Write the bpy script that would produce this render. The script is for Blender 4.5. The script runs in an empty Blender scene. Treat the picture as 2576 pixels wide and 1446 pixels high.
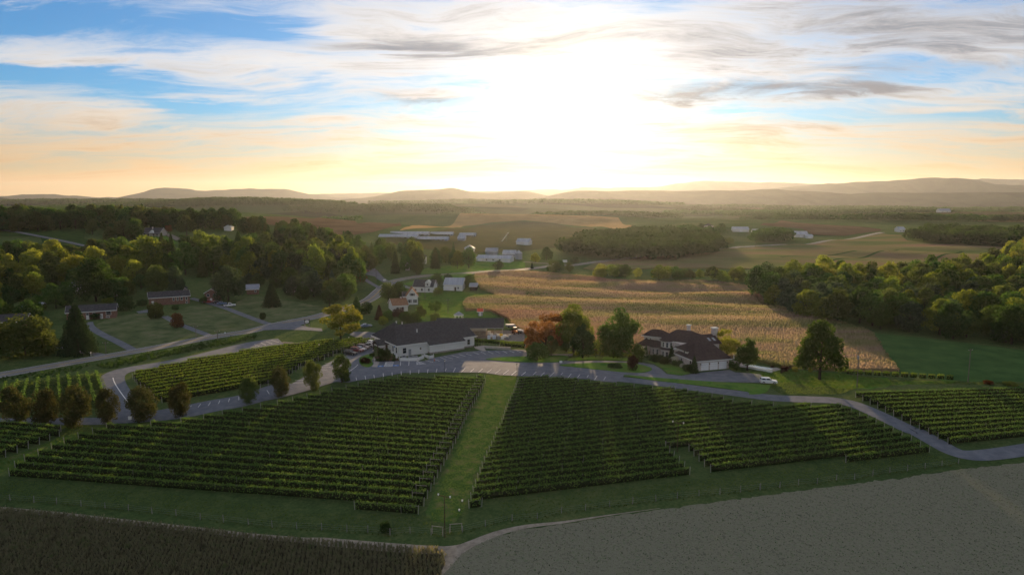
import bpy, bmesh, math, random
import numpy as np
from mathutils import Vector, Matrix
from mathutils.geometry import tessellate_polygon
R = math.radians
random.seed(7); rng = np.random.default_rng(7)
sc = bpy.context.scene
COL = sc.collection

# ------------------------------------------------------------------ camera
CAM_H, FPX, PITCH = 54.0, 1717.0, math.atan((723 - 505) / 1717)
cam = bpy.data.cameras.new('camera'); cam_o = bpy.data.objects.new('camera', cam); COL.objects.link(cam_o)
cam.sensor_width = 36.0; cam.lens = 36.0 * FPX / 2576.0; cam.clip_end = 120000; cam.clip_start = 1.0
cam_o.location = (0, 0, CAM_H); cam_o.rotation_euler = (R(90) - PITCH, 0, 0)
sc.camera = cam_o

# ------------------------------------------------------------------ render / exposure
sc.render.engine = 'CYCLES'
sc.view_settings.view_transform = 'Standard'; sc.view_settings.look = 'None'
sc.view_settings.gamma = 1.0; sc.view_settings.use_curve_mapping = False
sc.view_settings.exposure = 1.4
sc.cycles.use_denoising = True
sc.cycles.max_bounces = 5; sc.cycles.diffuse_bounces = 2; sc.cycles.glossy_bounces = 2
sc.cycles.transmission_bounces = 4; sc.cycles.transparent_max_bounces = 8; sc.cycles.volume_bounces = 0
sc.cycles.caustics_reflective = False; sc.cycles.caustics_refractive = False

# ------------------------------------------------------------------ sun + sky
SUN_AZ, SUN_EL = R(4.7), R(7.0)
SUND = Vector((math.sin(SUN_AZ) * math.cos(SUN_EL), math.cos(SUN_AZ) * math.cos(SUN_EL), math.sin(SUN_EL)))
sun = bpy.data.lights.new('sun', 'SUN'); sun.energy = 5.0; sun.angle = R(0.6); sun.color = (1.0, 0.69, 0.38)
sun_o = bpy.data.objects.new('sun', sun); COL.objects.link(sun_o)
sun_o.rotation_euler = (-SUND).to_track_quat('-Z', 'Y').to_euler()

class NT:
    """tiny node-expression helper"""
    def __init__(s, tree): s.t = tree; s.n = tree.nodes; s.l = tree.links
    def new(s, typ, **kw):
        n = s.n.new(typ)
        for k, v in kw.items(): setattr(n, k, v)
        return n
    def put(s, sock, v):
        if isinstance(v, bpy.types.NodeSocket): s.l.new(v, sock)
        elif v is not None:
            try: sock.default_value = v
            except Exception: sock.default_value = (*v, 1.0)
    def m(s, op, a, b=None, c=None, clamp=False):
        n = s.new('ShaderNodeMath', operation=op, use_clamp=clamp)
        for i, v in enumerate((a, b, c)):
            if v is not None: s.put(n.inputs[i], v)
        return n.outputs[0]
    def mix(s, fac, a, b, typ='MIX'):
        n = s.new('ShaderNodeMix', data_type='RGBA', blend_type=typ)
        s.put(n.inputs[0], fac); s.put(n.inputs[6], a); s.put(n.inputs[7], b)
        return n.outputs[2]
    def ramp(s, fac, stops, interp='LINEAR'):
        n = s.new('ShaderNodeValToRGB'); cr = n.color_ramp; cr.interpolation = interp
        while len(cr.elements) < len(stops): cr.elements.new(0.5)
        for e, (p, c) in zip(cr.elements, stops):
            e.position = p; e.color = (*c, 1) if len(c) == 3 else c
        s.put(n.inputs[0], fac); return n.outputs[0]
    def rng(s, v, a, b, c=0.0, d=1.0, smooth=True):
        n = s.new('ShaderNodeMapRange', interpolation_type='SMOOTHSTEP' if smooth else 'LINEAR')
        for i, q in enumerate((v, a, b, c, d)): s.put(n.inputs[i], q)
        return n.outputs[0]
    def noise(s, vec, scale, detail=3, rough=0.5, dist=0.0, dim='3D'):
        n = s.new('ShaderNodeTexNoise', noise_dimensions=dim)
        if vec is not None: s.put(n.inputs['Vector'], vec)
        s.put(n.inputs['Scale'], scale); s.put(n.inputs['Detail'], detail)
        s.put(n.inputs['Roughness'], rough); s.put(n.inputs['Distortion'], dist)
        return n.outputs[0]
    def xyz(s, x, y, z):
        n = s.new('ShaderNodeCombineXYZ')
        for i, v in enumerate((x, y, z)): s.put(n.inputs[i], v)
        return n.outputs[0]
    def mapping(s, vec, loc=(0, 0, 0), rot=(0, 0, 0), scale=(1, 1, 1)):
        n = s.new('ShaderNodeMapping'); s.put(n.inputs[0], vec)
        n.inputs[1].default_value = loc; n.inputs[2].default_value = rot; n.inputs[3].default_value = scale
        return n.outputs[0]

world = bpy.data.worlds.new('World'); sc.world = world; world.use_nodes = True
world.cycles.sampling_method = 'MANUAL'; world.cycles.sample_map_resolution = 1024
N = NT(world.node_tree); N.n.clear()
sky = N.new('ShaderNodeTexSky', sky_type='NISHITA'); sky.sun_disc = False
sky.sun_elevation = SUN_EL; sky.sun_rotation = SUN_AZ
sky.altitude = 400; sky.air_density = 1.0; sky.dust_density = 0.25; sky.ozone_density = 2.0
tc = N.new('ShaderNodeTexCoord')
vn = N.new('ShaderNodeVectorMath', operation='NORMALIZE'); N.put(vn.inputs[0], tc.outputs['Generated'])
sp = N.new('ShaderNodeSeparateXYZ'); N.put(sp.inputs[0], vn.outputs[0])
vx, vy, vz = sp.outputs
vzc = N.m('MAXIMUM', vz, 0.0)
inv = N.m('DIVIDE', 1.0, N.m('ADD', vzc, 0.10))           # cloud deck seen in perspective
cu, cv = N.m('MULTIPLY', vx, inv), N.m('MULTIPLY', vy, inv)
P = N.xyz(cu, cv, 0.0)
dt = N.new('ShaderNodeVectorMath', operation='DOT_PRODUCT'); N.put(dt.inputs[0], vn.outputs[0]); dt.inputs[1].default_value = SUND
ang = N.m('ARCCOSINE', N.m('MINIMUM', dt.outputs['Value'], 0.99999))      # angle from the sun, radians
def glow(width, power=1.0):                                              # aureole of thin cloud round the sun
    return N.m('POWER', 2.71828, N.m('MULTIPLY', N.m('POWER', N.m('DIVIDE', ang, width), power), -1.0))
base = N.mix(1.0, sky.outputs[0], (0.062, 0.062, 0.062, 1), 'MULTIPLY')
base = N.mix(1.0, base, (0.36, 0.82, 1.30, 1), 'MULTIPLY')
# streaked high cloud: broad sheets, combed wisps, fine ripples, all on one deck seen in perspective
warp = N.new('ShaderNodeTexNoise'); N.put(warp.inputs['Vector'], P); warp.inputs['Scale'].default_value = 0.8; warp.inputs['Detail'].default_value = 3
wv = N.new('ShaderNodeVectorMath', operation='MULTIPLY_ADD'); N.put(wv.inputs[0], warp.outputs['Color']); wv.inputs[1].default_value = (0.9, 0.9, 0); N.put(wv.inputs[2], P)
PW = wv.outputs[0]
big = N.noise(N.mapping(PW, rot=(0, 0, R(9)), scale=(0.42, 0.9, 1)), 0.60, 3, 0.5, 0.2)
med = N.noise(N.mapping(PW, loc=(3.1, 1.7, 0), rot=(0, 0, R(-14)), scale=(0.62, 1.2, 1)), 1.25, 9, 0.62, 0.35)
fine = N.noise(N.mapping(PW, loc=(7.3, 4.2, 0), rot=(0, 0, R(12)), scale=(0.40, 1.3, 1)), 3.4, 9, 0.70, 0.3)
dens = N.m('ADD', N.m('ADD', N.m('MULTIPLY', big, 0.55), N.m('MULTIPLY', med, 0.80)), N.m('MULTIPLY', fine, 0.50))
az = N.m('DIVIDE', vx, N.m('MAXIMUM', vy, 0.05))
wob = N.m('MULTIPLY', N.m('SUBTRACT', med, 0.5), 0.12)
def spot(a, e, sa, se, k):
    q = N.m('ADD', N.m('POWER', N.m('DIVIDE', N.m('SUBTRACT', az, a), sa), 2.0), N.m('POWER', N.m('DIVIDE', N.m('SUBTRACT', N.m('ADD', vz, wob), e), se), 2.0))
    return N.m('MULTIPLY', N.m('POWER', 2.71828, N.m('MULTIPLY', q, -1.0)), k)
def total(L):
    r = None
    for a in L:
        g = spot(*a); r = g if r is None else N.m('ADD', r, g)
    return r
# known openings and thicker shelves of this evening's cloud deck
dens = N.m('ADD', dens, total([(-0.72, 0.205, 0.16, 0.014, -0.34), (-0.76, 0.280, 0.16, 0.02, -0.30), (-0.72, 0.145, 0.2, 0.014, -0.30), (-0.32, 0.285, 0.22, 0.014, -0.34),
          (-0.44, 0.118, 0.07, 0.010, -0.26), (-0.36, 0.215, 0.10, 0.012, -0.24), (0.72, 0.262, 0.12, 0.010, -0.20), (0.72, 0.10, 0.14, 0.010, -0.2), (0.25, 0.27, 0.14, 0.014, -0.16),
          (-0.1, 0.22, 0.3, 0.05, 0.10), (0.45, 0.2, 0.40, 0.06, 0.14), (-0.5, 0.17, 0.4, 0.03, 0.06)]))
cover = N.rng(dens, 0.76, 1.10)
thick = N.rng(N.m('ADD', N.m('ADD', dens, N.m('MULTIPLY', N.m('SUBTRACT', fine, 0.5), 0.5)), total([(0.36, 0.148, 0.24, 0.014, 0.34), (-0.125, 0.140, 0.07, 0.009, 0.38), (0.55, 0.20, 0.25, 0.020, 0.14), (0.62, 0.245, 0.25, 0.022, 0.14), (0.60, 0.105, 0.24, 0.012, 0.16), (0.58, 0.225, 0.30, 0.05, 0.10), (0.66, 0.16, 0.2, 0.012, 0.16),
          (-0.12, 0.205, 0.16, 0.010, 0.22)])), 0.92, 1.42)
g1, g2, g3 = glow(0.050, 1.3), glow(0.095, 1.4), glow(0.42, 1.0)
def scale_col(f, col): return N.mix(1.0, N.xyz(f, f, f), (*col, 1), 'MULTIPLY')
# cloud colour: grey-lavender where thick, warm white where thin, brighter towards the sun
lowwarm = N.rng(vz, 0.015, 0.19, 1.0, 0.0)
cl_lit = N.mix(lowwarm, (0.90, 0.865, 0.84, 1), (0.86, 0.64, 0.38, 1))
cl_dark = N.mix(lowwarm, (0.24, 0.27, 0.33, 1), (0.38, 0.30, 0.23, 1))
ccol = N.mix(thick, cl_lit, cl_dark)
boost = N.m('ADD', 0.475, N.m('ADD', N.m('MULTIPLY', g3, 0.08), N.m('MULTIPLY', g2, 0.26)))
ccol = N.mix(1.0, ccol, N.xyz(boost, boost, boost), 'MULTIPLY')
skyc = N.mix(cover, base, ccol)
haz = N.rng(vz, 0.0, 0.13, 0.84, 0.0)
hz_col = N.mix(g3, (0.30, 0.175, 0.080, 1), (0.56, 0.28, 0.060, 1))
skyc = N.mix(haz, skyc, hz_col)
skyc = N.mix(1.0, skyc, scale_col(N.m('MULTIPLY', g1, 1.05), (1.0, 0.78, 0.34)), 'ADD')
skyc = N.mix(1.0, skyc, scale_col(N.m('MULTIPLY', g2, 0.07), (1.0, 0.85, 0.52)), 'ADD')
bg = N.new('ShaderNodeBackground'); N.put(bg.inputs[0], skyc); bg.inputs[1].default_value = 0.74
wo = N.new('ShaderNodeOutputWorld'); N.l.new(bg.outputs[0], wo.inputs[0])

# ------------------------------------------------------------------ materials
MATS = {}
def mat(name, c1, c2=None, scale=1.0, rough=0.85, detail=4, bump=0.0, bscale=None, c3=None, trans=0.0, metal=0.0, stretch=None, coord='world', rand=0.0, spec=0.0, alpha=1.0, lo=0.35, hi=0.65):
    if name in MATS: return MATS[name]
    m = bpy.data.materials.new(name); m.use_nodes = True; t = NT(m.node_tree)
    b = t.n['Principled BSDF']; out = t.n['Material Output']
    if coord == 'world': v = t.new('ShaderNodeNewGeometry').outputs['Position']
    else: v = t.new('ShaderNodeTexCoord').outputs['Object']
    if stretch: v = t.mapping(v, rot=(0, 0, stretch[3] if len(stretch) > 3 else 0), scale=stretch[:3])
    col = (*c1, 1)
    if c2 is not None:
        n1 = t.noise(v, scale, detail, 0.6)
        stops = [(lo, c1), (hi, c2)]
        if c3 is not None: stops = [(lo, c1), ((lo + hi) / 2, c2), (hi, c3)]
        col = t.ramp(n1, stops)
    if rand:
        oi = t.new('ShaderNodeObjectInfo')
        hs = t.new('ShaderNodeHueSaturation')
        t.put(hs.inputs['Hue'], t.rng(oi.outputs['Random'], 0, 1, 0.5 - rand * 0.02, 0.5 + rand * 0.03, False))
        t.put(hs.inputs['Value'], t.rng(oi.outputs['Random'], 0, 1, 1 - rand * 0.5, 1 + rand * 0.5, False))
        t.put(hs.inputs['Color'], col); col = hs.outputs[0]
    t.put(b.inputs['Base Color'], col)
    b.inputs['Roughness'].default_value = rough; b.inputs['Metallic'].default_value = metal
    b.inputs['Specular IOR Level'].default_value = spec
    if bump:
        bn = t.noise(v, bscale or scale * 4, 4, 0.65)
        bp = t.new('ShaderNodeBump'); bp.inputs['Strength'].default_value = 1.0; bp.inputs['Distance'].default_value = bump
        t.put(bp.inputs['Height'], bn); t.l.new(bp.outputs[0], b.inputs['Normal'])
    if trans:
        tr = t.new('ShaderNodeBsdfTranslucent')
        t.put(tr.inputs[0], t.mix(1.0, col, (1.35, 1.3, 0.75, 1), 'MULTIPLY'))
        ms = t.new('ShaderNodeMixShader'); ms.inputs[0].default_value = trans
        t.l.new(b.outputs[0], ms.inputs[1]); t.l.new(tr.outputs[0], ms.inputs[2]); t.l.new(ms.outputs[0], out.inputs[0])
    MATS[name] = m; return m

# ------------------------------------------------------------------ pixels of the survey picture -> places on the ground
TILE = {'A': 650, 'B': 1150, 'C': 1682}
TX = [0, 1000, 2000, 2996]
def D(t, x, y):
    if t == 'd': return (x, y)
    if t == 'W': return (849 + .1709 * x, 773.5 + .1709 * y)
    if t == 'M': return (1572.2 + .14649 * x, 786.1 + .14649 * y)
    return (.6289 * TX[int(t[1])] + .2686 * x, .6289 * TILE[t[0]] + .2686 * y)
def ray(px, py):
    dx, u = px - 1288, 723 - py
    return np.array((dx, FPX * math.cos(PITCH) + u * math.sin(PITCH), -FPX * math.sin(PITCH) + u * math.cos(PITCH))) / FPX
HILLS = []   # x, y, sx, sy, rot, height
def hill(xd, dist, sx, sy, hgt, rot=0): HILLS.append(((xd - 1288) / 1717 * dist, dist, sx, sy, R(rot), hgt))
hill(230, 850, 330, 240, 36)          # left wooded hill with house
hill(-200, 700, 300, 300, 14)
hill(1200, 1400, 300, 85, 27, -6)    # golden middle hill
hill(600, 2500, 560, 230, 52, -8)     # wooded ridge left
hill(1000, 2100, 260, 150, 22, -6)
hill(250, 3600, 900, 300, 48)
hill(1424, 3300, 520, 260, 44)
hill(1200, 4300, 900, 300, 44)
hill(1900, 3900, 800, 300, 10)
hill(1550, 1750, 190, 110, 14)
hill(1790, 1090, 150, 90, 16)        # green pasture knoll
hill(2080, 1350, 260, 150, 14)
hill(2450, 1850, 300, 200, 26)
hill(2500, 3200, 900, 300, 8)
hill(2900, 900, 200, 300, 14)
hill(1050, 2900, 420, 130, 34, 5)
hill(1700, 2500, 360, 120, 13, -4)
hill(2250, 2300, 420, 120, 9, 6)
hill(1350, 2300, 240, 100, 20, 3)
_ph = rng.uniform(0, 6.28, 40); _dr = rng.uniform(0, 6.28, 40)
def und(x, y, lam, i0, n=5):
    s = 0
    for k in range(n):
        a = _dr[i0 + k]; q = 2 * math.pi / (lam * (0.7 + 0.18 * k))
        s = s + np.sin((x * math.cos(a) + y * math.sin(a)) * q + _ph[i0 + k])
    return s / n
def hgt(x, y):
    x = np.asarray(x, float); y = np.asarray(y, float); z = np.zeros(np.broadcast(x, y).shape)
    for hx, hy, sx, sy, r, a in HILLS:
        c, s = math.cos(r), math.sin(r); u = (x - hx) * c + (y - hy) * s; v = -(x - hx) * s + (y - hy) * c
        z = z + a * np.exp(-0.5 * (u / sx) ** 2 - 0.5 * (v / sy) ** 2)
    rr = np.hypot(x, y)
    # long swells of the big corn field, grazing the low sun
    mk = np.exp(-0.5 * ((x - 120) / 110) ** 2 - 0.5 * ((y - 390) / 70) ** 2)
    z = z + mk * (0.8 * np.sin(y / 6.2 + x / 26 + 1.5 * np.sin(x / 50 + .7)) + 0.75 * np.sin(y / 10.3 - x / 47 + 1.1 * np.sin(x / 33)))
    mk2 = np.exp(-0.5 * ((x - 330) / 220) ** 2 - 0.5 * ((y - 720) / 140) ** 2)
    z = z + mk2 * (1.3 * np.sin(y / 17 + x / 60 + np.sin(x / 60)) + 0.8 * np.sin(y / 27 - x / 70))
    q = np.minimum(196 - y, 225.0)                                             # the vineyard falls away towards the viewer
    z = z - 0.066 * np.where(q > 60, q, 8 * np.log1p(np.exp(np.clip(q, -200, 60) / 8))) * (rr < 1e9) + 0.0
    q2 = np.minimum(122 - y, 120.0); z = z - 0.050 * 6 * np.log1p(np.exp(np.clip(q2, -200, 130) / 6))
    z = z + 0.12 * und(x, y, 70, 0) * np.clip((rr - 60) / 60, 0, 1)
    z = z + 1.0 * und(x, y, 150, 5) * np.clip((rr - 300) / 300, 0, 1)
    z = z + 4.0 * und(x, y, 620, 10) * np.clip((rr - 900) / 900, 0, 1)
    return z
def hz(x, y): return float(hgt(x, y))
def G(t, x=None, y=None, dz=0.0):
    """ground point under a survey pixel"""
    if not isinstance(t, str): t, x, y = 'd', t, x
    px, py = D(t, x, y); r = ray(px, py); s0, s1 = 60.0, None
    ss = 60 * 1.012 ** np.arange(420)
    pz = CAM_H + r[2] * ss - hgt(r[0] * ss, r[1] * ss) - dz
    idx = np.argmax(pz < 0)
    if pz[idx] >= 0: idx = len(ss) - 1
    a, b = ss[max(idx - 1, 0)], ss[idx]
    for _ in range(24):
        m = (a + b) / 2
        if CAM_H + r[2] * m - hz(r[0] * m, r[1] * m) - dz < 0: b = m
        else: a = m
    return Vector((r[0] * b, r[1] * b, hz(r[0] * b, r[1] * b)))
def PZ(t, x, y, z):
    px, py = D(t, x, y); r = ray(px, py); k = (z - CAM_H) / r[2]
    return Vector((r[0] * k, r[1] * k, z))

# ------------------------------------------------------------------ object helpers
def link(o, parent=None):
    COL.objects.link(o)
    if parent is not None: o.parent = parent
    return o
def np_mesh(name, V, F, mats=None, smooth=False, fmat=None):
    """V (n,3), F (m,k) of equal-size faces or list of arrays"""
    me = bpy.data.meshes.new(name); V = np.asarray(V, np.float32)
    Fs = F if isinstance(F, list) else [F]
    Fs = [np.asarray(f, np.int32) for f in Fs if len(f)]
    loops = np.concatenate([f.ravel() for f in Fs]); tot = np.concatenate([np.full(len(f), f.shape[1], np.int32) for f in Fs])
    st = np.concatenate([[0], np.cumsum(tot)[:-1]]).astype(np.int32)
    me.vertices.add(len(V)); me.vertices.foreach_set('co', V.ravel())
    me.loops.add(len(loops)); me.loops.foreach_set('vertex_index', loops)
    me.polygons.add(len(tot)); me.polygons.foreach_set('loop_start', st)
    try: me.polygons.foreach_set('loop_total', tot)
    except Exception: pass
    if smooth: me.polygons.foreach_set('use_smooth', np.ones(len(tot), bool))
    if mats is not None:
        for m in (mats if isinstance(mats, (list, tuple)) else [mats]): me.materials.append(m)
    if fmat is not None: me.polygons.foreach_set('material_index', np.asarray(fmat, np.int32))
    me.update(calc_edges=True); me.validate()
    return me
def obj(name, me, parent=None, loc=None, rotz=None):
    o = bpy.data.objects.new(name, me); link(o, parent)
    if loc is not None: o.location = loc
    if rotz is not None: o.rotation_euler = (0, 0, rotz)
    return o
def tag(o, label=None, cat=None, group=None, kind=None):
    if label: o['label'] = label
    if cat: o['category'] = cat
    if group: o['group'] = group
    if kind: o['kind'] = kind
    return o
def thing(name, label, cat, loc, rotz=0.0, group=None):
    o = bpy.data.objects.new(name, None); link(o); o.location = loc; o.rotation_euler = (0, 0, rotz)
    o.empty_display_size = 0.5
    return tag(o, label, cat, group)
class MB:
    """collects faces; build() links them as one mesh object"""
    def __init__(s): s.v = []; s.f = []; s.mi = []; s.cur = 0
    def face(s, pts):
        i = len(s.v); s.v += [tuple(p) for p in pts]; s.f.append(tuple(range(i, i + len(pts)))); s.mi.append(s.cur); return s
    def box(s, x0, x1, y0, y1, z0, z1, M=None):
        i = len(s.v); c = [(x, y, z) for z in (z0, z1) for y in (y0, y1) for x in (x0, x1)]
        if M is not None: c = [tuple(M @ Vector(p)) for p in c]
        s.v += c
        for q in ((0, 2, 3, 1), (4, 5, 7, 6), (0, 1, 5, 4), (2, 6, 7, 3), (0, 4, 6, 2), (1, 3, 7, 5)):
            s.f.append(tuple(i + k for k in q)); s.mi.append(s.cur)
        return s
    def prism(s, poly, h, axis='z', base=0.0, M=None):
        """poly: 2-D outline extruded: axis z -> (x,y)+z ; axis y -> (x,z)+y ; axis x -> (y,z)+x"""
        def P3(p, t): return {'z': (p[0], p[1], t), 'y': (p[0], t, p[1]), 'x': (t, p[0], p[1])}[axis]
        a = [P3(p, base) for p in poly]; b = [P3(p, base + h) for p in poly]
        if M is not None: a = [tuple(M @ Vector(p)) for p in a]; b = [tuple(M @ Vector(p)) for p in b]
        n = len(poly); i = len(s.v); s.v += a + b
        s.f.append(tuple(i + k for k in range(n))[::-1]); s.f.append(tuple(i + n + k for k in range(n)))
        s.mi += [s.cur] * 2
        for k in range(n): s.f.append((i + k, i + (k + 1) % n, i + n + (k + 1) % n, i + n + k)); s.mi.append(s.cur)
        return s
    def tube(s, p0, p1, r0, r1=None, n=6):
        r1 = r0 if r1 is None else r1; p0 = Vector(p0); p1 = Vector(p1); d = (p1 - p0).normalized()
        a = d.orthogonal().normalized(); b = d.cross(a); i = len(s.v)
        for p, r in ((p0, r0), (p1, r1)):
            for k in range(n):
                t = 2 * math.pi * k / n; s.v.append(tuple(p + (a * math.cos(t) + b * math.sin(t)) * r))
        for k in range(n): s.f.append((i + k, i + (k + 1) % n, i + n + (k + 1) % n, i + n + k)); s.mi.append(s.cur)
        s.f.append(tuple(i + k for k in range(n))[::-1]); s.f.append(tuple(i + n + k for k in range(n))); s.mi += [s.cur] * 2
        return s
    def slab(s, pts, th):
        """sloped plate: polygon pts with thickness th downwards"""
        n = len(pts); i = len(s.v); s.v += [tuple(p) for p in pts] + [(p[0], p[1], p[2] - th) for p in pts]
        s.f.append(tuple(i + k for k in range(n))); s.f.append(tuple(i + n + k for k in range(n))[::-1]); s.mi += [s.cur] * 2
        for k in range(n): s.f.append((i + k, i + n + k, i + n + (k + 1) % n, i + (k + 1) % n)); s.mi.append(s.cur)
        return s
    def mesh(s, name, m, smooth=False):
        me = bpy.data.meshes.new(name); me.from_pydata(s.v, [], s.f)
        for q in (m if isinstance(m, (list, tuple)) else [m]): me.materials.append(q)
        if any(s.mi): me.polygons.foreach_set('material_index', s.mi)
        if smooth: me.polygons.foreach_set('use_smooth', [True] * len(s.f))
        me.update(); return me
    def build(s, name, m, parent=None, smooth=False, loc=None, rotz=None):
        return obj(name, s.mesh(name, m, smooth), parent, loc, rotz)
def copy_tree(o, parent=None):
    c = o.copy(); COL.objects.link(c)
    if parent is not None: c.parent = parent
    for ch in o.children: copy_tree(ch, c)
    return c
def smooth_poly(pts, n=4, closed=True):
    pts = [Vector((p[0], p[1])) for p in pts]; out = []; L = len(pts)
    rngk = range(L) if closed else range(L - 1)
    for k in rngk:
        if closed: p0, p1, p2, p3 = pts[k - 1], pts[k], pts[(k + 1) % L], pts[(k + 2) % L]
        else: p0, p1, p2, p3 = pts[max(k - 1, 0)], pts[k], pts[k + 1], pts[min(k + 2, L - 1)]
        for i in range(n):
            t = i / n
            out.append(0.5 * ((2 * p1) + (p2 - p0) * t + (2 * p0 - 5 * p1 + 4 * p2 - p3) * t * t + (3 * p1 - p0 - 3 * p2 + p3) * t ** 3))
    if not closed: out.append(pts[-1])
    return out
def drape(name, poly, m, off=0.03, cell=6.0, sm=0, kind='structure', skirt=0.0, parent=None, label=None):
    """polygon (world xy) laid on the terrain as a sheet"""
    if sm: poly = smooth_poly(poly, sm)
    bm = bmesh.new(); vs = [bm.verts.new((p[0], p[1], 0)) for p in poly]
    tris = tessellate_polygon([[Vector((p[0], p[1], 0)) for p in poly]])
    for t in tris:
        try: bm.faces.new([vs[i] for i in t])
        except ValueError: pass
    bmesh.ops.recalc_face_normals(bm, faces=bm.faces)
    for ax in (0, 1):
        lo = min(p[ax] for p in poly); hi = max(p[ax] for p in poly); n = int((hi - lo) / cell)
        for k in range(1, n + 1):
            co = [0, 0, 0]; no = [0, 0, 0]; co[ax] = lo + k * (hi - lo) / (n + 1); no[ax] = 1
            bmesh.ops.bisect_plane(bm, geom=bm.verts[:] + bm.edges[:] + bm.faces[:], plane_co=co, plane_no=no)
    xs = np.array([(v.co.x, v.co.y) for v in bm.verts]); zz = hgt(xs[:, 0], xs[:, 1])
    for v, z in zip(bm.verts, zz): v.co.z = z + off
    bm.normal_update()
    for f in bm.faces:
        if f.normal.z < 0: f.normal_flip()
    if skirt:
        be = [e for e in bm.edges if e.is_boundary]
        r = bmesh.ops.extrude_edge_only(bm, edges=be)
        for v in [g for g in r['geom'] if isinstance(g, bmesh.types.BMVert)]: v.co.z -= skirt
    me = bpy.data.meshes.new(name); bm.to_mesh(me); bm.free(); me.materials.append(m)
    o = obj(name, me, parent)
    if kind: o['kind'] = kind
    if label: o['label'] = label
    return o
def ribbon(name, pts, width, m, off=0.03, step=4.0, kind='structure', parent=None, sm=6, side=0.0, label=None):
    """road along world points; side shifts the centre line sideways"""
    c = smooth_poly(pts, sm, False) if sm else [Vector((p[0], p[1])) for p in pts]
    q = [c[0]]
    for a, b in zip(c, c[1:]):
        n = max(1, int((b - a).length / step))
        for i in range(1, n + 1): q.append(a.lerp(b, i / n))
    V = []; F = []; K = 2
    for i, p in enumerate(q):
        t = (q[min(i + 1, len(q) - 1)] - q[max(i - 1, 0)]).normalized(); nrm = Vector((-t.y, t.x))
        w = width(i / (len(q) - 1)) if callable(width) else width
        for k in range(K + 1):
            s = (k / K - 0.5) * w + side; V.append((p.x + nrm.x * s, p.y + nrm.y * s))
    V = np.array(V); zz = hgt(V[:, 0], V[:, 1]) + off
    for i in range(len(q) - 1):
        for k in range(K):
            a = i * (K + 1) + k; F.append((a, a + K + 1, a + K + 2, a + 1))
    F = np.array(F)[:, ::-1]
    o = obj(name, np_mesh(name, np.column_stack([V, zz]), F, m), parent)
    if kind: o['kind'] = kind
    if label: o['label'] = label
    return o
def rough(poly, amp=.5, step=2.5, seed=1):
    """uneven edge: no mown or grown border is a clean line"""
    r = np.random.default_rng(seed); out = []
    for i, p in enumerate(poly):
        q = poly[(i + 1) % len(poly)]; L = (q - p).length; n = max(1, min(60, int(L / step)))
        for k in range(n):
            c = p.lerp(q, k / n); a = r.normal(0, amp, 2); out.append(Vector((c.x + a[0], c.y + a[1])))
    return out
def XY(*pts): return [G(*p).xy for p in pts]
def XT(t, *pts): return [G(t, *p).xy for p in pts]
# ================================================================== terrain sheet
def grass_material():
    m = bpy.data.materials.new('meadow'); m.use_nodes = True; t = NT(m.node_tree); b = t.n['Principled BSDF']
    pos = t.new('ShaderNodeNewGeometry').outputs['Position']
    n1 = t.noise(pos, 0.012, 4, 0.6); n2 = t.noise(pos, 0.35, 5, 0.65); n3 = t.noise(pos, 1.4, 5, 0.75)
    mixn = t.m('ADD', t.m('MULTIPLY', n1, 0.38), t.m('ADD', t.m('MULTIPLY', n2, 0.30), t.m('MULTIPLY', n3, 0.32)))
    col = t.ramp(mixn, [(0.38, (0.034, 0.062, 0.022)), (0.48, (0.060, 0.095, 0.032)), (0.57, (0.096, 0.122, 0.045)), (0.68, (0.15, 0.14, 0.068))])
    # patchwork of fields and woods far off
    vo = t.new('ShaderNodeTexVoronoi'); t.put(vo.inputs['Vector'], t.mapping(pos, rot=(0, 0, .4), scale=(.0022, .0030, 0))); vo.inputs['Scale'].default_value = 1.0
    sx = t.new('ShaderNodeSeparateColor'); t.put(sx.inputs[0], vo.outputs['Color'])
    patch = t.ramp(sx.outputs[0], [(0.0, (0.014, 0.024, 0.010)), (0.40, (0.022, 0.034, 0.013)), (0.55, (0.060, 0.066, 0.026)), (0.66, (0.045, 0.070, 0.024)), (0.74, (0.10, 0.080, 0.045)), (0.84, (0.034, 0.055, 0.018))], 'CONSTANT')
    sp2 = t.new('ShaderNodeSeparateXYZ'); t.put(sp2.inputs[0], pos)
    far = t.rng(t.m('ADD', sp2.outputs[1], t.m('ABSOLUTE', t.m('MULTIPLY', sp2.outputs[0], 0.4))), 1300, 1900)
    col = t.mix(t.m('MULTIPLY', far, 0.85), col, patch)
    t.put(b.inputs['Base Color'], col); b.inputs['Roughness'].default_value = 0.95; b.inputs['Specular IOR Level'].default_value = 0.0
    bp = t.new('ShaderNodeBump'); bp.inputs['Distance'].default_value = 0.10
    t.put(bp.inputs['Height'], t.noise(pos, 2.2, 4, 0.7)); t.l.new(bp.outputs[0], b.inputs['Normal'])
    return m
MEADOW = grass_material()
rr = [0.0] + list(30 * (13500 / 30) ** (np.arange(560) / 559.0))
aa = np.concatenate([np.arange(-47, 47.01, 0.4), np.arange(51, 313 - 0.1, 4)]) * math.pi / 180
RR, AA = np.meshgrid(np.array(rr[1:]), aa, indexing='ij'); X, Y = RR * np.sin(AA), RR * np.cos(AA)
Zt = hgt(X, Y); na = len(aa); nr = len(rr) - 1
V = np.concatenate([np.column_stack([X.ravel(), Y.ravel(), Zt.ravel()]), [[0, 0, 0]]])
ii, jj = np.meshgrid(np.arange(nr - 1), np.arange(na), indexing='ij'); j2 = (jj + 1) % na
Fq = np.stack([ii * na + jj, ii * na + j2, (ii + 1) * na + j2, (ii + 1) * na + jj], -1).reshape(-1, 4)[:, ::-1]
Ft = np.array([(nr * na, (j + 1) % na, j) for j in range(na)])[:, ::-1]
tag(obj('ground', np_mesh('ground', V, [Fq, Ft], MEADOW, smooth=True)), kind='structure')

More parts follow.
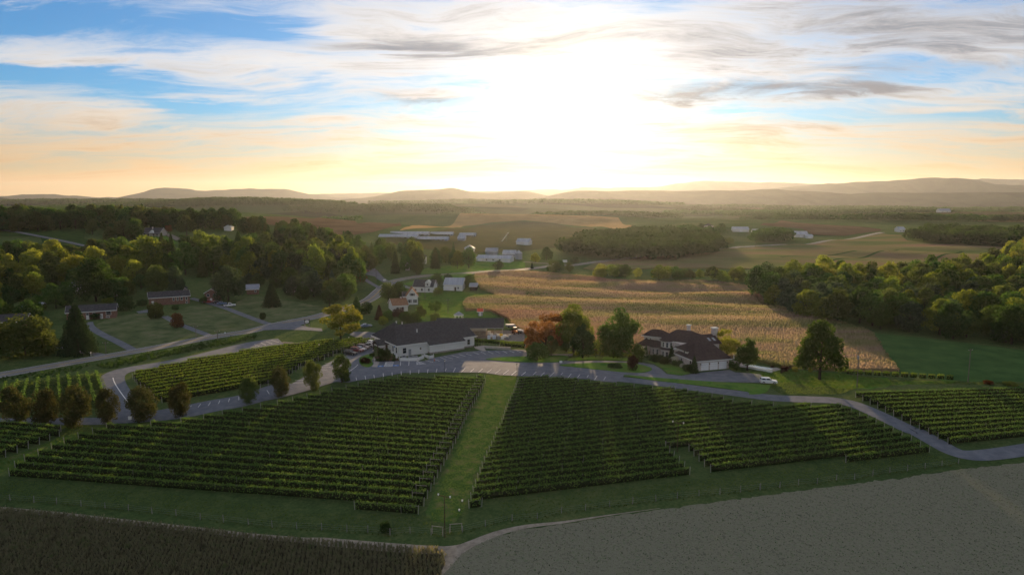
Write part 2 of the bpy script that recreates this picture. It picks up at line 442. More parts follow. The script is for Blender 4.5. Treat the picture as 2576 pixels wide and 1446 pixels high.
# ================================================================== mountains
M_MTN = mat('forested_mountain', (0.014, 0.022, 0.012), (0.030, 0.042, 0.020), scale=0.004, detail=6, bump=12, bscale=0.02)
def mountain(name, pts, dist, depth, seed, spur=0.33):
    """pts: survey pixels (2576 wide) of the crest; a real ridge with spurs at its own distance"""
    pts = sorted(pts); px = np.array([p[0] for p in pts], float); py = np.array([p[1] for p in pts], float)
    px = np.concatenate([[px[0] - 1500, px[0] - 500], px, [px[-1] + 500, px[-1] + 1500]]); py = np.concatenate([[py[0] + 30, py[0] + 8], py, [py[-1] + 8, py[-1] + 30]])
    n = 360; xs = np.linspace(px[0], px[-1], n); ys = np.interp(xs, px, py)
    k = np.array([1, 2, 3, 2, 1.]) / 9; ys = np.convolve(np.pad(ys, 2, 'edge'), k, 'valid')
    hc = np.array([CAM_H + dist * ray(x, y)[2] / ray(x, y)[1] for x, y in zip(xs, ys)]); xc = np.array([dist * ray(x, y)[0] / ray(x, y)[1] for x, y in zip(xs, ys)])
    T = np.linspace(-1, 1, 41); r2 = np.random.default_rng(seed); V = []
    ph = r2.uniform(0, 6.28, 12)
    hm = max(hc.max(), 60.)
    for i in range(n):
        for t in T:
            base = (1 - abs(t) ** 1.15)
            w = 1 + spur * 2.2 * abs(t) * (1 - abs(t)) * (math.sin(xc[i] / (depth * .23) + ph[0] + 2.5 * t) + .6 * math.sin(xc[i] / (depth * .11) + ph[1] - 4 * t) + .4 * math.sin(xc[i] / (depth * .05) + ph[2] + 6 * t))
            z = hc[i] * base * w - 40 * abs(t)
            z += 3.0 * math.sin(xc[i] / 41 + ph[3]) * math.sin(t * 37 + ph[4]) * (abs(t) < .9)
            V.append((xc[i], dist + t * depth, z))
    m = len(T); F = [(i * m + j, (i + 1) * m + j, (i + 1) * m + j + 1, i * m + j + 1) for i in range(n - 1) for j in range(m - 1)]
    o = obj(name, np_mesh(name, V, np.array(F), M_MTN, smooth=True)); tag(o, kind='structure'); return o
def tl(t, *p): return [D(t, *q) for q in p]
mountain('mountain_range', tl('A0', (0, 318), (300, 303), (480, 293), (650, 315), (780, 308), (880, 335), (1000, 318), (1090, 335), (1300, 285), (1450, 262), (1590, 235), (1700, 243), (1830, 268), (2000, 262), (2330, 243), (2500, 252))
         + tl('A1', (260, 243), (400, 258), (520, 295), (700, 320), (850, 330), (1000, 335), (1300, 345)), 10000, 1500, 1)
mountain('mountain_range', tl('A1', (700, 362), (900, 345), (1050, 333), (1200, 318), (1420, 262), (1640, 258), (1780, 250), (1900, 235), (2000, 258), (2100, 282), (2250, 286), (2450, 274), (2560, 268)) + tl('A2', (170, 268), (300, 277), (420, 305), (600, 345)), 6800, 900, 2)
mountain('mountain_range', tl('A2', (200, 264), (480, 248), (620, 262), (770, 225), (900, 235), (1040, 243), (1150, 228), (1220, 235), (1500, 230), (1640, 195), (1750, 195), (1850, 170), (2000, 178), (2300, 183), (2400, 190)) + tl('A3', (60, 190), (220, 185), (500, 197), (700, 207), (1400, 190), (2080, 165), (2180, 150), (2400, 158), (2576, 160)), 11500, 1600, 3)
mountain('mountain_range', tl('A2', (1950, 300), (2150, 280), (2400, 265)) + tl('A3', (60, 255), (280, 240), (350, 228), (650, 207), (830, 200), (950, 185), (1300, 173), (1500, 160), (1700, 138), (1850, 150), (1980, 145), (2050, 160), (2250, 205), (2576, 215)), 8600, 1200, 4)
mountain('mountain_range', tl('A2', (330, 345), (420, 322), (560, 290), (700, 263), (1000, 268), (1400, 262), (1700, 268), (2000, 262), (2400, 255)) + tl('A3', (0, 265), (200, 245), (400, 265), (700, 275), (950, 300), (1200, 280), (1500, 285), (2000, 283), (2576, 280)), 5900, 800, 5)
mountain('mountain_range', tl('A0', (-300, 330), (0, 325), (120, 345), (300, 350), (480, 340), (660, 338), (800, 345), (950, 362), (1200, 385)), 5200, 700, 6)

# ================================================================== haze
hzm = bpy.data.materials.new('haze_air'); hzm.use_nodes = True; t = NT(hzm.node_tree); t.n.clear()
pv = t.new('ShaderNodeVolumePrincipled'); pv.inputs['Density'].default_value = 1.45e-5; pv.inputs['Anisotropy'].default_value = 0.64
pv.inputs['Color'].default_value = (0.80, 0.86, 0.98, 1); mo = t.new('ShaderNodeOutputMaterial'); t.l.new(pv.outputs[0], mo.inputs['Volume'])
hb = MB().box(-15500, 15500, -15500, 15500, -60, 470).build('haze', hzm); tag(hb, kind='stuff')
# ================================================================== fields, roads, pavements
M_ASPH = mat('asphalt', (0.118, 0.130, 0.152), (0.168, 0.178, 0.200), scale=0.5, detail=6, spec=0.03, rough=0.9, bump=0.01, bscale=30)
M_ASPH2 = mat('asphalt_dark', (0.045, 0.047, 0.054), (0.075, 0.075, 0.08), scale=0.4, detail=6, spec=0.03, rough=0.88, bump=0.01, bscale=30)
M_ROAD = mat('road_asphalt', (0.17, 0.168, 0.165), (0.23, 0.225, 0.22), scale=0.3, detail=6, spec=0.03, rough=0.9)
M_GRAVEL = mat('gravel', (0.17, 0.15, 0.13), (0.26, 0.235, 0.205), scale=1.2, detail=6, rough=0.95, bump=0.03, bscale=12)
M_CONC = mat('concrete', (0.30, 0.28, 0.25), (0.40, 0.37, 0.33), scale=0.8, detail=5, rough=0.9)
M_WHITEP = mat('white_road_paint', (0.62, 0.62, 0.60), (0.78, 0.78, 0.76), scale=3, rough=0.7)
M_YELP = mat('yellow_road_paint', (0.50, 0.34, 0.06), (0.60, 0.42, 0.09), scale=3, rough=0.7)
M_BLUEP = mat('blue_road_paint', (0.06, 0.16, 0.42), (0.10, 0.22, 0.5), scale=2, rough=0.7)
M_SOIL = mat('tilled_soil', (0.118, 0.118, 0.080), (0.212, 0.206, 0.146), c3=(0.136, 0.160, 0.088), scale=1.6, detail=9, rough=1.0, bump=0.10, bscale=2.6, lo=0.30, hi=0.70)
M_DIRT = mat('pale_dirt', (0.24, 0.205, 0.16), (0.36, 0.315, 0.25), scale=1.0, detail=6, rough=1.0, bump=0.05, bscale=5)
M_LAWN = mat('lawn', (0.050, 0.125, 0.022), (0.100, 0.190, 0.034), scale=0.25, detail=6, rough=0.95, bump=0.06, bscale=3, c3=(0.12, 0.165, 0.045))
M_TURF = mat('lush_meadow', (0.036, 0.086, 0.027), (0.066, 0.128, 0.038), scale=0.12, detail=7, rough=0.95, bump=0.08, bscale=2)
M_GOLD = mat('hay_stubble', (0.26, 0.175, 0.075), (0.38, 0.26, 0.115), scale=0.05, detail=8, rough=0.95, bump=0.25, bscale=0.8)
M_BROWN = mat('brown_stubble', (0.085, 0.060, 0.036), (0.13, 0.095, 0.058), scale=0.03, detail=8, rough=0.95, bump=0.25, bscale=0.6)
M_CROPG = mat('green_crop', (0.024, 0.055, 0.016), (0.045, 0.085, 0.022), scale=0.2, detail=7, rough=0.95, bump=0.4, bscale=1.2)
M_LANE = mat('worn_grass', (0.045, 0.100, 0.026), (0.075, 0.130, 0.034), c3=(0.15, 0.15, 0.07), scale=0.45, detail=8, rough=0.95, bump=0.12, bscale=2, lo=0.36, hi=0.66)

# big surfaces
CORN = XT('A1', (2400, 1030), (2200, 1045), (2120, 1055), (2105, 1085), (2140, 1140), (2165, 1190), (2285, 1228), (2305, 1262), (2040, 1282), (2000, 1330), (2030, 1390)) \
     + XT('B1', (2110, 215), (2260, 225), (2420, 300)) + XT('B2', (120, 360), (300, 470), (620, 560), (1000, 590), (1400, 620), (1900, 650), (2250, 665), (2480, 712)) \
     + XT('B3', (300, 752), (480, 760), (880, 788), (1385, 785), (1250, 610), (1150, 450), (1090, 410), (700, 300), (300, 200), (100, 130), (20, 30)) \
     + XT('A2', (2540, 1370), (2400, 1290), (2360, 1200), (2330, 1165), (2150, 1140), (1830, 1115), (1600, 1125), (1300, 1115), (1050, 1110), (820, 1075), (620, 1060), (480, 1045), (250, 1030), (100, 1027))
FARF = XT('A2', (900, 948), (1100, 925), (1300, 900), (1450, 872), (1700, 852), (2030, 822), (2400, 790)) + XT('A3', (300, 782), (700, 752), (1000, 720), (1240, 672), (1420, 685), (1480, 735), (1700, 768), (2000, 775), (2260, 790), (2500, 830), (2500, 930), (2200, 960), (1800, 1050), (1100, 1080), (820, 1100), (500, 1060)) + XT('A2', (2350, 1000), (1900, 995), (1500, 990), (1000, 1012), (780, 1000))
drape('crop_field', FARF, mat('maturing_crop', (0.20, 0.125, 0.088), (0.16, 0.145, 0.066), c3=(0.10, 0.13, 0.046), scale=0.022, detail=9, rough=0.95, bump=0.5, bscale=0.9, stretch=(0.35, 1.0, 1.0, 0.25), lo=0.34, hi=0.66), off=0.9, cell=12, skirt=1.2)
for a, b in ((('A3', 580, 975), ('A3', 1400, 828)), (('A3', 1150, 1022), ('A3', 2000, 842)), (('A3', 300, 895), ('A3', 1000, 835))):
    ribbon('wheel_track', [G(*a).xy, G(*b).xy], 3.0, M_CROPG, off=1.05, step=12, sm=0)
fr = XT('A1', (1400, 642), (1750, 612), (2000, 598), (2250, 565), (2576, 545)) + XT('A2', (500, 570), (800, 600), (1050, 622), (1290, 638))
drape('hay_field', fr + [Vector((p.x * 1.12, p.y + 330)) for p in fr[::-1]], M_GOLD, off=0.6, cell=16)
drape('pasture', XT('d', (940, 606), (1000, 592), (1100, 582), (1200, 568), (1300, 558), (1400, 562), (1500, 575), (1600, 587), (1620, 602), (1500, 612), (1400, 624), (1300, 634), (1180, 640), (1060, 627)), mat('dry_pasture', (0.050, 0.055, 0.022), (0.085, 0.082, 0.034), scale=.03, detail=8, rough=1, bump=.3, bscale=.8), off=.4, cell=12)
ribbon('creek', XT('A2', (560, 1050), (700, 1060), (800, 1066), (930, 1085), (1050, 1098), (1120, 1104)), 3.0, mat('creek_water', (.05, .06, .06), rough=.05, spec=.6), off=.12)
drape('stubble_field', XT('A1', (-150, 520), (250, 512), (600, 530), (900, 535), (1010, 575), (1400, 560), (1420, 600), (1150, 660), (900, 695), (600, 640), (350, 610), (0, 570)), M_BROWN, off=0.8, cell=16)
drape('stubble_field', XT('A3', (300, 545), (620, 580), (1000, 600), (1240, 628), (1230, 645), (900, 690), (600, 680), (500, 625), (100, 590)), M_BROWN, off=0.6, cell=14)
drape('crop_field', XT('A0', (-200, 615), (300, 612), (800, 612), (790, 720), (1150, 760), (1100, 790), (850, 800), (760, 850), (400, 760), (380, 700), (-200, 690)), M_CROPG, off=0.5, cell=10)
drape('meadow', XT('B3', (1150, 425), (1600, 470), (2100, 530), (2576, 590), (2900, 640), (2900, 900), (2576, 885), (2050, 885), (1440, 800), (1390, 770), (1260, 600)), M_TURF, off=0.12, cell=6)
LAWN = XT('A1', (1600, 1225), (1810, 1212), (2000, 1215), (2130, 1222), (2290, 1232), (2290, 1255), (2030, 1275), (1985, 1320), (2010, 1400)) + XT('B1', (2100, 225), (2250, 240), (2400, 310), (2380, 330), (1900, 330), (1650, 330), (1560, 250), (1590, 150))
drape('lawn', rough(LAWN, .7), M_LAWN, off=0.10, cell=5)
drape('lawn', XT('A1', (1430, 1140), (1560, 1105), (1690, 1095), (1690, 1060), (1900, 1045), (2080, 1040), (2060, 1090), (1800, 1110), (1500, 1150)), M_LAWN, off=0.12, cell=6)
drape('lawn', XT('A1', (1500, 1010), (1900, 960), (2180, 930), (2576, 930), (2576, 985), (2200, 1015), (1800, 1040), (1600, 1050)), M_LAWN, off=0.12, cell=8)
drape('lawn', XT('A0', (1250, 740), (1350, 690), (1550, 690), (1680, 765), (1500, 775)), M_LAWN, off=0.3, cell=8)
drape('lawn', rough(XT('B3', (0, 790), (200, 770), (450, 775), (900, 810), (1400, 870), (1950, 880), (1500, 905), (1000, 945), (860, 940), (400, 900), (130, 850)), 1.2, 3), M_LAWN, off=0.02, cell=4)
M_LAWN2 = mat('dry_lawn', (0.062, 0.088, 0.036), (0.105, 0.130, 0.058), c3=(0.155, 0.155, 0.085), scale=.18, detail=8, rough=.95, bump=.1, bscale=2, lo=.34, hi=.68)
drape('lawn', rough(XT('B0', (900, 345), (1050, 275), (1270, 245), (1420, 245), (1560, 285), (1780, 385), (1900, 432), (1940, 452), (1600, 525), (1280, 580), (1130, 505), (960, 430)), .5), M_LAWN2, off=.05, cell=6)
drape('lawn', rough(XT('B0', (1600, 270), (1760, 180), (1880, 150), (2060, 205), (2300, 290), (2530, 360), (2250, 415), (2020, 455), (1900, 410), (1700, 320)), .5), M_LAWN2, off=.05, cell=6)
drape('lawn', rough(XT('B0', (2130, 190), (2300, 90), (2576, 80)) + XT('B1', (300, 110), (700, 180), (640, 240), (200, 330), (50, 350)) + XT('B0', (2560, 340), (2350, 260)), .5), M_LAWN2, off=.05, cell=6)
# foreground: dried crop, dirt edge, tilled soil
edge1 = XT('C0', (-500, 790), (0, 828), (500, 873), (1000, 928), (1500, 983), (2000, 1038)) + XT('C1', (0, 1078), (500, 1118), (1000, 1160), (1450, 1195), (1750, 1205))
edge2 = XT('C1', (1780, 1470), (1900, 1300), (1960, 1235), (2100, 1160), (2300, 1085), (2576, 1003)) + XT('C2', (300, 1008), (700, 948), (1200, 872), (1800, 792), (2500, 698)) + XT('C3', (500, 652), (1000, 592), (1500, 527), (2000, 452), (2576, 392), (3000, 330))
near = [Vector((150, 60)), Vector((150, 20)), Vector((-150, 20)), Vector((-150, 60))]
DRYF = edge1 + XT('C1', (1840, 1265), (1830, 1330), (1780, 1445)) + [Vector((-6, 60)), Vector((-6, 20)), Vector((-150, 20)), Vector((-150, 60))]
drape('tilled_field', rough(edge2 + [Vector((150, 60)), Vector((150, 20)), Vector((-6, 20)), Vector((-9, 60))], .2, 1.0), M_SOIL, off=0.03, cell=5, label='tilled soil with pale crop residue in the foreground')
trk = edge1[:-1] + XT('C1', (1850, 1215), (2000, 1180), (2300, 1060)) + XT('C2', (250, 990), (600, 950), (1000, 888), (1500, 820))
ribbon('dirt_track', trk, lambda t: 1.5 if t < .45 else 2.4 if t < .6 else max(.15, 2.4 * (1 - (t - .6) / .4)), M_DIRT, off=0.05, step=3, sm=3)
drape('dirt_track', XT('C1', (1700, 1185), (1900, 1170), (2080, 1140), (2200, 1110), (1980, 1250), (1860, 1390), (1770, 1480), (1830, 1320), (1800, 1240)), M_DIRT, off=0.058, cell=4)
# grass lane between the two vineyard blocks
drape('grass_lane', rough(XT('B1', (2215, 815), (2500, 835)) + XT('C1', (2420, 60), (2300, 160), (2190, 330), (2120, 480), (2050, 700), (2000, 850), (1950, 950), (1700, 950), (1660, 850), (1750, 600), (1850, 380), (1950, 150)) + XT('B1', (2080, 1100), (2160, 950)), .4, 1.5), M_LANE, off=0.03, cell=5)
drape('grass_lane', XT('C0', (-100, 520), (0, 370), (300, 270), (560, 150), (1010, 68), (980, 90), (640, 200), (300, 350), (0, 490)), M_LANE, off=0.03, cell=5)

# roads
ROAD = XT('B0', (-600, 925), (0, 820), (500, 732), (1000, 645), (1500, 556), (2000, 462), (2350, 407)) + XT('B1', (300, 335), (640, 268), (900, 195), (1090, 128)) + XT('A1', (1200, 1215), (1310, 1135), (1400, 1098), (1550, 1072), (1800, 1052), (2100, 1030), (2576, 1000)) + XT('A2', (520, 965), (700, 960), (900, 932), (1250, 890), (1600, 862), (2030, 818), (2200, 797)) + XT('A3', (0, 787), (300, 768), (700, 738), (1000, 708), (1250, 655))
rd = ribbon('country_road', ROAD, 7.2, M_ROAD, off=0.10, step=5)
for s_, m_ in ((-3.3, M_WHITEP), (3.3, M_WHITEP), (0.16, M_YELP), (-0.16, M_YELP)):
    ribbon('road_line', ROAD, 0.14, m_, off=0.125, step=5, side=s_, parent=rd, kind=None)
ribbon('side_road', XT('A1', (900, 935), (1000, 945), (1120, 985), (1180, 1040), (1230, 1090), (1300, 1128)), 5.0, M_ASPH, off=0.13)
drape('gravel_yard', XT('A1', (1000, 1005), (1120, 1000), (1180, 1040), (1200, 1075), (1060, 1045)), M_ASPH, off=0.16, cell=6)
ribbon('driveway', XT('A1', (1330, 1120), (1420, 1150), (1490, 1175), (1540, 1180)), 4.0, M_ASPH, off=0.14)
ribbon('driveway', XT('A1', (1070, 1090), (1130, 1130), (1220, 1180)), 3.0, M_ASPH, off=0.14)
ribbon('farm_lane', XT('A1', (2060, 720), (2040, 750), (2080, 790), (2130, 800)), 4.0, M_GRAVEL, off=0.2)
ribbon('farm_lane', XT('A2', (220, 930), (400, 945), (600, 955)), 4.0, M_GRAVEL, off=0.16)
ribbon('farm_track', XT('A0', (-100, 640), (100, 650), (350, 695), (600, 745), (860, 797), (1100, 792)), 4.5, M_ASPH, off=0.75)
ribbon('driveway', XT('A0', (1550, 670), (1600, 690), (1680, 730)), 6.0, M_GRAVEL, off=0.45)
ribbon('driveway', XT('B0', (830, 325), (850, 370), (950, 435), (1100, 508), (1250, 588)), 3.2, M_ASPH, off=0.08)
ribbon('driveway', XT('B0', (1540, 270), (1640, 325), (1760, 375), (1880, 420), (1990, 465)), 3.0, M_ASPH, off=0.08)
ribbon('driveway', XT('B0', (1790, 100), (1950, 145), (2100, 190), (2300, 265), (2480, 330), (2570, 355)), 3.4, M_ASPH, off=0.08)
ribbon('driveway', XT('B0', (480, 545), (600, 560), (760, 598), (980, 638)), 3.0, M_ASPH, off=0.08)
drape('driveway', XT('B0', (1275, 225), (1400, 205), (1400, 235), (1300, 242)), M_ASPH, off=0.09, cell=5)
ribbon('entrance_drive', XT('B0', (-400, 1262), (0, 1254), (500, 1253), (1000, 1247), (1300, 1220), (1700, 1165), (2000, 1105), (2300, 1050)) + XT('B1', (200, 970), (400, 905)), lambda t: 4.6 if t < .38 else 4.6 + min(1, (t - .38) * 6) * 5.0, M_ASPH, off=0.04, step=3)
ribbon('loop_drive', XT('B0', (1180, 1212), (1160, 1120), (1110, 1010), (1055, 900), (1060, 830), (1140, 785), (1300, 752), (1600, 703), (1900, 640), (2200, 577)) + XT('B1', (110, 525), (290, 505)), lambda t: 6.6 if t < .72 else 6.6 + min(1, (t - .72) * 8) * 4.5, M_ASPH, off=0.07, step=3)
ribbon('footpath', XT('B1', (300, 515), (450, 522), (620, 518)), 2.2, M_GRAVEL, off=0.10)
drape('entrance_apron', XT('B1', (60, 405), (190, 345), (500, 315), (560, 330), (470, 355), (560, 375), (670, 385), (680, 412), (500, 400), (280, 396)), M_ASPH, off=0.14, cell=5)
drape('back_drive', XT('B1', (930, 440), (960, 415), (1100, 415), (1200, 425), (1190, 475), (1000, 472)), M_ASPH, off=0.06, cell=5)
ribbon('right_drive', XT('B2', (1020, 850), (1150, 862), (1400, 888), (1800, 940), (2200, 990), (2576, 1035)) + XT('B3', (700, 1053), (850, 1066), (1000, 1102), (1200, 1185), (1500, 1330)) + XT('C3', (1570, 105), (1750, 205), (1900, 285), (2050, 325), (2250, 320), (2576, 275), (3000, 200)), 5.2, M_ASPH, off=0.10, step=3)
# parking lot with kerbed islands
LOT = XT('B1', (85, 1000), (370, 915), (490, 850), (690, 730), (870, 640), (1100, 512), (1155, 505), (1165, 600), (1130, 640), (1200, 690), (1400, 690), (1640, 690), (1720, 660), (2000, 605), (2180, 592), (2400, 588)) \
    + XT('B2', (150, 582), (245, 590), (255, 660), (560, 690), (700, 690), (960, 688), (1170, 692), (1310, 702), (1440, 725), (1510, 765), (1560, 812), (1700, 828), (1840, 802), (2150, 772), (2200, 795), (2440, 812)) + XT('B3', (125, 838), (135, 900)) \
    + XT('B2', (2430, 893), (2000, 884), (1700, 862), (1160, 826), (1130, 870), (1080, 890), (970, 882), (800, 860), (600, 845), (300, 838), (0, 822)) + XT('B1', (2200, 800), (1800, 795), (1430, 802), (1170, 850), (1010, 872), (925, 892), (800, 885), (560, 962), (300, 1032), (100, 1070))
lot = drape('parking_lot', LOT, M_ASPH, off=0.13, cell=4)
def island(poly, m=M_LAWN, h=0.14):
    o = drape('kerbed_island', poly, m, off=0.13 + h, cell=3, sm=3, skirt=h + .02); return o
island(XT('B1', (2205, 675), (2380, 656), (2576, 648)) + XT('B2', (250, 656), (450, 640), (640, 648), (610, 680), (545, 700), (300, 704), (30, 692)) + XT('B1', (2350, 689)))
island(XT('B2', (560, 728), (700, 716), (1000, 708), (1200, 712), (1330, 730), (1420, 760), (1400, 785), (1320, 800), (1150, 795), (900, 770), (700, 748), (600, 740)))
island(XT('B2', (1155, 823), (1400, 842), (1700, 866), (2100, 892), (2500, 915)) + XT('B3', (200, 925), (150, 990), (0, 1003)) + XT('B2', (2300, 975), (1800, 912), (1400, 868)), M_LAWN, 0.10)
island(XT('B2', (640, 690), (680, 660), (900, 650), (1150, 660), (1330, 690), (1170, 690), (900, 680)), M_LAWN)
island(XT('B1', (1020, 690), (1040, 655), (1110, 630), (1160, 640), (1140, 690), (1155, 720), (1110, 748), (1050, 735)))
drape('front_lawn', XT('B2', (1350, 690), (1460, 690), (1600, 700), (1830, 770), (1820, 800), (1700, 825), (1570, 808), (1520, 758), (1440, 715)), M_LAWN, off=0.18, cell=4)
drape('shrub_bed', XT('B1', (1160, 660), (1200, 640), (1330, 640), (1400, 680), (1380, 690), (1230, 690)), mat('mulch', (0.05, 0.035, 0.022), (0.09, 0.06, 0.035), scale=2, detail=6), off=0.18, cell=4)
drape('walkway', XT('B1', (1140, 745), (1190, 748), (1215, 700), (1180, 690), (1165, 650), (1140, 655), (1155, 690), (1160, 715)), M_CONC, off=0.17, cell=4)
drape('terrace', XT('B1', (2095, 555), (2180, 545), (2440, 560), (2440, 580), (2200, 572), (2210, 598), (2180, 598), (2110, 575)), M_CONC, off=0.17, cell=4)
drape('work_yard', XT('B1', (2080, 430), (2240, 400), (2400, 400), (2576, 420)) + XT('B2', (230, 440), (230, 500), (100, 510)) + XT('B1', (2300, 490), (2120, 480)), M_GRAVEL, off=0.08, cell=4)
def mark(t, x0, y0, x1, y1, w=0.13, m=M_WHITEP, off=0.155, name='stall_line'):
    a, b = G(t, x0, y0), G(t, x1, y1); d = (b - a).xy.normalized(); n = Vector((-d.y, d.x)) * w / 2
    P4 = [(a.x - n.x, a.y - n.y), (b.x - n.x, b.y - n.y), (b.x + n.x, b.y + n.y), (a.x + n.x, a.y + n.y)]
    mb = MB(); mb.face([(x, y, hz(x, y) + off) for x, y in P4]); return mb.build(name, m, lot)
for L in ((1000, 873, 993, 845), (1085, 865, 1077, 830), (1165, 850, 1160, 820), (1250, 838, 1247, 805), (1332, 830, 1330, 797), (1417, 822, 1415, 788), (1500, 815, 1500, 778), (1580, 808, 1583, 773), (1662, 803, 1668, 768), (1743, 798, 1752, 763), (1825, 793, 1838, 760), (1903, 795, 1925, 755), (1980, 795, 2015, 757), (2062, 795, 2100, 760), (2140, 798, 2180, 762), (2218, 803, 2262, 768), (2295, 808, 2345, 772), (2370, 815, 2422, 777), (2450, 823, 2498, 783), (2540, 825, 2580, 800),
          (1640, 682, 1715, 705), (1730, 675, 1778, 693), (1780, 655, 1842, 682), (1820, 647, 1900, 670), (1890, 637, 1960, 660), (1955, 628, 2020, 648), (2020, 622, 2080, 640), (2090, 608, 2145, 630), (2160, 603, 2210, 627), (2230, 600, 2278, 623), (2297, 597, 2343, 618), (2365, 597, 2410, 615), (2430, 596, 2477, 612), (2497, 593, 2540, 612),
          (1412, 695, 1408, 735), (1490, 693, 1487, 733), (675, 752, 755, 748), (680, 730, 755, 728), (700, 713, 755, 712), (680, 773, 725, 775), (400, 897, 500, 893), (420, 870, 500, 872), (370, 940, 400, 943), (160, 968, 182, 1000), (905, 648, 965, 652), (890, 660, 950, 665)):
    mark('B1', *L)
for L in ((30, 815, 80, 778), (107, 822, 155, 783), (200, 826, 243, 790), (310, 820, 340, 792), (380, 832, 418, 797), (470, 833, 508, 797), (570, 820, 590, 800), (635, 848, 668, 810), (725, 845, 748, 817), (815, 845, 828, 823), (885, 868, 910, 830), (970, 870, 990, 840), (25, 597, 65, 618), (90, 595, 130, 612), (155, 592, 200, 612)):
    mark('B2', *L)
for L in ((2500, 965, 2523, 1000), (2237, 1025, 2237, 1058), (2150, 1042, 2140, 1075), (2060, 1060, 2045, 1092), (1972, 1077, 1950, 1110), (1880, 1092, 1855, 1125), (1795, 1107, 1757, 1143)):
    mark('B0', *L)
for L in ((100, 520, 150, 540), (150, 508, 210, 530), (200, 495, 270, 515), (0, 565, 60, 550), (60, 577, 110, 555), (160, 570, 210, 560), (40, 535, 90, 552)): mark('B1', *L)
ribbon('edge_line', XT('B0', (1058, 845), (1068, 880), (1095, 930), (1150, 1010), (1212, 1088)), 0.25, M_WHITEP, off=0.10, step=2, parent=lot, kind=None)
ribbon('edge_line', XT('B1', (930, 790), (990, 745), (1010, 725)), 0.18, M_WHITEP, off=0.155, step=2, parent=lot, kind=None)
# hatched bays and blue accessible-bay squares
for q in range(9):
    f = q / 8; mark('B1', 1275 + 70 * max(0, f - .15) / .85 if f > .15 else 1275, 698 + (0 if f > .15 else 6), 1257 + 73 * f, 742, 0.12, name='hatch_line') if q else None
for a in ((1275, 698, 1345, 698), (1257, 742, 1330, 742), (1275, 698, 1257, 742), (1345, 698, 1330, 742), (1565, 690, 1645, 718), (1565, 690, 1562, 725), (1562, 725, 1645, 718)): mark('B1', *a, name='hatch_line')
for q in range(1, 6): mark('B1', 1565 + 13 * q, 690 + 4.6 * q, 1562 + 12 * q - 4, 725 - 1 * q, name='hatch_line')
for (x, y) in ((1223, 740), (1367, 733)):
    c = G('B1', x, y); mb = MB(); mb.face([(c.x + a, c.y + b, hz(c.x, c.y) + 0.16) for a, b in ((-.9, -.75), (.9, -.75), (.9, .75), (-.9, .75))]); sq = mb.build('accessible_bay_square', M_BLUEP, lot)
    mb = MB(); z = hz(c.x, c.y) + 0.172                       # wheelchair mark: head, back, seat, wheel arc
    for k in range(10):
        t0, t1 = 2.2 + k * .43, 2.2 + (k + 1) * .43
        mb.face([(c.x + r * math.cos(t_), c.y - .12 + r * math.sin(t_), z) for r, t_ in ((.30, t0), (.30, t1), (.40, t1), (.40, t0))])
    for x0, x1, y0, y1 in ((-.16, -.04, -.05, .38), (-.16, .22, -.10, .0), (.20, .30, -.42, -.02), (.28, .45, -.42, -.33), (-.19, -.01, .43, .60)): mb.face([(c.x + x0, c.y + y0, z), (c.x + x1, c.y + y0, z), (c.x + x1, c.y + y1, z), (c.x + x0, c.y + y1, z)])
    mb.build('wheelchair_mark', M_WHITEP, sq)
# ================================================================== vegetation helpers
def leafmat(name, c1, c2, trans=0.38, rand=0.5):
    return mat('leaf_' + name, c1, c2, scale=0.9, detail=3, rough=0.7, trans=trans, rand=rand, spec=0.0, lo=0.3, hi=0.7)
L_DARK = leafmat('dark', (0.022, 0.050, 0.016), (0.046, 0.088, 0.024))
L_MID = leafmat('mid', (0.036, 0.078, 0.018), (0.075, 0.125, 0.028))
L_BRIGHT = leafmat('bright', (0.080, 0.125, 0.022), (0.15, 0.185, 0.035), 0.45)
L_YEL = leafmat('yellow', (0.13, 0.155, 0.025), (0.21, 0.23, 0.045), 0.48)
L_OLIVE = leafmat('olive', (0.046, 0.070, 0.020), (0.082, 0.106, 0.034))
L_RUST = leafmat('rust', (0.10, 0.040, 0.018), (0.16, 0.070, 0.030), 0.42)
L_PEAR = leafmat('pear', (0.034, 0.048, 0.017), (0.070, 0.066, 0.029), 0.28)
L_BLUE = leafmat('blue', (0.034, 0.060, 0.036), (0.062, 0.095, 0.052))
L_PINE = leafmat('pine', (0.016, 0.032, 0.014), (0.034, 0.054, 0.022), 0.22)
L_PLUM = leafmat('plum', (0.035, 0.016, 0.014), (0.060, 0.030, 0.022))
L_WHITE = leafmat('white_bloom', (0.40, 0.40, 0.34), (0.55, 0.55, 0.48), 0.3)
M_BARK = mat('bark', (0.030, 0.024, 0.018), (0.065, 0.052, 0.040), scale=3, stretch=(1, 1, .3), coord='object')
def leaf_quads(P, Nn, size, r, jit=0.6):
    """one kite-shaped leaf spray at each point"""
    n = len(P); q = r.normal(size=(n, 3)); d = Nn * (1 - jit) + jit * q; d /= np.linalg.norm(d, axis=1)[:, None] + 1e-9
    a = np.cross(d, r.normal(size=(n, 3))); a /= np.linalg.norm(a, axis=1)[:, None] + 1e-9; b = np.cross(d, a)
    s = (size * r.uniform(0.6, 1.35, n))[:, None]; k = r.uniform(0.5, 0.85, n)[:, None]
    V = np.stack([P - a * s, P + b * s * k + d * s * .15, P + a * s, P - b * s * k + d * s * .15], 1).reshape(-1, 3)
    return V, np.arange(4 * n).reshape(-1, 4)
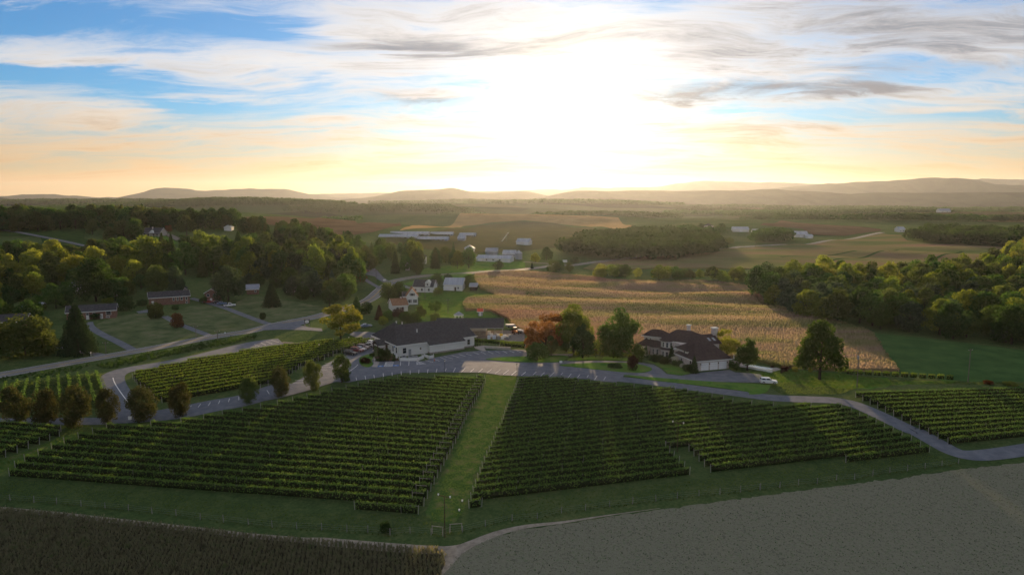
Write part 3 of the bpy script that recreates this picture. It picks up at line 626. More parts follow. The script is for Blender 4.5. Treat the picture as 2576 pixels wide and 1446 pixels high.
def crown_points(kind, n, r):
    """points and outward normals in a unit tree: height 1, half width 0.5"""
    def lobes(L, per):
        P, Q = [], []; vol = np.array([l[3] * l[4] for l in L]); cnt = (per * vol / vol.sum()).astype(int) + 3
        for (x, y, z, rx, rz), c in zip(L, cnt):
            d = r.normal(size=(c, 3)); d /= np.linalg.norm(d, axis=1)[:, None]
            rad = np.where(r.random(c) < .75, r.uniform(.80, 1.10, c), r.uniform(.2, .85, c))[:, None]
            P.append(np.array([x, y, z]) + d * rad * np.array([rx, rx, rz])); Q.append(d)
        return np.concatenate(P), np.concatenate(Q)
    if kind == 'pear':
        L = []
        for k in range(34):
            t = r.random(); z = .07 + .87 * t; w = .47 * math.sin(math.pi * min(1, (t * .86 + .06))) ** .75; a = r.uniform(0, 6.28)
            L.append((w * .78 * math.cos(a), w * .78 * math.sin(a), z, .16, .13))
        L += [(0, 0, .5, .28, .32), (0, 0, .22, .13, .15), (0, 0, .88, .12, .10)]
    elif kind == 'conifer':
        P, Q = [], []; lv = 15
        for k in range(lv):
            z = .07 + .90 * k / lv; w = .5 * (1 - k / lv) ** .82 + .02; nb = 9; c = int(n * (w + .05) / (lv * .30))
            a = (r.integers(0, nb, c) + r.normal(0, .16, c)) * 2 * math.pi / nb + k * 1.3; t = np.sqrt(r.random(c)) * r.uniform(.75, 1.1, c)
            P.append(np.column_stack([np.cos(a) * w * t, np.sin(a) * w * t, z - .05 * t + r.normal(0, .012, c)])); Q.append(np.column_stack([np.cos(a) * .4, np.sin(a) * .4, np.full(c, .9)]))
        return np.concatenate(P), np.concatenate(Q)
    elif kind == 'tall':
        L = [(0, 0, .82, .20, .17), (-.20, .05, .72, .17, .14), (.22, -.04, .62, .18, .15), (0, .1, .62, .24, .2), (-.25, -.05, .48, .2, .16), (.28, .08, .44, .2, .15), (0, -.1, .38, .28, .17), (-.15, .1, .28, .22, .13), (.18, 0, .25, .22, .12)]
    elif kind == 'sparse':
        L = []
        for k in range(26):
            t = r.random(); a = r.uniform(0, 6.28); w = .42 * math.sin(math.pi * (t * .8 + .16)) ** .7
            L.append((w * math.cos(a), w * math.sin(a), .22 + .70 * t, .13, .085))
        L += [(0, 0, .55, .22, .2)]
    elif kind == 'bush':
        L = [(0, 0, .40, .36, .45)]
        for k in range(16):
            a = r.uniform(0, 6.28); z = r.uniform(.15, .8); w = .38 * math.sqrt(max(0, 1 - (z - .1) ** 2)); L.append((w * .75 * math.cos(a), w * .75 * math.sin(a), z, .17, .17))
    elif kind == 'oak':
        L = [(0, 0, .52, .34, .32)]
        for k in range(22):
            t = r.random(); a = r.uniform(0, 6.28); z = .18 + .70 * t; w = .46 * (math.sin(math.pi * min(1, t * .80 + .22)) ** .75); L.append((w * .84 * math.cos(a), w * .84 * math.sin(a), z, .155, .11))
        L += [(r.uniform(-.1, .1), r.uniform(-.1, .1), .90, .14, .09)]
    elif kind == 'maple':
        L = [(0, 0, .50, .32, .30)]
        for k in range(24):
            t = r.random(); a = r.uniform(0, 6.28); z = .20 + .70 * t; w = .5 * (1 - t) ** .6 * (1 - .25 * (1 - t) ** 5); L.append((w * .78 * math.cos(a), w * .78 * math.sin(a), z, .14, .095))
        L += [(0, 0, .90, .09, .09)]
    else:
        L = [(0, 0, .50, .36, .38)]
        for k in range(18):
            t = r.random(); a = r.uniform(0, 6.28); z = .15 + .70 * t; w = .43 * (math.sin(math.pi * min(1, t * .74 + .20)) ** .6); L.append((w * .82 * math.cos(a), w * .82 * math.sin(a), z, .17, .14))
        L += [(0, 0, .86, .18, .12)]
    return lobes(L, n)
PROTO = {}
def crown(kind, cls, var):
    key = (kind, cls, var)
    if key not in PROTO:
        r = np.random.default_rng(hash(key[0] + key[1]) % 1 + 100 * var + sum(map(ord, kind + cls)))
        n, sz = {'near': (5200, .026), 'mid': (2300, .036), 'far': (900, .055)}[cls]
        if kind == 'sparse': n = int(n * .8)
        P, Q = crown_points(kind, n, r)
        V, F = leaf_quads(P, Q, sz, r, .55)
        PROTO[key] = np_mesh('crown', V, F, L_MID)
    return PROTO[key]
def trunk(kind, var):
    key = ('trunk', kind, var)
    if key not in PROTO:
        r = random.Random(var + 11); mb = MB()
        top = {'conifer': .92, 'pear': .6, 'bush': .35}.get(kind, .62); rad = {'conifer': .020, 'pear': .020, 'bush': .02}.get(kind, .026)
        mb.tube((0, 0, -.03), (0, 0, .25), rad * 1.25, rad, 7); mb.tube((0, 0, .25), (.01, .01, top), rad, rad * .35, 6)
        if kind != 'conifer':
            for k in range(6):
                a = k * 1.05 + r.uniform(-.3, .3); z = r.uniform(.16, .42); w = r.uniform(.2, .36); mb.tube((0, 0, z), (w * math.cos(a), w * math.sin(a), z + r.uniform(.14, .34)), rad * .55, rad * .15, 5)
        PROTO[key] = mb.mesh('trunk', M_BARK)
    return PROTO[key]
def tree(name, label, kind, base, height, width, m, cat='tree', group=None, cls='mid', var=None, parts=True):
    var = random.randrange(3) if var is None else var
    t = thing(name, label, cat, base, random.uniform(0, 6.28), group)
    c = obj('crown' if cat == 'tree' else 'foliage', crown(kind, cls, var), t); c.scale = (width, width, height)
    c.material_slots[0].link = 'OBJECT'; c.material_slots[0].material = m
    if parts:
        k = obj('trunk' if cat == 'tree' else 'stem', trunk(kind, var), t); tw = min(width, height * .8); k.scale = (tw, tw, height)
    return t
def pxm(p): return FPX / math.hypot(p.x, p.y)          # picture scale at a place (2576-wide pixels per metre)
def tree_at(tile, bx, by, top, w, name, label, kind, m, cat='tree', group=None, cls='mid', var=None):
    b = G(tile, bx, by); s = pxm(b); k = .2686
    return tree(name, label, kind, b, max(0.6, (by - top) * k / s), w * (.92 if kind == 'pear' else 1.1 if cat == 'tree' else 1.0) * k / s, m, cat, group, cls, var)
def inside(poly, x, y):
    c = np.zeros(np.shape(x), bool); n = len(poly)
    for i in range(n):
        a, b = poly[i], poly[(i + 1) % n]
        t = ((a[1] > y) != (b[1] > y)); xx = (b[0] - a[0]) * (y - a[1]) / ((b[1] - a[1]) or 1e-9) + a[0]
        c ^= t & (x < xx)
    return c
def scatter(poly, spacing, r, jitter=.42):
    x0, x1 = min(p[0] for p in poly), max(p[0] for p in poly); y0, y1 = min(p[1] for p in poly), max(p[1] for p in poly)
    gx, gy = np.meshgrid(np.arange(x0, x1, spacing), np.arange(y0, y1, spacing * .87)); gx = gx + (np.arange(gx.shape[0]) % 2)[:, None] * spacing / 2
    gx = gx.ravel() + r.uniform(-jitter, jitter, gx.size) * spacing; gy = gy.ravel() + r.uniform(-jitter, jitter, gy.size) * spacing
    k = inside(poly, gx, gy); return np.column_stack([gx[k], gy[k]])
def forest(poly, spacing, hr, kinds, mats, name, label, group, cls='mid', seed=1, wf=(.62, .95)):
    r = np.random.default_rng(seed); P = scatter(poly, spacing, r); o = []
    q1, q2 = (np.quantile(P[:, 0] / P[:, 1], (.33, .67)) if len(P) else (0, 0))
    for x, y in P:
        kind = kinds[r.integers(len(kinds))]; m = mats[r.integers(len(mats))]; h = r.uniform(*hr); wv = h * r.uniform(*wf) * (.55 if kind == 'conifer' else 1)
        lb = label.replace('tree', {L_DARK: 'dark green', L_MID: 'mid-green', L_BRIGHT: 'light green', L_YEL: 'yellowing', L_OLIVE: 'olive', L_BLUE: 'grey-green', L_PINE: 'blackish'}.get(m, 'brown') + (' conical' if kind == 'conifer' else ' ') + ('' if kind == 'conifer' else {'round': 'rounded', 'oak': 'broad', 'tall': 'upright', 'bush': 'low'}[kind]) + ' tree', 1)
        f = (h - hr[0]) / (hr[1] - hr[0]); lb = ('small ' if f < .3 else 'tall ' if f > .72 else '') + lb + (', towards its left' if x / y < q1 else ', towards its right' if x / y > q2 else ', near its middle')
        o.append(tree(name, lb, kind, (x, y, hz(x, y) - .1), h, wv, m, 'tree', group, cls, int(r.integers(3))))
    return o
def wood(name, poly, spacing, hr, m, seed, per=110, label=None):
    """a far wood that reads as one mass"""
    r = np.random.default_rng(seed); P = scatter(poly, spacing, r); VV, FF, n0 = [], [], 0; z = hgt(P[:, 0], P[:, 1])
    for (x, y), zz in zip(P, z):
        h = r.uniform(*hr); w = spacing * r.uniform(.62, .92); d = r.normal(size=(per, 3)); d /= np.linalg.norm(d, axis=1)[:, None]; d[:, 2] = np.where(d[:, 2] < -.6, -d[:, 2], d[:, 2])
        p = np.array([x, y, zz + h * .56]) + d * np.array([w, w, h * .44]) * r.uniform(.72, 1.08, per)[:, None]
        v, f = leaf_quads(p, d, max(h * .085, w * .20), r, .5); VV.append(v); FF.append(f + n0); n0 += len(v)
    o = obj(name, np_mesh(name, np.concatenate(VV), np.concatenate(FF), m)); tag(o, label or 'distant woodland of dark broadleaf trees', kind='stuff'); return o

# ================================================================== trees that stand singly
pear_l = ['reddish pear tree at the far left of the drive', 'egg-shaped pear tree, second from the left along the drive', 'broadest reddish pear tree along the drive at left', 'narrow pear tree just left of the drive junction',
          'broad pear tree just right of the drive junction', 'narrow tall pear tree beside the first angled parking bays', 'small olive pear tree at the middle of the drive parking', 'rust-tinged pear tree below the fenced vineyard corner',
          'pear tree second from the top of the drive', 'dark green pear tree at the parking lot entrance']
for i, a in enumerate([('B0', 155, 1275, 985, 250), ('B0', 425, 1290, 1000, 230), ('B0', 710, 1300, 970, 270), ('B0', 1020, 1280, 990, 200), ('B0', 1340, 1245, 960, 280), ('B0', 1690, 1210, 905, 205), ('B0', 2335, 1085, 850, 190), ('B1', 290, 1020, 750, 195), ('B1', 590, 960, 675, 195), ('B1', 860, 890, 635, 195)]):
    tree_at(*a, 'pear_tree', pear_l[i], 'pear', [L_PEAR, L_PEAR, L_PEAR, L_PEAR, L_PEAR, L_PEAR, L_OLIVE, L_PEAR, L_OLIVE, L_MID][i], group='pear trees along the drive', cls='near', var=i % 3)
S = [('B1', 850, 482, 135, 345, 'yellow_tree', 'large yellow-green tree beside the road entrance', 'sparse', L_YEL, 'near'),
     ('B1', 985, 395, 290, 80, 'young_tree', 'small green tree just right of the big yellow tree', 'round', L_BRIGHT, 'mid'),
     ('B2', 430, 610, 195, 350, 'maple_tree', 'rust-red maple tree beside the work yard', 'sparse', L_RUST, 'near'),
     ('B2', 300, 590, 440, 150, 'maple_tree', 'low rust-red tree at the edge of the work yard', 'round', L_RUST, 'near'),
     ('B2', 690, 610, 140, 350, 'tall_tree', 'tallest tree with several upright tops behind the lot', 'tall', L_BRIGHT, 'near'),
     ('B2', 620, 600, 360, 180, 'dark_tree', 'dark tree between the red maple and the tall tree', 'round', L_OLIVE, 'near'),
     ('B2', 775, 665, 325, 270, 'shade_tree', 'round dark green tree in front of the tallest tree', 'maple', L_DARK, 'near'),
     ('B2', 1120, 625, 170, 370, 'oak_tree', 'broad domed green tree left of the mansion', 'oak', L_MID, 'near'),
     ('B2', 1060, 665, 440, 230, 'shade_tree', 'small round tree in front of the broad domed tree', 'round', L_MID, 'near'),
     ('B2', 350, 688, 505, 205, 'shade_tree', 'small round tree on the kerbed island by the parking bays', 'round', L_MID, 'near'),
     ('B2', 480, 645, 440, 130, 'shade_tree', 'slim young tree at the back of the kerbed island', 'round', L_OLIVE, 'near'),
     ('B2', 900, 620, 480, 110, 'young_tree', 'sunlit yellow-green tree between the shade trees', 'sparse', L_BRIGHT, 'mid'),
     ('B2', 2120, 660, 380, 200, 'willow_tree', 'feathery yellow tree behind the mansion', 'sparse', L_YEL, 'near'),
     ('B2', 2315, 775, 470, 230, 'shade_tree', 'green tree beside the swimming pool', 'maple', L_MID, 'near'),
     ('B3', 660, 862, 325, 440, 'oak_tree', 'lone spreading tree on the sunlit slope at right', 'maple', L_MID, 'near'),
     ('B0', 240, 640, 265, 470, 'oak_tree', 'huge dark tree with yellow top at the left edge', 'bush', L_OLIVE, 'near'),
     ('B0', 735, 620, 185, 270, 'spruce_tree', 'black-green spruce in front of the brick ranch house', 'conifer', L_PINE, 'near'),
     ('A1', 205, 1350, 1120, 155, 'spruce_tree', 'dark conical spruce alone on the left lawn', 'conifer', L_PINE, 'near'),
     ('A0', 2140, 1300, 985, 280, 'oak_tree', 'large round tree beside the small gabled brick house', 'round', L_BLUE, 'near'),
     ('A0', 900, 1300, 945, 290, 'oak_tree', 'large dark domed tree above the pale two-storey house', 'round', L_DARK, 'near'),
     ('A0', 1480, 1255, 985, 180, 'shade_tree', 'left of two olive trees behind the brick ranch', 'round', L_OLIVE, 'near'),
     ('A0', 1650, 1245, 985, 155, 'shade_tree', 'right of two trees behind the brick ranch, greyer', 'round', L_BLUE, 'near'),
     ('A1', 2050, 1170, 1045, 140, 'shade_tree', 'round green tree beside the white garage', 'round', L_MID, 'mid'),
     ('A1', 1745, 1150, 1030, 120, 'shade_tree', 'dark tree behind the white house with dormer', 'round', L_DARK, 'mid'),
     ('A1', 1855, 1120, 1040, 80, 'shade_tree', 'small dark tree between the white house and garage', 'round', L_DARK, 'mid'),
     ('A1', 1765, 1235, 1165, 95, 'young_tree', 'yellow-green bushy tree right of the dormer house', 'round', L_BRIGHT, 'mid'),
     ('B1', 1735, 232, 120, 120, 'apple_tree', 'low spreading tree on the bright lawn', 'sparse', L_MID, 'mid'),
     ('B1', 1735, 335, 232, 105, 'shade_tree', 'round olive tree just above the winery roof', 'round', L_OLIVE, 'mid'),
     ('B1', 1505, 385, 212, 255, 'shade_tree', 'wide dark round tree behind the winery', 'bush', L_DARK, 'near'),
     ('B1', 1395, 275, 185, 135, 'plum_tree', 'dark purple round tree by the brown roof house', 'bush', L_PLUM, 'mid'),
     ('B1', 1600, 275, 165, 95, 'shade_tree', 'small tree between brown roof house and lawn', 'round', L_OLIVE, 'mid'),
     ('B1', 1212, 300, 150, 85, 'spruce_tree', 'reddish dark conical tree left of the brown roof house', 'conifer', L_PLUM, 'mid'),
     ('B1', 1295, 315, 212, 90, 'shade_tree', 'dark tree in front of the purple tree', 'round', L_DARK, 'mid'),
     ('B1', 1250, 355, 262, 90, 'young_tree', 'small light green tree above the parked car', 'round', L_BRIGHT, 'mid'),
     ('B1', 1000, 245, 68, 120, 'spruce_tree', 'dark tree just right of the yellow tree by the road', 'conifer', L_DARK, 'mid'),
     ('B1', 1090, 245, 130, 110, 'shade_tree', 'dark round tree beside the road bend', 'round', L_DARK, 'mid'),
     ('B1', 1295, 130, -60, 150, 'shade_tree', 'grey-green tree left of the white gabled house', 'round', L_OLIVE, 'mid'),
     ('B1', 1430, 110, 10, 110, 'shade_tree', 'brownish tree behind the white gabled house', 'round', L_OLIVE, 'mid'),
     ('A1', 1400, 1290, 1110, 160, 'shade_tree', 'large dark tree by the road junction', 'round', L_DARK, 'mid'),
     ('A1', 1010, 1120, 1015, 160, 'maple_tree', 'orange-brown tree beside the side road', 'round', L_RUST, 'mid'),
     ('A1', 900, 1170, 1060, 130, 'shade_tree', 'grey-green tree left of the side road', 'round', L_BLUE, 'mid'),
     ('A1', 770, 1290, 1085, 170, 'shade_tree', 'olive tree at the upper edge of the left lawn', 'round', L_OLIVE, 'mid'),
     ('A1', 2320, 1005, 915, 105, 'shade_tree', 'round tree in front of the long white barn', 'round', L_DARK, 'mid'),
     ('A2', 330, 935, 842, 85, 'young_tree', 'pale yellow tree right of the grain silo', 'round', L_YEL, 'mid'),
     ('A2', 435, 920, 785, 110, 'shade_tree', 'dark tree behind the pale yellow tree', 'round', L_DARK, 'mid'),
     ('A2', 300, 995, 930, 30, 'cedar_tree', 'narrow dark cedar by the road fork', 'conifer', L_PINE, 'mid'),
     ('A0', 1265, 720, 540, 130, 'shade_tree', 'rounded tree left of the hilltop house', 'round', L_MID, 'mid'),
     ('A0', 1160, 715, 555, 120, 'shade_tree', 'olive tree second left of the hilltop house', 'round', L_OLIVE, 'mid'),
     ('A0', 1750, 690, 510, 150, 'shade_tree', 'tall rounded tree right of the hilltop house', 'oak', L_OLIVE, 'mid'),
     ('A0', 1580, 650, 588, 65, 'maple_tree', 'small reddish tree right of the hilltop house', 'bush', L_RUST, 'mid'),
     ('A0', 1740, 760, 680, 130, 'shade_tree', 'dark bushy tree below the hilltop drive', 'bush', L_DARK, 'mid'),
     ('A2', 1150 + 920, 628, 568, 75, 'shade_tree', 'lone dark round tree on the green knoll', 'round', L_DARK, 'far'),
     ('A2', 1885, 612, 570, 55, 'shade_tree', 'left dark tree on top of the green knoll', 'round', L_DARK, 'far'),
     ('A2', 2150, 770, 705, 75, 'shade_tree', 'round olive tree at the foot of the knoll', 'round', L_OLIVE, 'mid'),
     ('A2', 700, 950, 880, 90, 'shade_tree', 'dark tree where the two roads meet', 'round', L_DARK, 'mid')]
for q in S: tree_at(*q[:5], q[5], q[6], q[7], q[8], cls=q[9])
BU = [('B1', 1262, 690, 535, 140, 'round_shrub', 'big rounded shrub at the winery entrance', 'bush', L_DARK),
      ('B1', 1345, 690, 600, 40, 'cypress_shrub', 'narrow upright shrub at the winery corner', 'conifer', L_DARK),
      ('B1', 1080, 715, 640, 120, 'low_shrub', 'dark reddish low shrub on the entrance island', 'bush', L_PLUM),
      ('B1', 1145, 650, 605, 70, 'low_shrub', 'green low shrub at the top of the entrance island', 'bush', L_MID),
      ('B1', 1210, 690, 660, 90, 'low_shrub', 'low shrub left of the big rounded shrub', 'bush', L_DARK),
      ('B1', 910, 880, 830, 70, 'low_shrub', 'green shrub at the foot of the dark pear tree', 'bush', L_MID),
      ('B2', 1240, 775, 620, 145, 'round_shrub', 'dark brown-red round shrub on the driveway island', 'bush', L_PLUM),
      ('B2', 1070, 752, 700, 170, 'low_shrub', 'dark low hedge plant on the driveway island', 'bush', L_DARK),
      ('B2', 1300, 700, 500, 130, 'dark_shrub', 'tall dark shrub at the left corner of the mansion', 'bush', L_OLIVE),
      ('M', 1185, 1040, 865, 95, 'cypress_shrub', 'clipped cone shrub beside the garage doors', 'conifer', L_DARK),
      ('M', 800, 800, 665, 80, 'cypress_shrub', 'clipped cone shrub left of the mansion porch', 'conifer', L_DARK),
      ('M', 985, 880, 740, 80, 'cypress_shrub', 'clipped cone shrub right of the mansion porch', 'conifer', L_DARK),
      ('M', 360, 770, 640, 55, 'cypress_shrub', 'slim cone shrub on the mansion left wing', 'conifer', L_DARK),
      ('M', 300, 760, 680, 130, 'flowering_shrub', 'white flowering shrub at the mansion left end', 'bush', L_WHITE),
      ('M', 830, 870, 800, 110, 'flowering_shrub', 'white flowering shrub before the mansion porch', 'bush', L_WHITE),
      ('M', 1010, 950, 900, 90, 'flowering_shrub', 'white flowering shrub near the garage corner', 'bush', L_WHITE),
      ('M', 560, 840, 760, 170, 'low_shrub', 'low green shrub under the mansion left windows', 'bush', L_DARK),
      ('M', 700, 880, 800, 140, 'low_shrub', 'dark low shrub along the mansion front bed', 'bush', L_OLIVE),
      ('M', 900, 920, 850, 130, 'low_shrub', 'low shrub in front of the flowering bed', 'bush', L_MID),
      ('M', 1070, 1010, 930, 130, 'low_shrub', 'dark low shrub at the lawn edge near the garage', 'bush', L_DARK),
      ('M', 1870, 985, 890, 120, 'round_shrub', 'dark round shrub right of the garage', 'bush', L_DARK),
      ('B3', 335, 785, 725, 90, 'low_shrub', 'dark shrub behind the short pool fence', 'bush', L_PLUM),
      ('B3', 215, 745, 728, 45, 'low_shrub', 'small dark shrub on the far pool edge', 'bush', L_PLUM),
      ('B3', 430, 790, 735, 60, 'young_bush', 'yellow bush left of the lone spreading tree', 'bush', L_YEL),
      ('B3', 575, 790, 745, 45, 'young_bush', 'yellow bush behind the lone spreading tree', 'bush', L_YEL),
      ('B0', 1460, 290, 140, 150, 'round_shrub', 'olive round bush in front of the brick ranch', 'bush', L_OLIVE),
      ('B0', 1660, 375, 235, 120, 'round_shrub', 'brown-tinged round bush on the left lawn', 'bush', L_RUST),
      ('B0', 1180, 215, 85, 165, 'round_shrub', 'dark round bush left of the brick ranch', 'bush', L_DARK),
      ('B0', 1330, 170, 110, 100, 'round_shrub', 'dark bush at the brick ranch gable', 'bush', L_DARK),
      ('B0', 1640, 210, 160, 70, 'round_shrub', 'dark bush below the brick ranch wall', 'bush', L_DARK),
      ('B0', 1010, 160, 95, 120, 'round_shrub', 'light green bush behind the brick ranch at left', 'bush', L_BRIGHT),
      ('B0', 900, 295, 240, 120, 'round_shrub', 'dark bush against the left brick ranch front', 'bush', L_DARK),
      ('B0', 2460, 300, 220, 60, 'round_shrub', 'thin bush on the upper left lawn', 'bush', L_OLIVE),
      ('B0', 1905, 150, 85, 80, 'round_shrub', 'dark bush before the small gabled brick house', 'bush', L_DARK),
      ('B1', 120, 300, 235, 70, 'round_shrub', 'thin bush on the lawn left of the yellow tree', 'bush', L_OLIVE),
      ('C1', 1265, 1045, 915, 130, 'round_shrub', 'dark bush growing on the wire fence', 'bush', L_DARK),
      ('B3', 2240, 905, 870, 90, 'round_shrub', 'brown bush behind the right vineyard block', 'bush', L_RUST),
      ('B3', 2440, 915, 880, 120, 'round_shrub', 'yellow-green bush behind the right vineyard block', 'bush', L_YEL)]
for q in BU: tree_at(*q[:5], q[5], q[6], q[7], q[8], cat='shrub', cls='mid')

# ================================================================== woods made of single trees
def pts(*p): return [G(*q).xy for q in p]
RW = pts((1882, 737), (1925, 774), (2000, 796), (2090, 815), (2185, 836), (2300, 848), (2400, 858), (2576, 872), (2680, 884)) + pts((2680, 760), (2576, 735), (2450, 745), (2300, 760), (2150, 750), (2000, 735), (1930, 722))
RW2 = pts((1960, 735), (2150, 750), (2300, 760), (2450, 745), (2576, 735), (2680, 745)) + pts((2680, 640), (2576, 640), (2480, 690), (2400, 708), (2250, 712), (2100, 718), (1980, 715))
GR = 'trees of the wood at right'
forest(RW, 11.5, (10, 17), ['round', 'oak', 'round', 'oak'], [L_DARK, L_MID, L_MID, L_BLUE, L_BRIGHT, L_OLIVE], 'broadleaf_tree', 'tree at the front of the dense right wood', GR, 'mid', 3, (.75, 1.05))
forest(RW2, 15, (13, 20), ['round', 'oak', 'tall'], [L_DARK, L_MID, L_BRIGHT, L_OLIVE, L_YEL], 'broadleaf_tree', 'tree deep in the dense right wood', GR, 'mid', 4, (.7, .95))
GL = 'trees of the wood at left'
LW = pts((365, 705), (430, 700), (520, 700), (620, 712), (740, 712), (860, 720), (925, 712), (900, 668), (820, 655), (700, 655), (560, 650), (440, 650), (370, 660))
forest(LW, 14, (14, 24), ['conifer', 'round', 'oak', 'round', 'oak'], [L_PINE, L_DARK, L_OLIVE, L_OLIVE, L_MID, L_MID, L_BRIGHT], 'woodland_tree', 'tree in the middle of the left wood', GL, 'mid', 5)
LWB = pts((790, 772), (860, 778), (918, 770), (925, 716), (860, 722), (700, 718), (690, 738), (745, 750))
forest(LWB, 13.5, (8, 14), ['round', 'bush', 'oak', 'conifer'], [L_DARK, L_OLIVE, L_MID, L_BLUE, L_DARK], 'woodland_tree', 'tree left of the road bend', GL, 'mid', 15, (.8, 1.1))
LWC = pts((300, 768), (330, 745), (420, 715), (440, 705), (360, 705), (290, 735), (255, 760))
forest(LWC, 12, (8, 12), ['round', 'bush', 'oak'], [L_DARK, L_OLIVE, L_MID, L_DARK], 'woodland_tree', 'tree between the brick ranches and the wood', GL, 'mid', 16, (.8, 1.1))
LWD = pts((560, 728), (640, 735), (700, 728), (690, 712), (560, 708))
forest(LWD, 12, (8, 13), ['round', 'oak', 'conifer'], [L_DARK, L_PINE, L_OLIVE], 'woodland_tree', 'tree behind the brick cottage', GL, 'mid', 17, (.7, 1.0))
LW2 = pts((-40, 770), (120, 745), (280, 735), (370, 705), (380, 660), (330, 640), (200, 660), (100, 655), (-40, 650))
forest(LW2, 15, (11, 17), ['round', 'oak', 'round'], [L_DARK, L_MID, L_BRIGHT, L_OLIVE, L_YEL, L_YEL], 'woodland_tree', 'tree above the brick houses at far left', GL, 'mid', 6, (.75, 1.05))
LW3 = pts((-40, 830), (40, 835), (150, 790), (190, 745), (60, 740), (-40, 750))
forest(LW3, 14, (7, 11), ['round', 'oak', 'bush'], [L_DARK, L_DARK, L_MID], 'woodland_tree', 'tree among the brick houses at far left', GL, 'mid', 7, (.8, 1.05))
LW4 = pts((-60, 585), (150, 583), (330, 583), (480, 578), (600, 580), (600, 572), (480, 566), (300, 566), (-60, 566))
forest(LW4, 11, (14, 20), ['round', 'oak'], [L_DARK, L_DARK, L_OLIVE, L_MID], 'hilltop_tree', 'tree of the line along the left hilltop', 'trees along the left hilltop', 'far', 8, (.8, 1.1))
LW5 = pts((600, 590), (700, 608), (800, 628), (900, 648), (900, 620), (820, 600), (700, 582), (610, 574))
forest(LW5, 15, (11, 17), ['round', 'oak', 'conifer'], [L_DARK, L_OLIVE, L_MID, L_MID], 'hillside_tree', 'tree of the belt below the left hilltop', 'trees along the left hilltop', 'far', 9, (.8, 1.1))
VW = pts((905, 690), (980, 695), (1060, 690), (1180, 682), (1200, 660), (1120, 655), (1030, 635), (900, 640))
forest(VW, 16, (10, 17), ['round', 'oak', 'round', 'conifer'], [L_OLIVE, L_MID, L_DARK, L_BRIGHT], 'valley_tree', 'tree in the valley by the road bend', 'trees in the valley by the road bend', 'mid', 10)
CR = pts((1490, 700), (1600, 706), (1720, 710), (1850, 712), (1900, 722), (1900, 706), (1800, 700), (1600, 694), (1490, 690))
forest(CR, 11, (6, 10.5), ['round', 'oak', 'bush'], [L_BRIGHT, L_YEL, L_OLIVE, L_MID], 'creek_tree', 'tree of the line along the creek', 'trees along the creek', 'mid', 11, (.9, 1.3))
forest(pts((1385, 685), (1440, 688), (1455, 680), (1400, 674)), 10, (6, 9), ['round'], [L_OLIVE, L_DARK], 'creek_tree', 'tree at the left end of the creek line', 'trees along the creek', 'mid', 12, (.9, 1.2))
LB = pts((215, 605), (330, 608), (335, 590), (220, 588))
forest(LB, 15, (10, 14), ['round', 'oak'], [L_DARK, L_OLIVE], 'hillside_tree', 'tree of the clump left of the hilltop house', 'trees along the left hilltop', 'far', 13)
# far masses
wood('far_wood', pts((1400, 640), (1520, 655), (1640, 660), (1760, 650), (1810, 632), (1800, 610), (1700, 592), (1600, 590), (1500, 605)), 11, (9, 15), L_DARK, 20, 130)
wood('far_wood', pts((1650, 592), (1740, 598), (1830, 592), (1720, 584)), 11, (8, 13), L_DARK, 21, 100)
wood('far_wood', pts((2280, 605), (2400, 618), (2540, 622), (2620, 625), (2620, 600), (2500, 592), (2350, 588)), 13, (10, 16), L_DARK, 22, 110)
wood('far_wood', pts((1900, 612), (1970, 612), (1985, 600), (1910, 596)), 12, (10, 15), L_DARK, 23, 110)
def around(cx_px, dist, w, d, n=18, rot=0):
    cx = (cx_px - 1288) / 1717 * dist; return [Vector((cx + w * math.cos(a) * (1 + .25 * math.sin(3 * a + cx)), dist + d * math.sin(a) * (1 + .25 * math.cos(2 * a)) + rot * w * math.cos(a))) for a in np.linspace(0, 2 * math.pi, n, endpoint=False)]
for i, a in enumerate([(560, 2450, 560, 230, -.12), (980, 2080, 260, 120, -.1), (1160, 1900, 60, 60, 0), (1550, 1760, 180, 80, 0), (1440, 1500, 38, 22, 0), (1424, 3250, 520, 200, 0), (1250, 4200, 900, 200, 0), (250, 3500, 800, 220, 0), (1900, 3800, 800, 200, 0), (2450, 3100, 800, 200, 0),
                       (2080, 2100, 330, 60, .1), (2300, 2500, 500, 70, 0), (2150, 1480, 200, 35, -.12), (2450, 1560, 250, 40, 0), (1850, 2300, 200, 60, 0), (1980, 1620, 90, 35, 0), (900, 1560, 40, 20, 0), (860, 1300, 30, 14, 0), (2480, 2150, 260, 50, 0), (1900, 2900, 300, 60, 0), (2300, 1300, 120, 30, -.1)]):
    wood('far_wood', around(a[0], a[1], a[2], a[3], 18, a[4]), 15 if a[1] < 2000 else (20 if a[1] < 3000 else 30), (9, 15) if a[1] < 3000 else (12, 18), L_DARK, 30 + i, 45 if a[1] > 1700 else 70)
# weedy bank between road and loop drive
def brush(name, poly, spacing, hr, m, seed, per=26, size=.16, label=None, aspect=.8):
    r = np.random.default_rng(seed); P = scatter(poly, spacing, r); z = hgt(P[:, 0], P[:, 1]); n = len(P); h = r.uniform(hr[0], hr[1], n)
    idx = np.repeat(np.arange(n), per); d = r.normal(size=(n * per, 3)); d /= np.linalg.norm(d, axis=1)[:, None]; d[:, 2] = np.abs(d[:, 2])
    C = np.column_stack([P, z])[idx]; Q = C + d * np.column_stack([h * aspect, h * aspect, h])[idx] * r.uniform(.3, 1.05, n * per)[:, None]
    V, F = leaf_quads(Q, d, size, r, .6); o = obj(name, np_mesh(name, V, F, m)); tag(o, label or 'rough weedy undergrowth along the road', kind='stuff'); return o
brush('roadside_brush', XT('B0', (880, 740), (1200, 660), (1600, 585), (2050, 500), (2400, 450), (2400, 480), (2000, 560), (1600, 640), (1300, 700), (1000, 770)), 1.6, (.5, 1.5), L_DARK, 60, 30, .22)
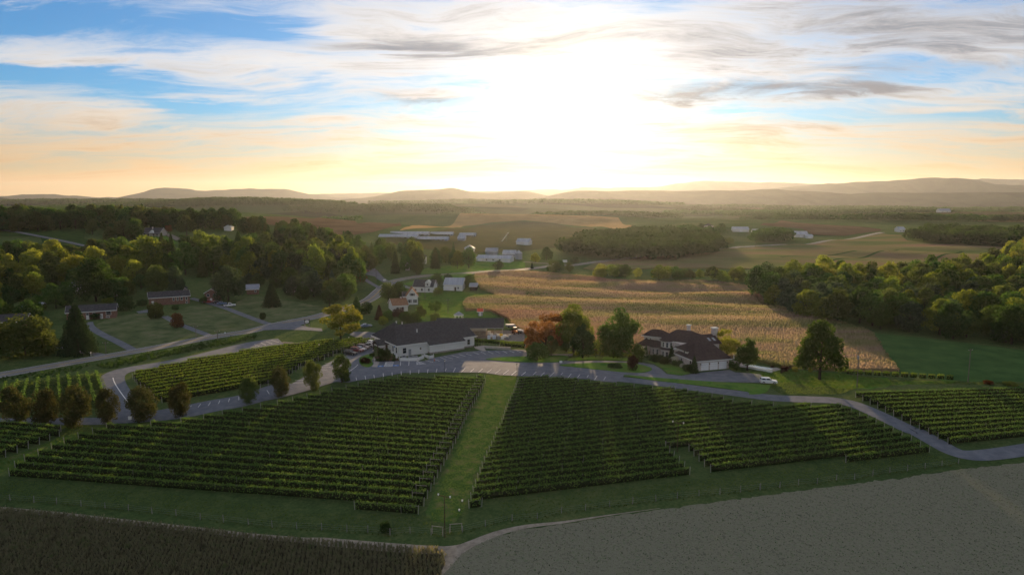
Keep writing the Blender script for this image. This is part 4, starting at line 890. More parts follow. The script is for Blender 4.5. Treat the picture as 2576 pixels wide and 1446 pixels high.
brush('roadside_brush', XT('B0', (-100, 870), (400, 790), (850, 720), (850, 760), (500, 830), (-100, 900)), 1.8, (.3, 1.0), L_DARK, 61, 24, .22)
brush('field_weeds', XT('B1', (2290, 250), (2420, 310), (2576, 400)) + XT('B2', (100, 350), (260, 430), (250, 440), (80, 400)) + XT('B1', (2500, 380), (2380, 320)), 1.4, (.4, 1.3), L_OLIVE, 62, 24, .2, 'olive weeds on the corn field edge by the work yard')
brush('field_weeds', XT('B2', (212, 62), (330, 62), (445, 85), (430, 104), (300, 98), (230, 88)), 2.2, (1.6, 3.0), L_DARK, 65, 40, .3, 'dark weedy thicket in the middle of the corn field')
brush('field_weeds', XT('B2', (640, 600), (900, 600), (1200, 620), (1300, 640), (1290, 660), (1000, 635), (640, 640)), 1.5, (.4, 1.2), L_BRIGHT, 63, 26, .2, 'sunlit weeds behind the shade trees')
# ================================================================== crops
M_CORN = bpy.data.materials.new('ripe_corn'); M_CORN.use_nodes = True
def corn_nodes(m, trans):
    t = NT(m.node_tree); b = t.n['Principled BSDF']; pos = t.new('ShaderNodeNewGeometry').outputs['Position']
    st = t.noise(t.mapping(pos, rot=(0, 0, .12), scale=(.011, .050, 0)), 1.0, 6, .62, 1.2)
    sm_ = t.noise(pos, .35, 5, .7); lg = t.noise(t.mapping(pos, scale=(.006, .006, 0)), 1.0, 2)
    f = t.m('ADD', t.m('MULTIPLY', st, .82), t.m('MULTIPLY', sm_, .18))
    col = t.ramp(f, [(.34, (.080, .112, .036)), (.42, (.150, .155, .060)), (.48, (.215, .182, .090)), (.54, (.250, .188, .118)), (.64, (.245, .168, .125))])
    col = t.mix(t.rng(lg, .45, .65), col, t.mix(1.0, col, (1.12, .86, .86, 1), 'MULTIPLY'))
    t.put(b.inputs['Base Color'], col); b.inputs['Roughness'].default_value = .9; b.inputs['Specular IOR Level'].default_value = 0.0
    if trans:
        tr = t.new('ShaderNodeBsdfTranslucent'); t.put(tr.inputs[0], col); ms = t.new('ShaderNodeMixShader'); ms.inputs[0].default_value = trans
        t.l.new(b.outputs[0], ms.inputs[1]); t.l.new(tr.outputs[0], ms.inputs[2]); t.l.new(ms.outputs[0], t.n['Material Output'].inputs[0])
    else:
        bp = t.new('ShaderNodeBump'); bp.inputs['Distance'].default_value = .7; t.put(bp.inputs['Height'], t.noise(pos, 1.1, 4, .7)); t.l.new(bp.outputs[0], b.inputs['Normal'])
corn_nodes(M_CORN, 0)
M_TASS = bpy.data.materials.new('corn_leaves'); M_TASS.use_nodes = True; corn_nodes(M_TASS, .45)
cf = drape('corn_field', CORN, M_CORN, off=1.0, cell=4.5, skirt=1.1, kind='stuff', label='ripening golden corn field behind the winery and mansion')
def stalks(name, poly, ang, row, step, hgt_rng, size, base, m, seed, label, parent=None, per=1, ymin=None):
    r = np.random.default_rng(seed); c, s = math.cos(ang), math.sin(ang); pr = np.array([(p[0] * c + p[1] * s, -p[0] * s + p[1] * c) for p in poly])
    u = np.arange(pr[:, 0].min(), pr[:, 0].max(), step); v = np.arange(pr[:, 1].min(), pr[:, 1].max(), row); U, Vv = np.meshgrid(u, v)
    U = U.ravel() + r.uniform(-.5, .5, U.size) * step; Vv = Vv.ravel() + r.normal(0, .07, Vv.size) * row
    x, y = U * c - Vv * s, U * s + Vv * c; k = inside(poly, x, y)
    if ymin: k &= y > ymin
    x, y = np.repeat(x[k], per), np.repeat(y[k], per); n = len(x); x = x + r.normal(0, .12, n) * (per > 1); y = y + r.normal(0, .12, n) * (per > 1)
    z = hgt(x, y) + base; h = r.uniform(*hgt_rng, n); a = r.uniform(0, math.pi, n); w = size * r.uniform(.6, 1.3, n); lx, ly = r.normal(0, .22, n) * h, r.normal(0, .22, n) * h
    dx, dy = np.cos(a) * w, np.sin(a) * w
    V = np.stack([np.column_stack([x - dx * .4, y - dy * .4, z]), np.column_stack([x + dx * .4, y + dy * .4, z]), np.column_stack([x + dx + lx, y + dy + ly, z + h * .75]), np.column_stack([x - dx * .6 + lx, y - dy * .6 + ly, z + h])], 1).reshape(-1, 3)
    o = obj(name, np_mesh(name, V, np.arange(4 * n).reshape(-1, 4), m), parent); tag(o, label, kind='stuff'); return o
stalks('corn_stalks', CORN, R(112), 1.3, .62, (.6, 1.2), .20, .75, M_TASS, 71, 'ripening golden corn field behind the winery and mansion', cf)
def edge_stalks(name, poly, m, seed, label, parent):
    r = np.random.default_rng(seed); Q = []
    for p, q in zip(poly, list(poly[1:]) + [poly[0]]):
        n = int((q - p).length * 9)
        for k in range(n): Q.append(p.lerp(q, r.random()))
    x = np.array([p.x for p in Q]) + r.normal(0, .35, len(Q)); y = np.array([p.y for p in Q]) + r.normal(0, .35, len(Q)); z = hgt(x, y) + r.uniform(.1, 1.5, len(Q))
    V, F = leaf_quads(np.column_stack([x, y, z]), np.tile([0, -1., .3], (len(Q), 1)), .32, r, .7); o = obj(name, np_mesh(name, V, F, m), parent); tag(o, label, kind='stuff')
edge_stalks('corn_stalks', CORN, M_TASS, 75, 'ripening golden corn field behind the winery and mansion', cf)
M_DRY = mat('dried_crop', (0.068, 0.070, 0.042), (0.185, 0.175, 0.112), c3=(0.105, 0.135, 0.060), scale=.7, detail=6, rough=.95, trans=.25, lo=.3, hi=.7)
M_DRYG = mat('dried_crop_floor', (0.045, 0.040, 0.026), (0.09, 0.08, 0.055), scale=1.5, detail=6, rough=1)
dfm = drape('dried_crop_field', DRYF, M_DRYG, off=.04, cell=5, kind='stuff', label='dried brown crop in the left foreground')
stalks('dried_stalks', DRYF, R(100), .75, .17, (.5, 1.0), .10, 0, M_DRY, 72, 'dried brown crop in the left foreground', dfm, per=3, ymin=92)
M_RES = mat('crop_residue', (0.20, 0.18, 0.13), (0.42, 0.39, 0.31), scale=3, rough=1)
soilp = edge2 + [Vector((150, 60)), Vector((150, 20)), Vector((-6, 20)), Vector((-9, 60))]
def flakes(name, n, size, m, seed, label, jit, dz):
    r = np.random.default_rng(seed); x, y = r.uniform(-14, 130, n), r.uniform(95, 185, n); u = x * .82 + y * .57       # residue lies in faint drill lines
    k = inside(soilp, x, y) & (r.random(n) < .55 + .45 * np.sin(u * 2 * math.pi / 1.5)); x, y = x[k], y[k]; P = np.column_stack([x, y, hgt(x, y) + dz])
    V, F = leaf_quads(P, np.tile([0, 0, 1.], (len(P), 1)), size, r, jit); tag(obj(name, np_mesh(name, V, F, m)), label, kind='stuff')
flakes('crop_residue', 60000, .06, M_RES, 73, 'pale crop residue scattered over the tilled soil', .4, .06)
flakes('soil_clods', 50000, .09, mat('soil_clod', (0.10, 0.092, 0.068), (0.18, 0.165, 0.12), scale=2, rough=1), 74, 'dark clods of the tilled soil', .6, .05)
flakes('weed_regrowth', 45000, .10, mat('weed_leaf', (0.045, 0.075, 0.028), (0.10, 0.135, 0.055), scale=.2, detail=4, trans=.3), 76, 'thin green regrowth over the tilled soil', .6, .07)

# ================================================================== vineyard rows
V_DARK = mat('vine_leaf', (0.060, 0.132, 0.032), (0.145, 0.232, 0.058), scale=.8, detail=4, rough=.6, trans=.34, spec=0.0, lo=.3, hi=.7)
V_LIT = mat('vine_leaf_sunlit', (0.085, 0.160, 0.025), (0.175, 0.235, 0.042), scale=.5, detail=4, rough=.6, trans=.36, spec=0.0, lo=.3, hi=.7)  # lit copy of the vine leaf: sunlight put into a brighter, yellower colour
V_CORE = mat('vine_row_shade', (0.016, 0.022, 0.010), (0.034, 0.040, 0.018), scale=2.5, detail=5, rough=.95)  # near-black colour standing in for the shade inside the vine rows
M_POST = mat('grey_post', (0.17, 0.165, 0.15), (0.27, 0.26, 0.235), scale=2, rough=.9)
M_PALE = mat('pale_post', (0.24, 0.235, 0.22), (0.34, 0.33, 0.30), scale=2, rough=.9)
POST = MB().tube((0, 0, -.15), (0, 0, 1.75), .045, .045, 6).mesh('post', M_POST)
ENDP = MB().tube((0, 0, -.15), (0, 0, 1.85), .06, .055, 6).mesh('end_post', M_PALE)
BAR = MB().tube((0, 0, 0), (2.2, 0, 0), .032, .032, 5).mesh('brace_bar', M_PALE)
def clip_line(poly, a, d):
    ts = []; n = len(poly)
    for i in range(n):
        p, q = poly[i], poly[(i + 1) % n]; e = (q[0] - p[0], q[1] - p[1]); den = d[0] * e[1] - d[1] * e[0]
        if abs(den) < 1e-9: continue
        t = ((p[0] - a[0]) * e[1] - (p[1] - a[1]) * e[0]) / den; u = ((p[0] - a[0]) * d[1] - (p[1] - a[1]) * d[0]) / den
        if 0 <= u < 1: ts.append(t)
    ts.sort(); return [(ts[i], ts[i + 1]) for i in range(0, len(ts) - 1, 2)]
ORD = ['first', 'second', 'third', 'fourth', 'fifth', 'sixth', 'seventh', 'eighth', 'ninth', 'tenth', 'eleventh', 'twelfth', 'thirteenth', 'fourteenth', 'fifteenth', 'sixteenth', 'seventeenth', 'eighteenth', 'nineteenth', 'twentieth']
ORD += ['twenty-' + o for o in ORD[:9]] + ['thirtieth'] + ['thirty-' + o for o in ORD[:9]]
vr = np.random.default_rng(90)
def vine_row(a, b, label, group, m, per, post_step, size=.17, brace=0, top=1.75, low=.25, width=.23):
    a, b = Vector(a), Vector(b); d = b - a; Ln = d.length
    if Ln < 1.2: return None
    ang = math.atan2(d.y, d.x); root = thing('vine_row', label, 'vine row', (a.x, a.y, hz(a.x, a.y)), ang, group)
    n = int(per * Ln); t = vr.uniform(0.1, Ln - .1, n); tp = vr.random(n) < .58
    ph = vr.uniform(0, 6.28, 3); lump = 1 + .16 * np.sin(t * 1.7 + ph[0]) + .12 * np.sin(t * 4.1 + ph[1]) + .10 * np.sin(t * .6 + ph[2])
    zf = np.where(tp, vr.uniform(.82, 1.06, n), vr.random(n) ** .8 * .9)          # half the shoots spill over the top wire
    y = np.where(tp, vr.normal(0, 1, n) * width * 1.0, np.sign(vr.normal(size=n)) * width * vr.uniform(.55, 1.1, n) * (.6 + .4 * zf)) * lump; z = low + (top - low) * zf * (.80 + .20 * lump) + vr.normal(0, .04, n)
    dx, dy = math.cos(ang), math.sin(ang); gx, gy = a.x + dx * t - dy * y, a.y + dy * t + dx * y; g = hgt(gx, gy) - hz(a.x, a.y)
    Nn = np.column_stack([np.zeros(n), np.sign(y) * np.where(tp, .25, 1.0), np.where(tp, 1.0, .12)]); Nn /= np.linalg.norm(Nn, axis=1)[:, None]
    Vv, F = leaf_quads(np.column_stack([t, y, z + g]), Nn, size, vr, .38)
    obj('foliage', np_mesh('foliage', Vv, F, m), root)
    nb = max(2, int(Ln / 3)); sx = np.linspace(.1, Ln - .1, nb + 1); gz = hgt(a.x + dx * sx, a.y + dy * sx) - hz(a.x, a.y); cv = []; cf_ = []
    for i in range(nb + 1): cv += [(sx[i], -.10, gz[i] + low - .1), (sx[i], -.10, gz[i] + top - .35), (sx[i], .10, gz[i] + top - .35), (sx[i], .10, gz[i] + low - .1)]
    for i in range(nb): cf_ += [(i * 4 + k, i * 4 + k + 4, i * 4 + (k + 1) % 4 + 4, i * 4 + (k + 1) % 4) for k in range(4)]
    obj('shade_core', np_mesh('shade_core', cv, np.array(cf_), V_CORE), root)  # added opaque slab: stops sun leaking through and darkens the row sides
    if post_step:
        k = int(Ln / post_step)
        for i in range(1, k + 1):
            s = i * post_step - .2
            if s > Ln - 1: break
            p = obj('post', POST, root); p.location = (s, vr.normal(0, .03), hz(a.x + dx * s, a.y + dy * s) - hz(a.x, a.y)); p.scale = (1, 1, vr.uniform(.95, 1.12)); p.rotation_euler = (vr.normal(0, .03), vr.normal(0, .03), 0)
        for s in (-.15, Ln + .15):
            p = obj('end_post', ENDP, root); p.location = (s, 0, hz(a.x + dx * s, a.y + dy * s) - hz(a.x, a.y)); p.rotation_euler = (0, -.06 if s < 0 else .06, 0)
        if brace:
            s = Ln - 2.05 if brace > 0 else -.15
            p = obj('brace_bar', BAR, root); p.location = (s, 0, 1.45)
            p = obj('brace_post', ENDP, root); p.location = (Ln - 2.1 if brace > 0 else 2.05, 0, 0); p.scale = (.8, .8, .95)
    return root
def block(poly, bot, top, n, place, group, m, per, near_step, far_step, gap=None, brace=0, size=.17, extra=''):
    k = 0
    for i in range(n):
        f = i / (n - 1); a = Vector(bot[0]).lerp(Vector(top[0]), f); b = Vector(bot[1]).lerp(Vector(top[1]), f); d = (b - a)
        for s0, s1 in clip_line(poly, a, d):
            segs = [(s0, s1)]
            if gap:
                for g0, g1 in clip_line(gap, a, d):
                    if g0 > s0 and g1 < s1: segs = [(s0, g0), (g1, s1)]
            for q, (u0, u1) in enumerate(segs):
                side = '' if len(segs) == 1 else (', left of the path gap' if q == 0 else ', right of the path gap')
                p0, p1 = a + d * u0, a + d * u1
                vine_row(p0, p1, '%s vine row from the bottom %s%s' % (ORD[i], place, side), group, m, per * (1.0 if p0.y < 165 else .8), near_step if (p0.y + p1.y) / 2 < 150 else far_step, size, brace=brace if brace else 0)
PL = pts((20, 1204), (48, 1170), (88, 1152), (118, 1139), (148, 1126), (172, 1115), (204, 1104), (231, 1095), (255, 1084), (285, 1078), (400, 1074), (490, 1062), (560, 1048), (629, 1036), (709, 1020), (790, 1002), (844, 988), (890, 980), (924, 970), (1010, 957), (1215, 956), (1222, 960), (1212, 980), (1196, 1008), (1180, 1036), (1163, 1072), (1150, 1104), (1120, 1160), (1088, 1222), (1056, 1291), (1040, 1296), (700, 1262), (300, 1226))
VT = 1.75
a0, a1 = G('d', 27, 1197, VT).xy, G('d', 1056, 1271, VT).xy; at = G('d', 1220, 943, VT).xy
block(PL, (a1 - (a1 - a0) * 1.05, a1), (at + Vector((-88, 17.2)), at), 28, 'left of the grass lane', 'rows of the left vineyard block', V_DARK, 44, 4.6, 9.2, brace=1)
PR = pts((1325, 959), (1371, 956), (1419, 960), (1475, 966), (1518, 974), (1634, 983), (1714, 987), (1736, 994), (1808, 1007), (1846, 1019), (1951, 1028), (2107, 1027), (2139, 1038), (2180, 1057), (2233, 1084), (2279, 1107), (2306, 1121), (2340, 1140), (2330, 1142), (1884, 1188), (1806, 1200), (1739, 1207), (1258, 1258), (1182, 1284), (1182, 1278), (1190, 1250), (1206, 1206), (1220, 1168), (1228, 1150), (1243, 1118), (1252, 1091), (1263, 1074), (1279, 1024), (1295, 992), (1306, 960))
GAPR = pts((1672, 1128), (1690, 1150), (1712, 1172), (1739, 1200), (1742, 1225), (1815, 1225), (1806, 1202), (1775, 1175), (1750, 1150), (1728, 1128))
b0, b1 = G('d', 1190, 1255, VT).xy, G('d', 2330, 1120, VT).xy; m0, m1 = G('d', 1274, 1058, VT).xy, G('d', 1949, 981, VT).xy; bt = G('d', 1306, 949, VT).xy
block(PR, (b0, b1), (bt, bt + (m1 - m0).normalized() * (b1 - b0).length), 28, 'right of the grass lane', 'rows of the middle vineyard block', V_DARK, 44, 4.6, 9.2, gap=GAPR, brace=-1)
PRR = pts((2145, 996), (2260, 985), (2400, 980), (2576, 982), (2720, 985), (2720, 1080), (2600, 1096), (2405, 1128))
block(PRR, (G('d', 2410, 1113, VT).xy, G('d', 2576, 1093, VT).xy), (G('d', 2149, 985, VT).xy, G('d', 2576, 973, VT).xy), 13, 'in the far right block beside the bending drive', 'rows of the right vineyard block', V_DARK, 40, 6.5, 8, size=.17)
PUL = pts((332, 948), (376, 936), (443, 920), (537, 901), (629, 888), (710, 874), (817, 864), (898, 858), (932, 858), (930, 866), (865, 885), (838, 896), (801, 912), (744, 931), (728, 944), (696, 963), (629, 978), (604, 986), (537, 998), (403, 1014), (389, 1006), (376, 987), (349, 971))
dv = Vector((math.cos(R(36)), math.sin(R(36)))); nv = Vector((-dv.y, dv.x)); o0 = G(600, 990).xy
block(PUL, (o0 - nv * 6, o0 - nv * 6 + dv * 40), (o0 + nv * 62, o0 + nv * 62 + dv * 40), 21, 'in the sunlit block inside the loop drive', 'rows of the sunlit vineyard block', V_LIT, 46, 9, 9, size=.18)
for i, (xb, yb, xt, yt) in enumerate([(-20, 1150, 60, 925), (90, 1150, 160, 908), (200, 1150, 260, 893), (330, 1150, 360, 883), (450, 1150, 455, 873), (570, 1150, 545, 858), (690, 1150, 635, 847), (805, 1150, 722, 838), (905, 1130, 812, 828), (975, 1050, 900, 820)]):
    vine_row(G('B0', xb, yb).xy, G('B0', xt, yt).xy, '%s dark vine row from the left above the drive, running away' % ORD[i], 'vine rows running away at far left', V_DARK, 20, 0, .2, top=1.7)
e_ = pts((13, 1150), (42, 1139), (70, 1128), (98, 1118), (124, 1109), (148, 1098), (152, 1086))
for i, p in enumerate(e_): vine_row((p.x - 45, p.y + 7.5), p, '%s row from the bottom in the small corner block at left' % ORD[i], 'rows of the corner vineyard block', V_DARK, 40, 5, .17)
# single-file vines: right slope and the terrace trellis
for i in range(12):
    x = 945 + 85 * i; a, b = G('B3', x - 34, 818 + (i * 4.6)), G('B3', x + 34, 822 + i * 4.6)
    vine_row(a.xy, b.xy, '%s vine clump from the left beside the lone tree' % ORD[i], 'vine clumps on the right slope', V_LIT, 60, 0, .18, top=1.7, low=.5, width=.3)
vine_row(G('B1', 2105, 530).xy, G('B1', 2576, 570).xy, 'vine trellis along the winery terrace', None, V_LIT, 50, 3.0, .17, top=2.2, low=1.0, width=.4)
vine_row(G('B2', 0, 560).xy, G('B2', 230, 578).xy, 'end of the terrace trellis below the red maple', None, V_LIT, 50, 3.0, .17, top=2.0, low=.6, width=.4)

# ================================================================== grass blades where the low sun rakes the turf
M_BLADE = mat('grass_blade', (0.060, 0.105, 0.024), (0.120, 0.165, 0.045), scale=.5, detail=5, rough=.8, trans=.5, lo=.3, hi=.7)
def turf(name, poly, dens, h, seed, label, base=.05, m=M_BLADE):
    r = np.random.default_rng(seed); x0, x1 = min(p[0] for p in poly), max(p[0] for p in poly); y0, y1 = min(p[1] for p in poly), max(p[1] for p in poly)
    n = int((x1 - x0) * (y1 - y0) * dens); x, y = r.uniform(x0, x1, n), r.uniform(y0, y1, n); k = inside(poly, x, y); x, y = x[k], y[k]; n = len(x)
    z = hgt(x, y) + base; a = r.uniform(0, math.pi, n); w = r.uniform(.06, .13, n); hh = h * r.uniform(.4, 1.2, n); dx, dy = np.cos(a) * w, np.sin(a) * w; lx, ly = r.normal(0, .3, n) * hh, r.normal(0, .3, n) * hh
    V = np.stack([np.column_stack([x - dx, y - dy, z]), np.column_stack([x + dx, y + dy, z]), np.column_stack([x + dx * .7 + lx, y + dy * .7 + ly, z + hh]), np.column_stack([x - dx * .7 + lx, y - dy * .7 + ly, z + hh * .8])], 1).reshape(-1, 3)
    tag(obj(name, np_mesh(name, V, np.arange(4 * n).reshape(-1, 4), m)), label, kind='stuff')
turf('grass_tufts', XT('B3', (0, 790), (200, 770), (450, 775), (900, 810), (1400, 870), (1950, 880), (2576, 900), (2576, 915), (1500, 905), (1000, 945), (860, 1000), (300, 1000), (130, 905)), 14, .16, 81, 'sunlit grass on the slope around the lone tree')
turf('grass_tufts', XT('B1', (2215, 815), (2500, 835)) + XT('C1', (2400, 60), (2290, 160), (2180, 330), (2110, 480), (2040, 700), (2000, 850), (1950, 950), (1700, 950), (1680, 850), (1760, 600), (1850, 380), (1950, 150)) + XT('B1', (2080, 1100), (2160, 950)), 9, .13, 82, 'grass on the lane between the vine blocks')
turf('grass_tufts', XT('C0', (-100, 520), (0, 370), (300, 270), (560, 150), (0, 60), (-100, 40), (-100, 10), (0, 15), (400, 30), (720, 40), (1010, 68), (980, 90), (640, 200), (300, 350), (0, 490)), 12, .15, 83, 'sunlit grass along the corner vine block')
turf('grass_tufts', LAWN, 5, .18, 84, 'bright lawn grass behind the winery', .1)
turf('grass_tufts', XT('B0', (-50, 900), (400, 850), (940, 795), (1010, 960), (1020, 1000), (900, 1165), (-50, 1165)), 8, .16, 85, 'grass between the far left vine rows')
turf('grass_tufts', XT('C0', (-100, 560), (100, 560), (1000, 620), (2576, 800)) + XT('C1', (500, 870), (1650, 890), (1750, 960), (1500, 1040), (600, 1010)) + XT('C0', (2400, 960), (1500, 860), (700, 780), (-100, 730)), 7, .14, 86, 'shaded grass below the left vine block')
turf('grass_tufts', XT('C2', (0, 760), (500, 690), (1100, 640), (1790, 560), (2030, 540), (2576, 470)) + XT('C3', (700, 410), (1650, 290), (1900, 390), (1500, 440), (700, 570)) + XT('C2', (2400, 640), (1500, 740), (600, 850), (0, 940)), 7, .14, 87, 'shaded grass below the middle vine block')
# ================================================================== buildings
M_WHITE = mat('white_siding', (0.56, 0.56, 0.54), (0.66, 0.66, 0.63), scale=.6, detail=4, rough=.7, stretch=(.3, .3, 6))
M_CREAM = mat('cream_stucco', (0.54, 0.52, 0.48), (0.65, 0.63, 0.58), scale=.5, detail=6, rough=.85)
M_TRIM = mat('white_trim', (0.68, 0.68, 0.66), rough=.6)
M_BRICK = mat('red_brick', (0.15, 0.082, 0.062), (0.25, 0.145, 0.110), scale=2.2, detail=6, rough=.9, bump=.02, bscale=14)
M_BRICKP = mat('pale_brick', (0.42, 0.37, 0.34), (0.58, 0.53, 0.49), scale=2.0, detail=6, rough=.9)
M_SHING = mat('charcoal_shingles', (0.040, 0.041, 0.045), (0.075, 0.075, 0.080), scale=1.2, detail=7, rough=.85, bump=.04, bscale=6)
M_SHINGR = mat('brown_shingles', (0.042, 0.031, 0.030), (0.080, 0.060, 0.056), scale=1.4, detail=7, rough=.85, bump=.04, bscale=6)
M_SHINGT = mat('tan_shingles', (0.20, 0.105, 0.060), (0.28, 0.16, 0.095), scale=1.4, detail=6, rough=.85)
M_METAL = mat('metal_roof', (0.27, 0.30, 0.34), (0.38, 0.41, 0.45), scale=.5, detail=4, rough=.45, metal=.3, stretch=(2, .1, .1))
M_METALD = mat('dull_metal_roof', (0.22, 0.24, 0.28), (0.32, 0.34, 0.38), scale=.2, detail=4, rough=.55, metal=.2)
M_GLASS = mat('window_glass', (0.012, 0.014, 0.018), rough=.12, spec=.6)
M_GDOOR = mat('garage_door_white', (0.70, 0.71, 0.72), (0.76, 0.77, 0.78), scale=.8, rough=.5)
M_DOOR = mat('dark_door', (0.05, 0.03, 0.02), (0.09, 0.055, 0.035), scale=2, rough=.6)
M_TIMBER = mat('dark_timber', (0.045, 0.032, 0.022), (0.08, 0.06, 0.042), scale=3, rough=.85)
M_STONE = mat('stone_base', (0.20, 0.18, 0.16), (0.32, 0.29, 0.26), scale=2, detail=6, rough=.9)
M_STEEL = mat('grey_steel', (0.22, 0.23, 0.24), (0.30, 0.31, 0.32), scale=2, rough=.7, metal=.1)
def window(parent, x, z, w, h, y=0.0, M=None, frame=M_TRIM, name='window', pane=M_GLASS, bars=True):
    """window in the wall plane y of the local frame (M turns it to another wall)"""
    mb = MB(); f = .09
    for a in ((x - w / 2 - f, x + w / 2 + f, z - f * 1.4, z), (x - w / 2 - f, x + w / 2 + f, z + h, z + h + f), (x - w / 2 - f, x - w / 2, z, z + h), (x + w / 2, x + w / 2 + f, z, z + h)): mb.box(a[0], a[1], y - .07, y + .02, a[2], a[3], M)
    if bars: mb.box(x - w / 2, x + w / 2, y - .045, y, z + h * .5 - .025, z + h * .5 + .025, M)
    o = mb.build(name, frame, parent); MB().box(x - w / 2, x + w / 2, y - .03, y + .01, z, z + h, M).build('pane', pane, o); return o
def door(parent, x, w, h, y=0.0, m=M_TRIM, M=None, name='door', z=0.05, panels=0):
    o = MB().box(x - w / 2, x + w / 2, y - .05, y + .01, z, z + h, M).build(name, m, parent)
    if panels:
        for k in range(1, panels): MB().box(x - w / 2 + .05, x + w / 2 - .05, y - .062, y - .045, z + h * k / panels - .02, z + h * k / panels + .02, M).build('panel_groove', M_STEEL, o)
    else: MB().box(x + w / 2 - .16, x + w / 2 - .1, y - .09, y - .04, z + h * .45, z + h * .5, M).build('handle', M_STEEL, o)
    return o
def hip_faces(x0, x1, y0, y1, ze, zr, rx0, rx1, ry):
    a, b, c, d = (x0, y0, ze), (x1, y0, ze), (x1, y1, ze), (x0, y1, ze); p, q = (rx0, ry, zr), (rx1, ry, zr)
    return [[a, b, q, p], [b, c, q], [c, d, p, q], [d, a, p]]
def house(name, label, tile, x0, x1, y, ang, depth, eave, rise, roof='gx', wall=M_BRICK, rmat=M_SHING, wins=(), doors=(), chim=None, over=.45, group=None, cat='house', base=0.0, sidewin=0):
    c = G(tile, (x0 + x1) / 2, y); k = .14649 if tile == 'M' else (.1709 if tile == 'W' else .2686); s = pxm(c); W = abs(x1 - x0) * k / s; an = R(ang)
    ex = Vector((math.cos(an), math.sin(an))); o = c.xy - ex * W / 2; z0 = min(hz(o.x, o.y), hz(c.x, c.y), hz(*(o + ex * W)))
    t = thing(name, label, cat, (o.x, o.y, z0), an, group); mb = MB(); mb.box(0, W, 0, depth, -.6, eave); zr = eave + rise
    if roof == 'gx':
        for xx in (0, W - .05): mb.prism([(0, eave), (depth, eave), (depth / 2, zr)], .05, 'x', xx)
    elif roof == 'gy': 
        for yy in (0, depth - .05): mb.prism([(0, eave), (W, eave), (W / 2, zr)], .05, 'y', yy)
    mb.build('wall', wall, t); mb = MB(); th = .16; v = over
    if roof == 'gx':
        dz = rise / (depth / 2) * v
        mb.slab([(-v, -v, eave - dz + th), (W + v, -v, eave - dz + th), (W + v, depth / 2, zr + th), (-v, depth / 2, zr + th)], th); mb.slab([(-v, depth / 2, zr + th), (W + v, depth / 2, zr + th), (W + v, depth + v, eave - dz + th), (-v, depth + v, eave - dz + th)], th)
    elif roof == 'gy':
        dz = rise / (W / 2) * v
        mb.slab([(-v, -v, eave - dz + th), (W / 2, -v, zr + th), (W / 2, depth + v, zr + th), (-v, depth + v, eave - dz + th)], th); mb.slab([(W / 2, -v, zr + th), (W + v, -v, eave - dz + th), (W + v, depth + v, eave - dz + th), (W / 2, depth + v, zr + th)], th)
    else:
        r = min(W, depth) / 2
        for f in hip_faces(-v, W + v, -v, depth + v, eave, zr, min(r, W / 2), max(W - r, W / 2), depth / 2): mb.slab(f, th)
    ro = mb.build('roof', rmat, t)
    # fascia / gable trim, proud of the roof edge
    mb = MB()
    if roof == 'gx':
        mb.box(-v, W + v, -v - .05, -v - .003, eave - dz - .14, eave - dz + th - .02)
        for xx in (-v - .05, W + v + .003): mb.prism([(-v, eave - dz - .12), (-v, eave - dz + th), (depth / 2, zr + th), (depth + v, eave - dz + th), (depth + v, eave - dz - .12), (depth / 2, zr - .12)], .047, 'x', xx)
    elif roof == 'gy':
        mb.prism([(-v, eave - dz - .12), (-v, eave - dz + th), (W / 2, zr + th), (W + v, eave - dz + th), (W + v, eave - dz - .12), (W / 2, zr - .12)], .047, 'y', -v - .05)
    else: mb.box(-v, W + v, -v - .05, -v - .003, eave - th - .1, eave)
    mb.build('fascia', M_TRIM, ro)
    for u, z, w, h in wins: window(t, u * W, z, w, h)
    for i in range(sidewin): window(t, depth * (i + 1) / (sidewin + 1), eave * .35, .9, 1.2, 0, Matrix.Translation((W, 0, 0)) @ Matrix.Rotation(R(90), 4, 'Z'))
    for d_ in doors: door(t, d_[0] * W, d_[1], d_[2], 0, d_[3] if len(d_) > 3 else M_TRIM, panels=4 if d_[1] > 2 else 0)
    if chim: MB().box(chim[0] * W - .4, chim[0] * W + .4, chim[1] * depth - .4, chim[1] * depth + .4, eave, zr + chim[2]).build('chimney', M_BRICK if wall is M_BRICK else M_BRICKP, ro)
    return t, W
H = house
H('ranch_house', 'long brick ranch house with white front door at far left', 'B0', 690, 1030, 298, 26, 9, 3.6, 2.2, 'gx', wins=[(.42, 1.9, .9, .9), (.55, 1.9, .9, .9), (.85, 1.7, 1.8, 1.4), (.83, .5, 1.2, .5)], doors=[(.70, 1.1, 2.2), (.42, 1.1, 1.9)])
H('ranch_house', 'brick ranch house with white corner trim above the middle lawn', 'A0', 1440, 1745, 1330, 30, 9, 3.9, 2.2, 'gx', wins=[(.60, 1.9, .8, 1.3), (.70, 1.9, .8, 1.3), (.80, 1.9, .8, 1.3), (.92, 1.9, .8, 1.3), (.92, .2, .8, .9)], doors=[(.08, 1.0, 2.2)])
H('brick_house', 'brick house with gable and white windows at the left edge', 'B0', -60, 190, 440, 20, 9, 5.0, 2.2, 'gx', wins=[(.18, 2.7, .9, 1.1), (.42, 2.7, .9, 1.1), (.70, 2.7, .9, 1.1), (.18, .5, 1.0, 1.3), (.42, .5, 1.0, 1.3)])
H('gabled_house', 'small two-storey brick house with white gable trim', 'A0', 1930, 2040, 1308, 14, 9, 4.8, 1.9, 'gy', wins=[(.25, 3.0, 1.1, 1.1), (.72, 3.0, 1.1, 1.1)], doors=[(.45, 1.0, 2.0)])
H('brick_cottage', 'low brick cottage with grey roof at the end of the lawn', 'A0', 2318, 2415, 1235, 18, 8, 2.9, 2.0, 'gx', rmat=M_METALD, wins=[(.75, 1.2, .9, .9)])
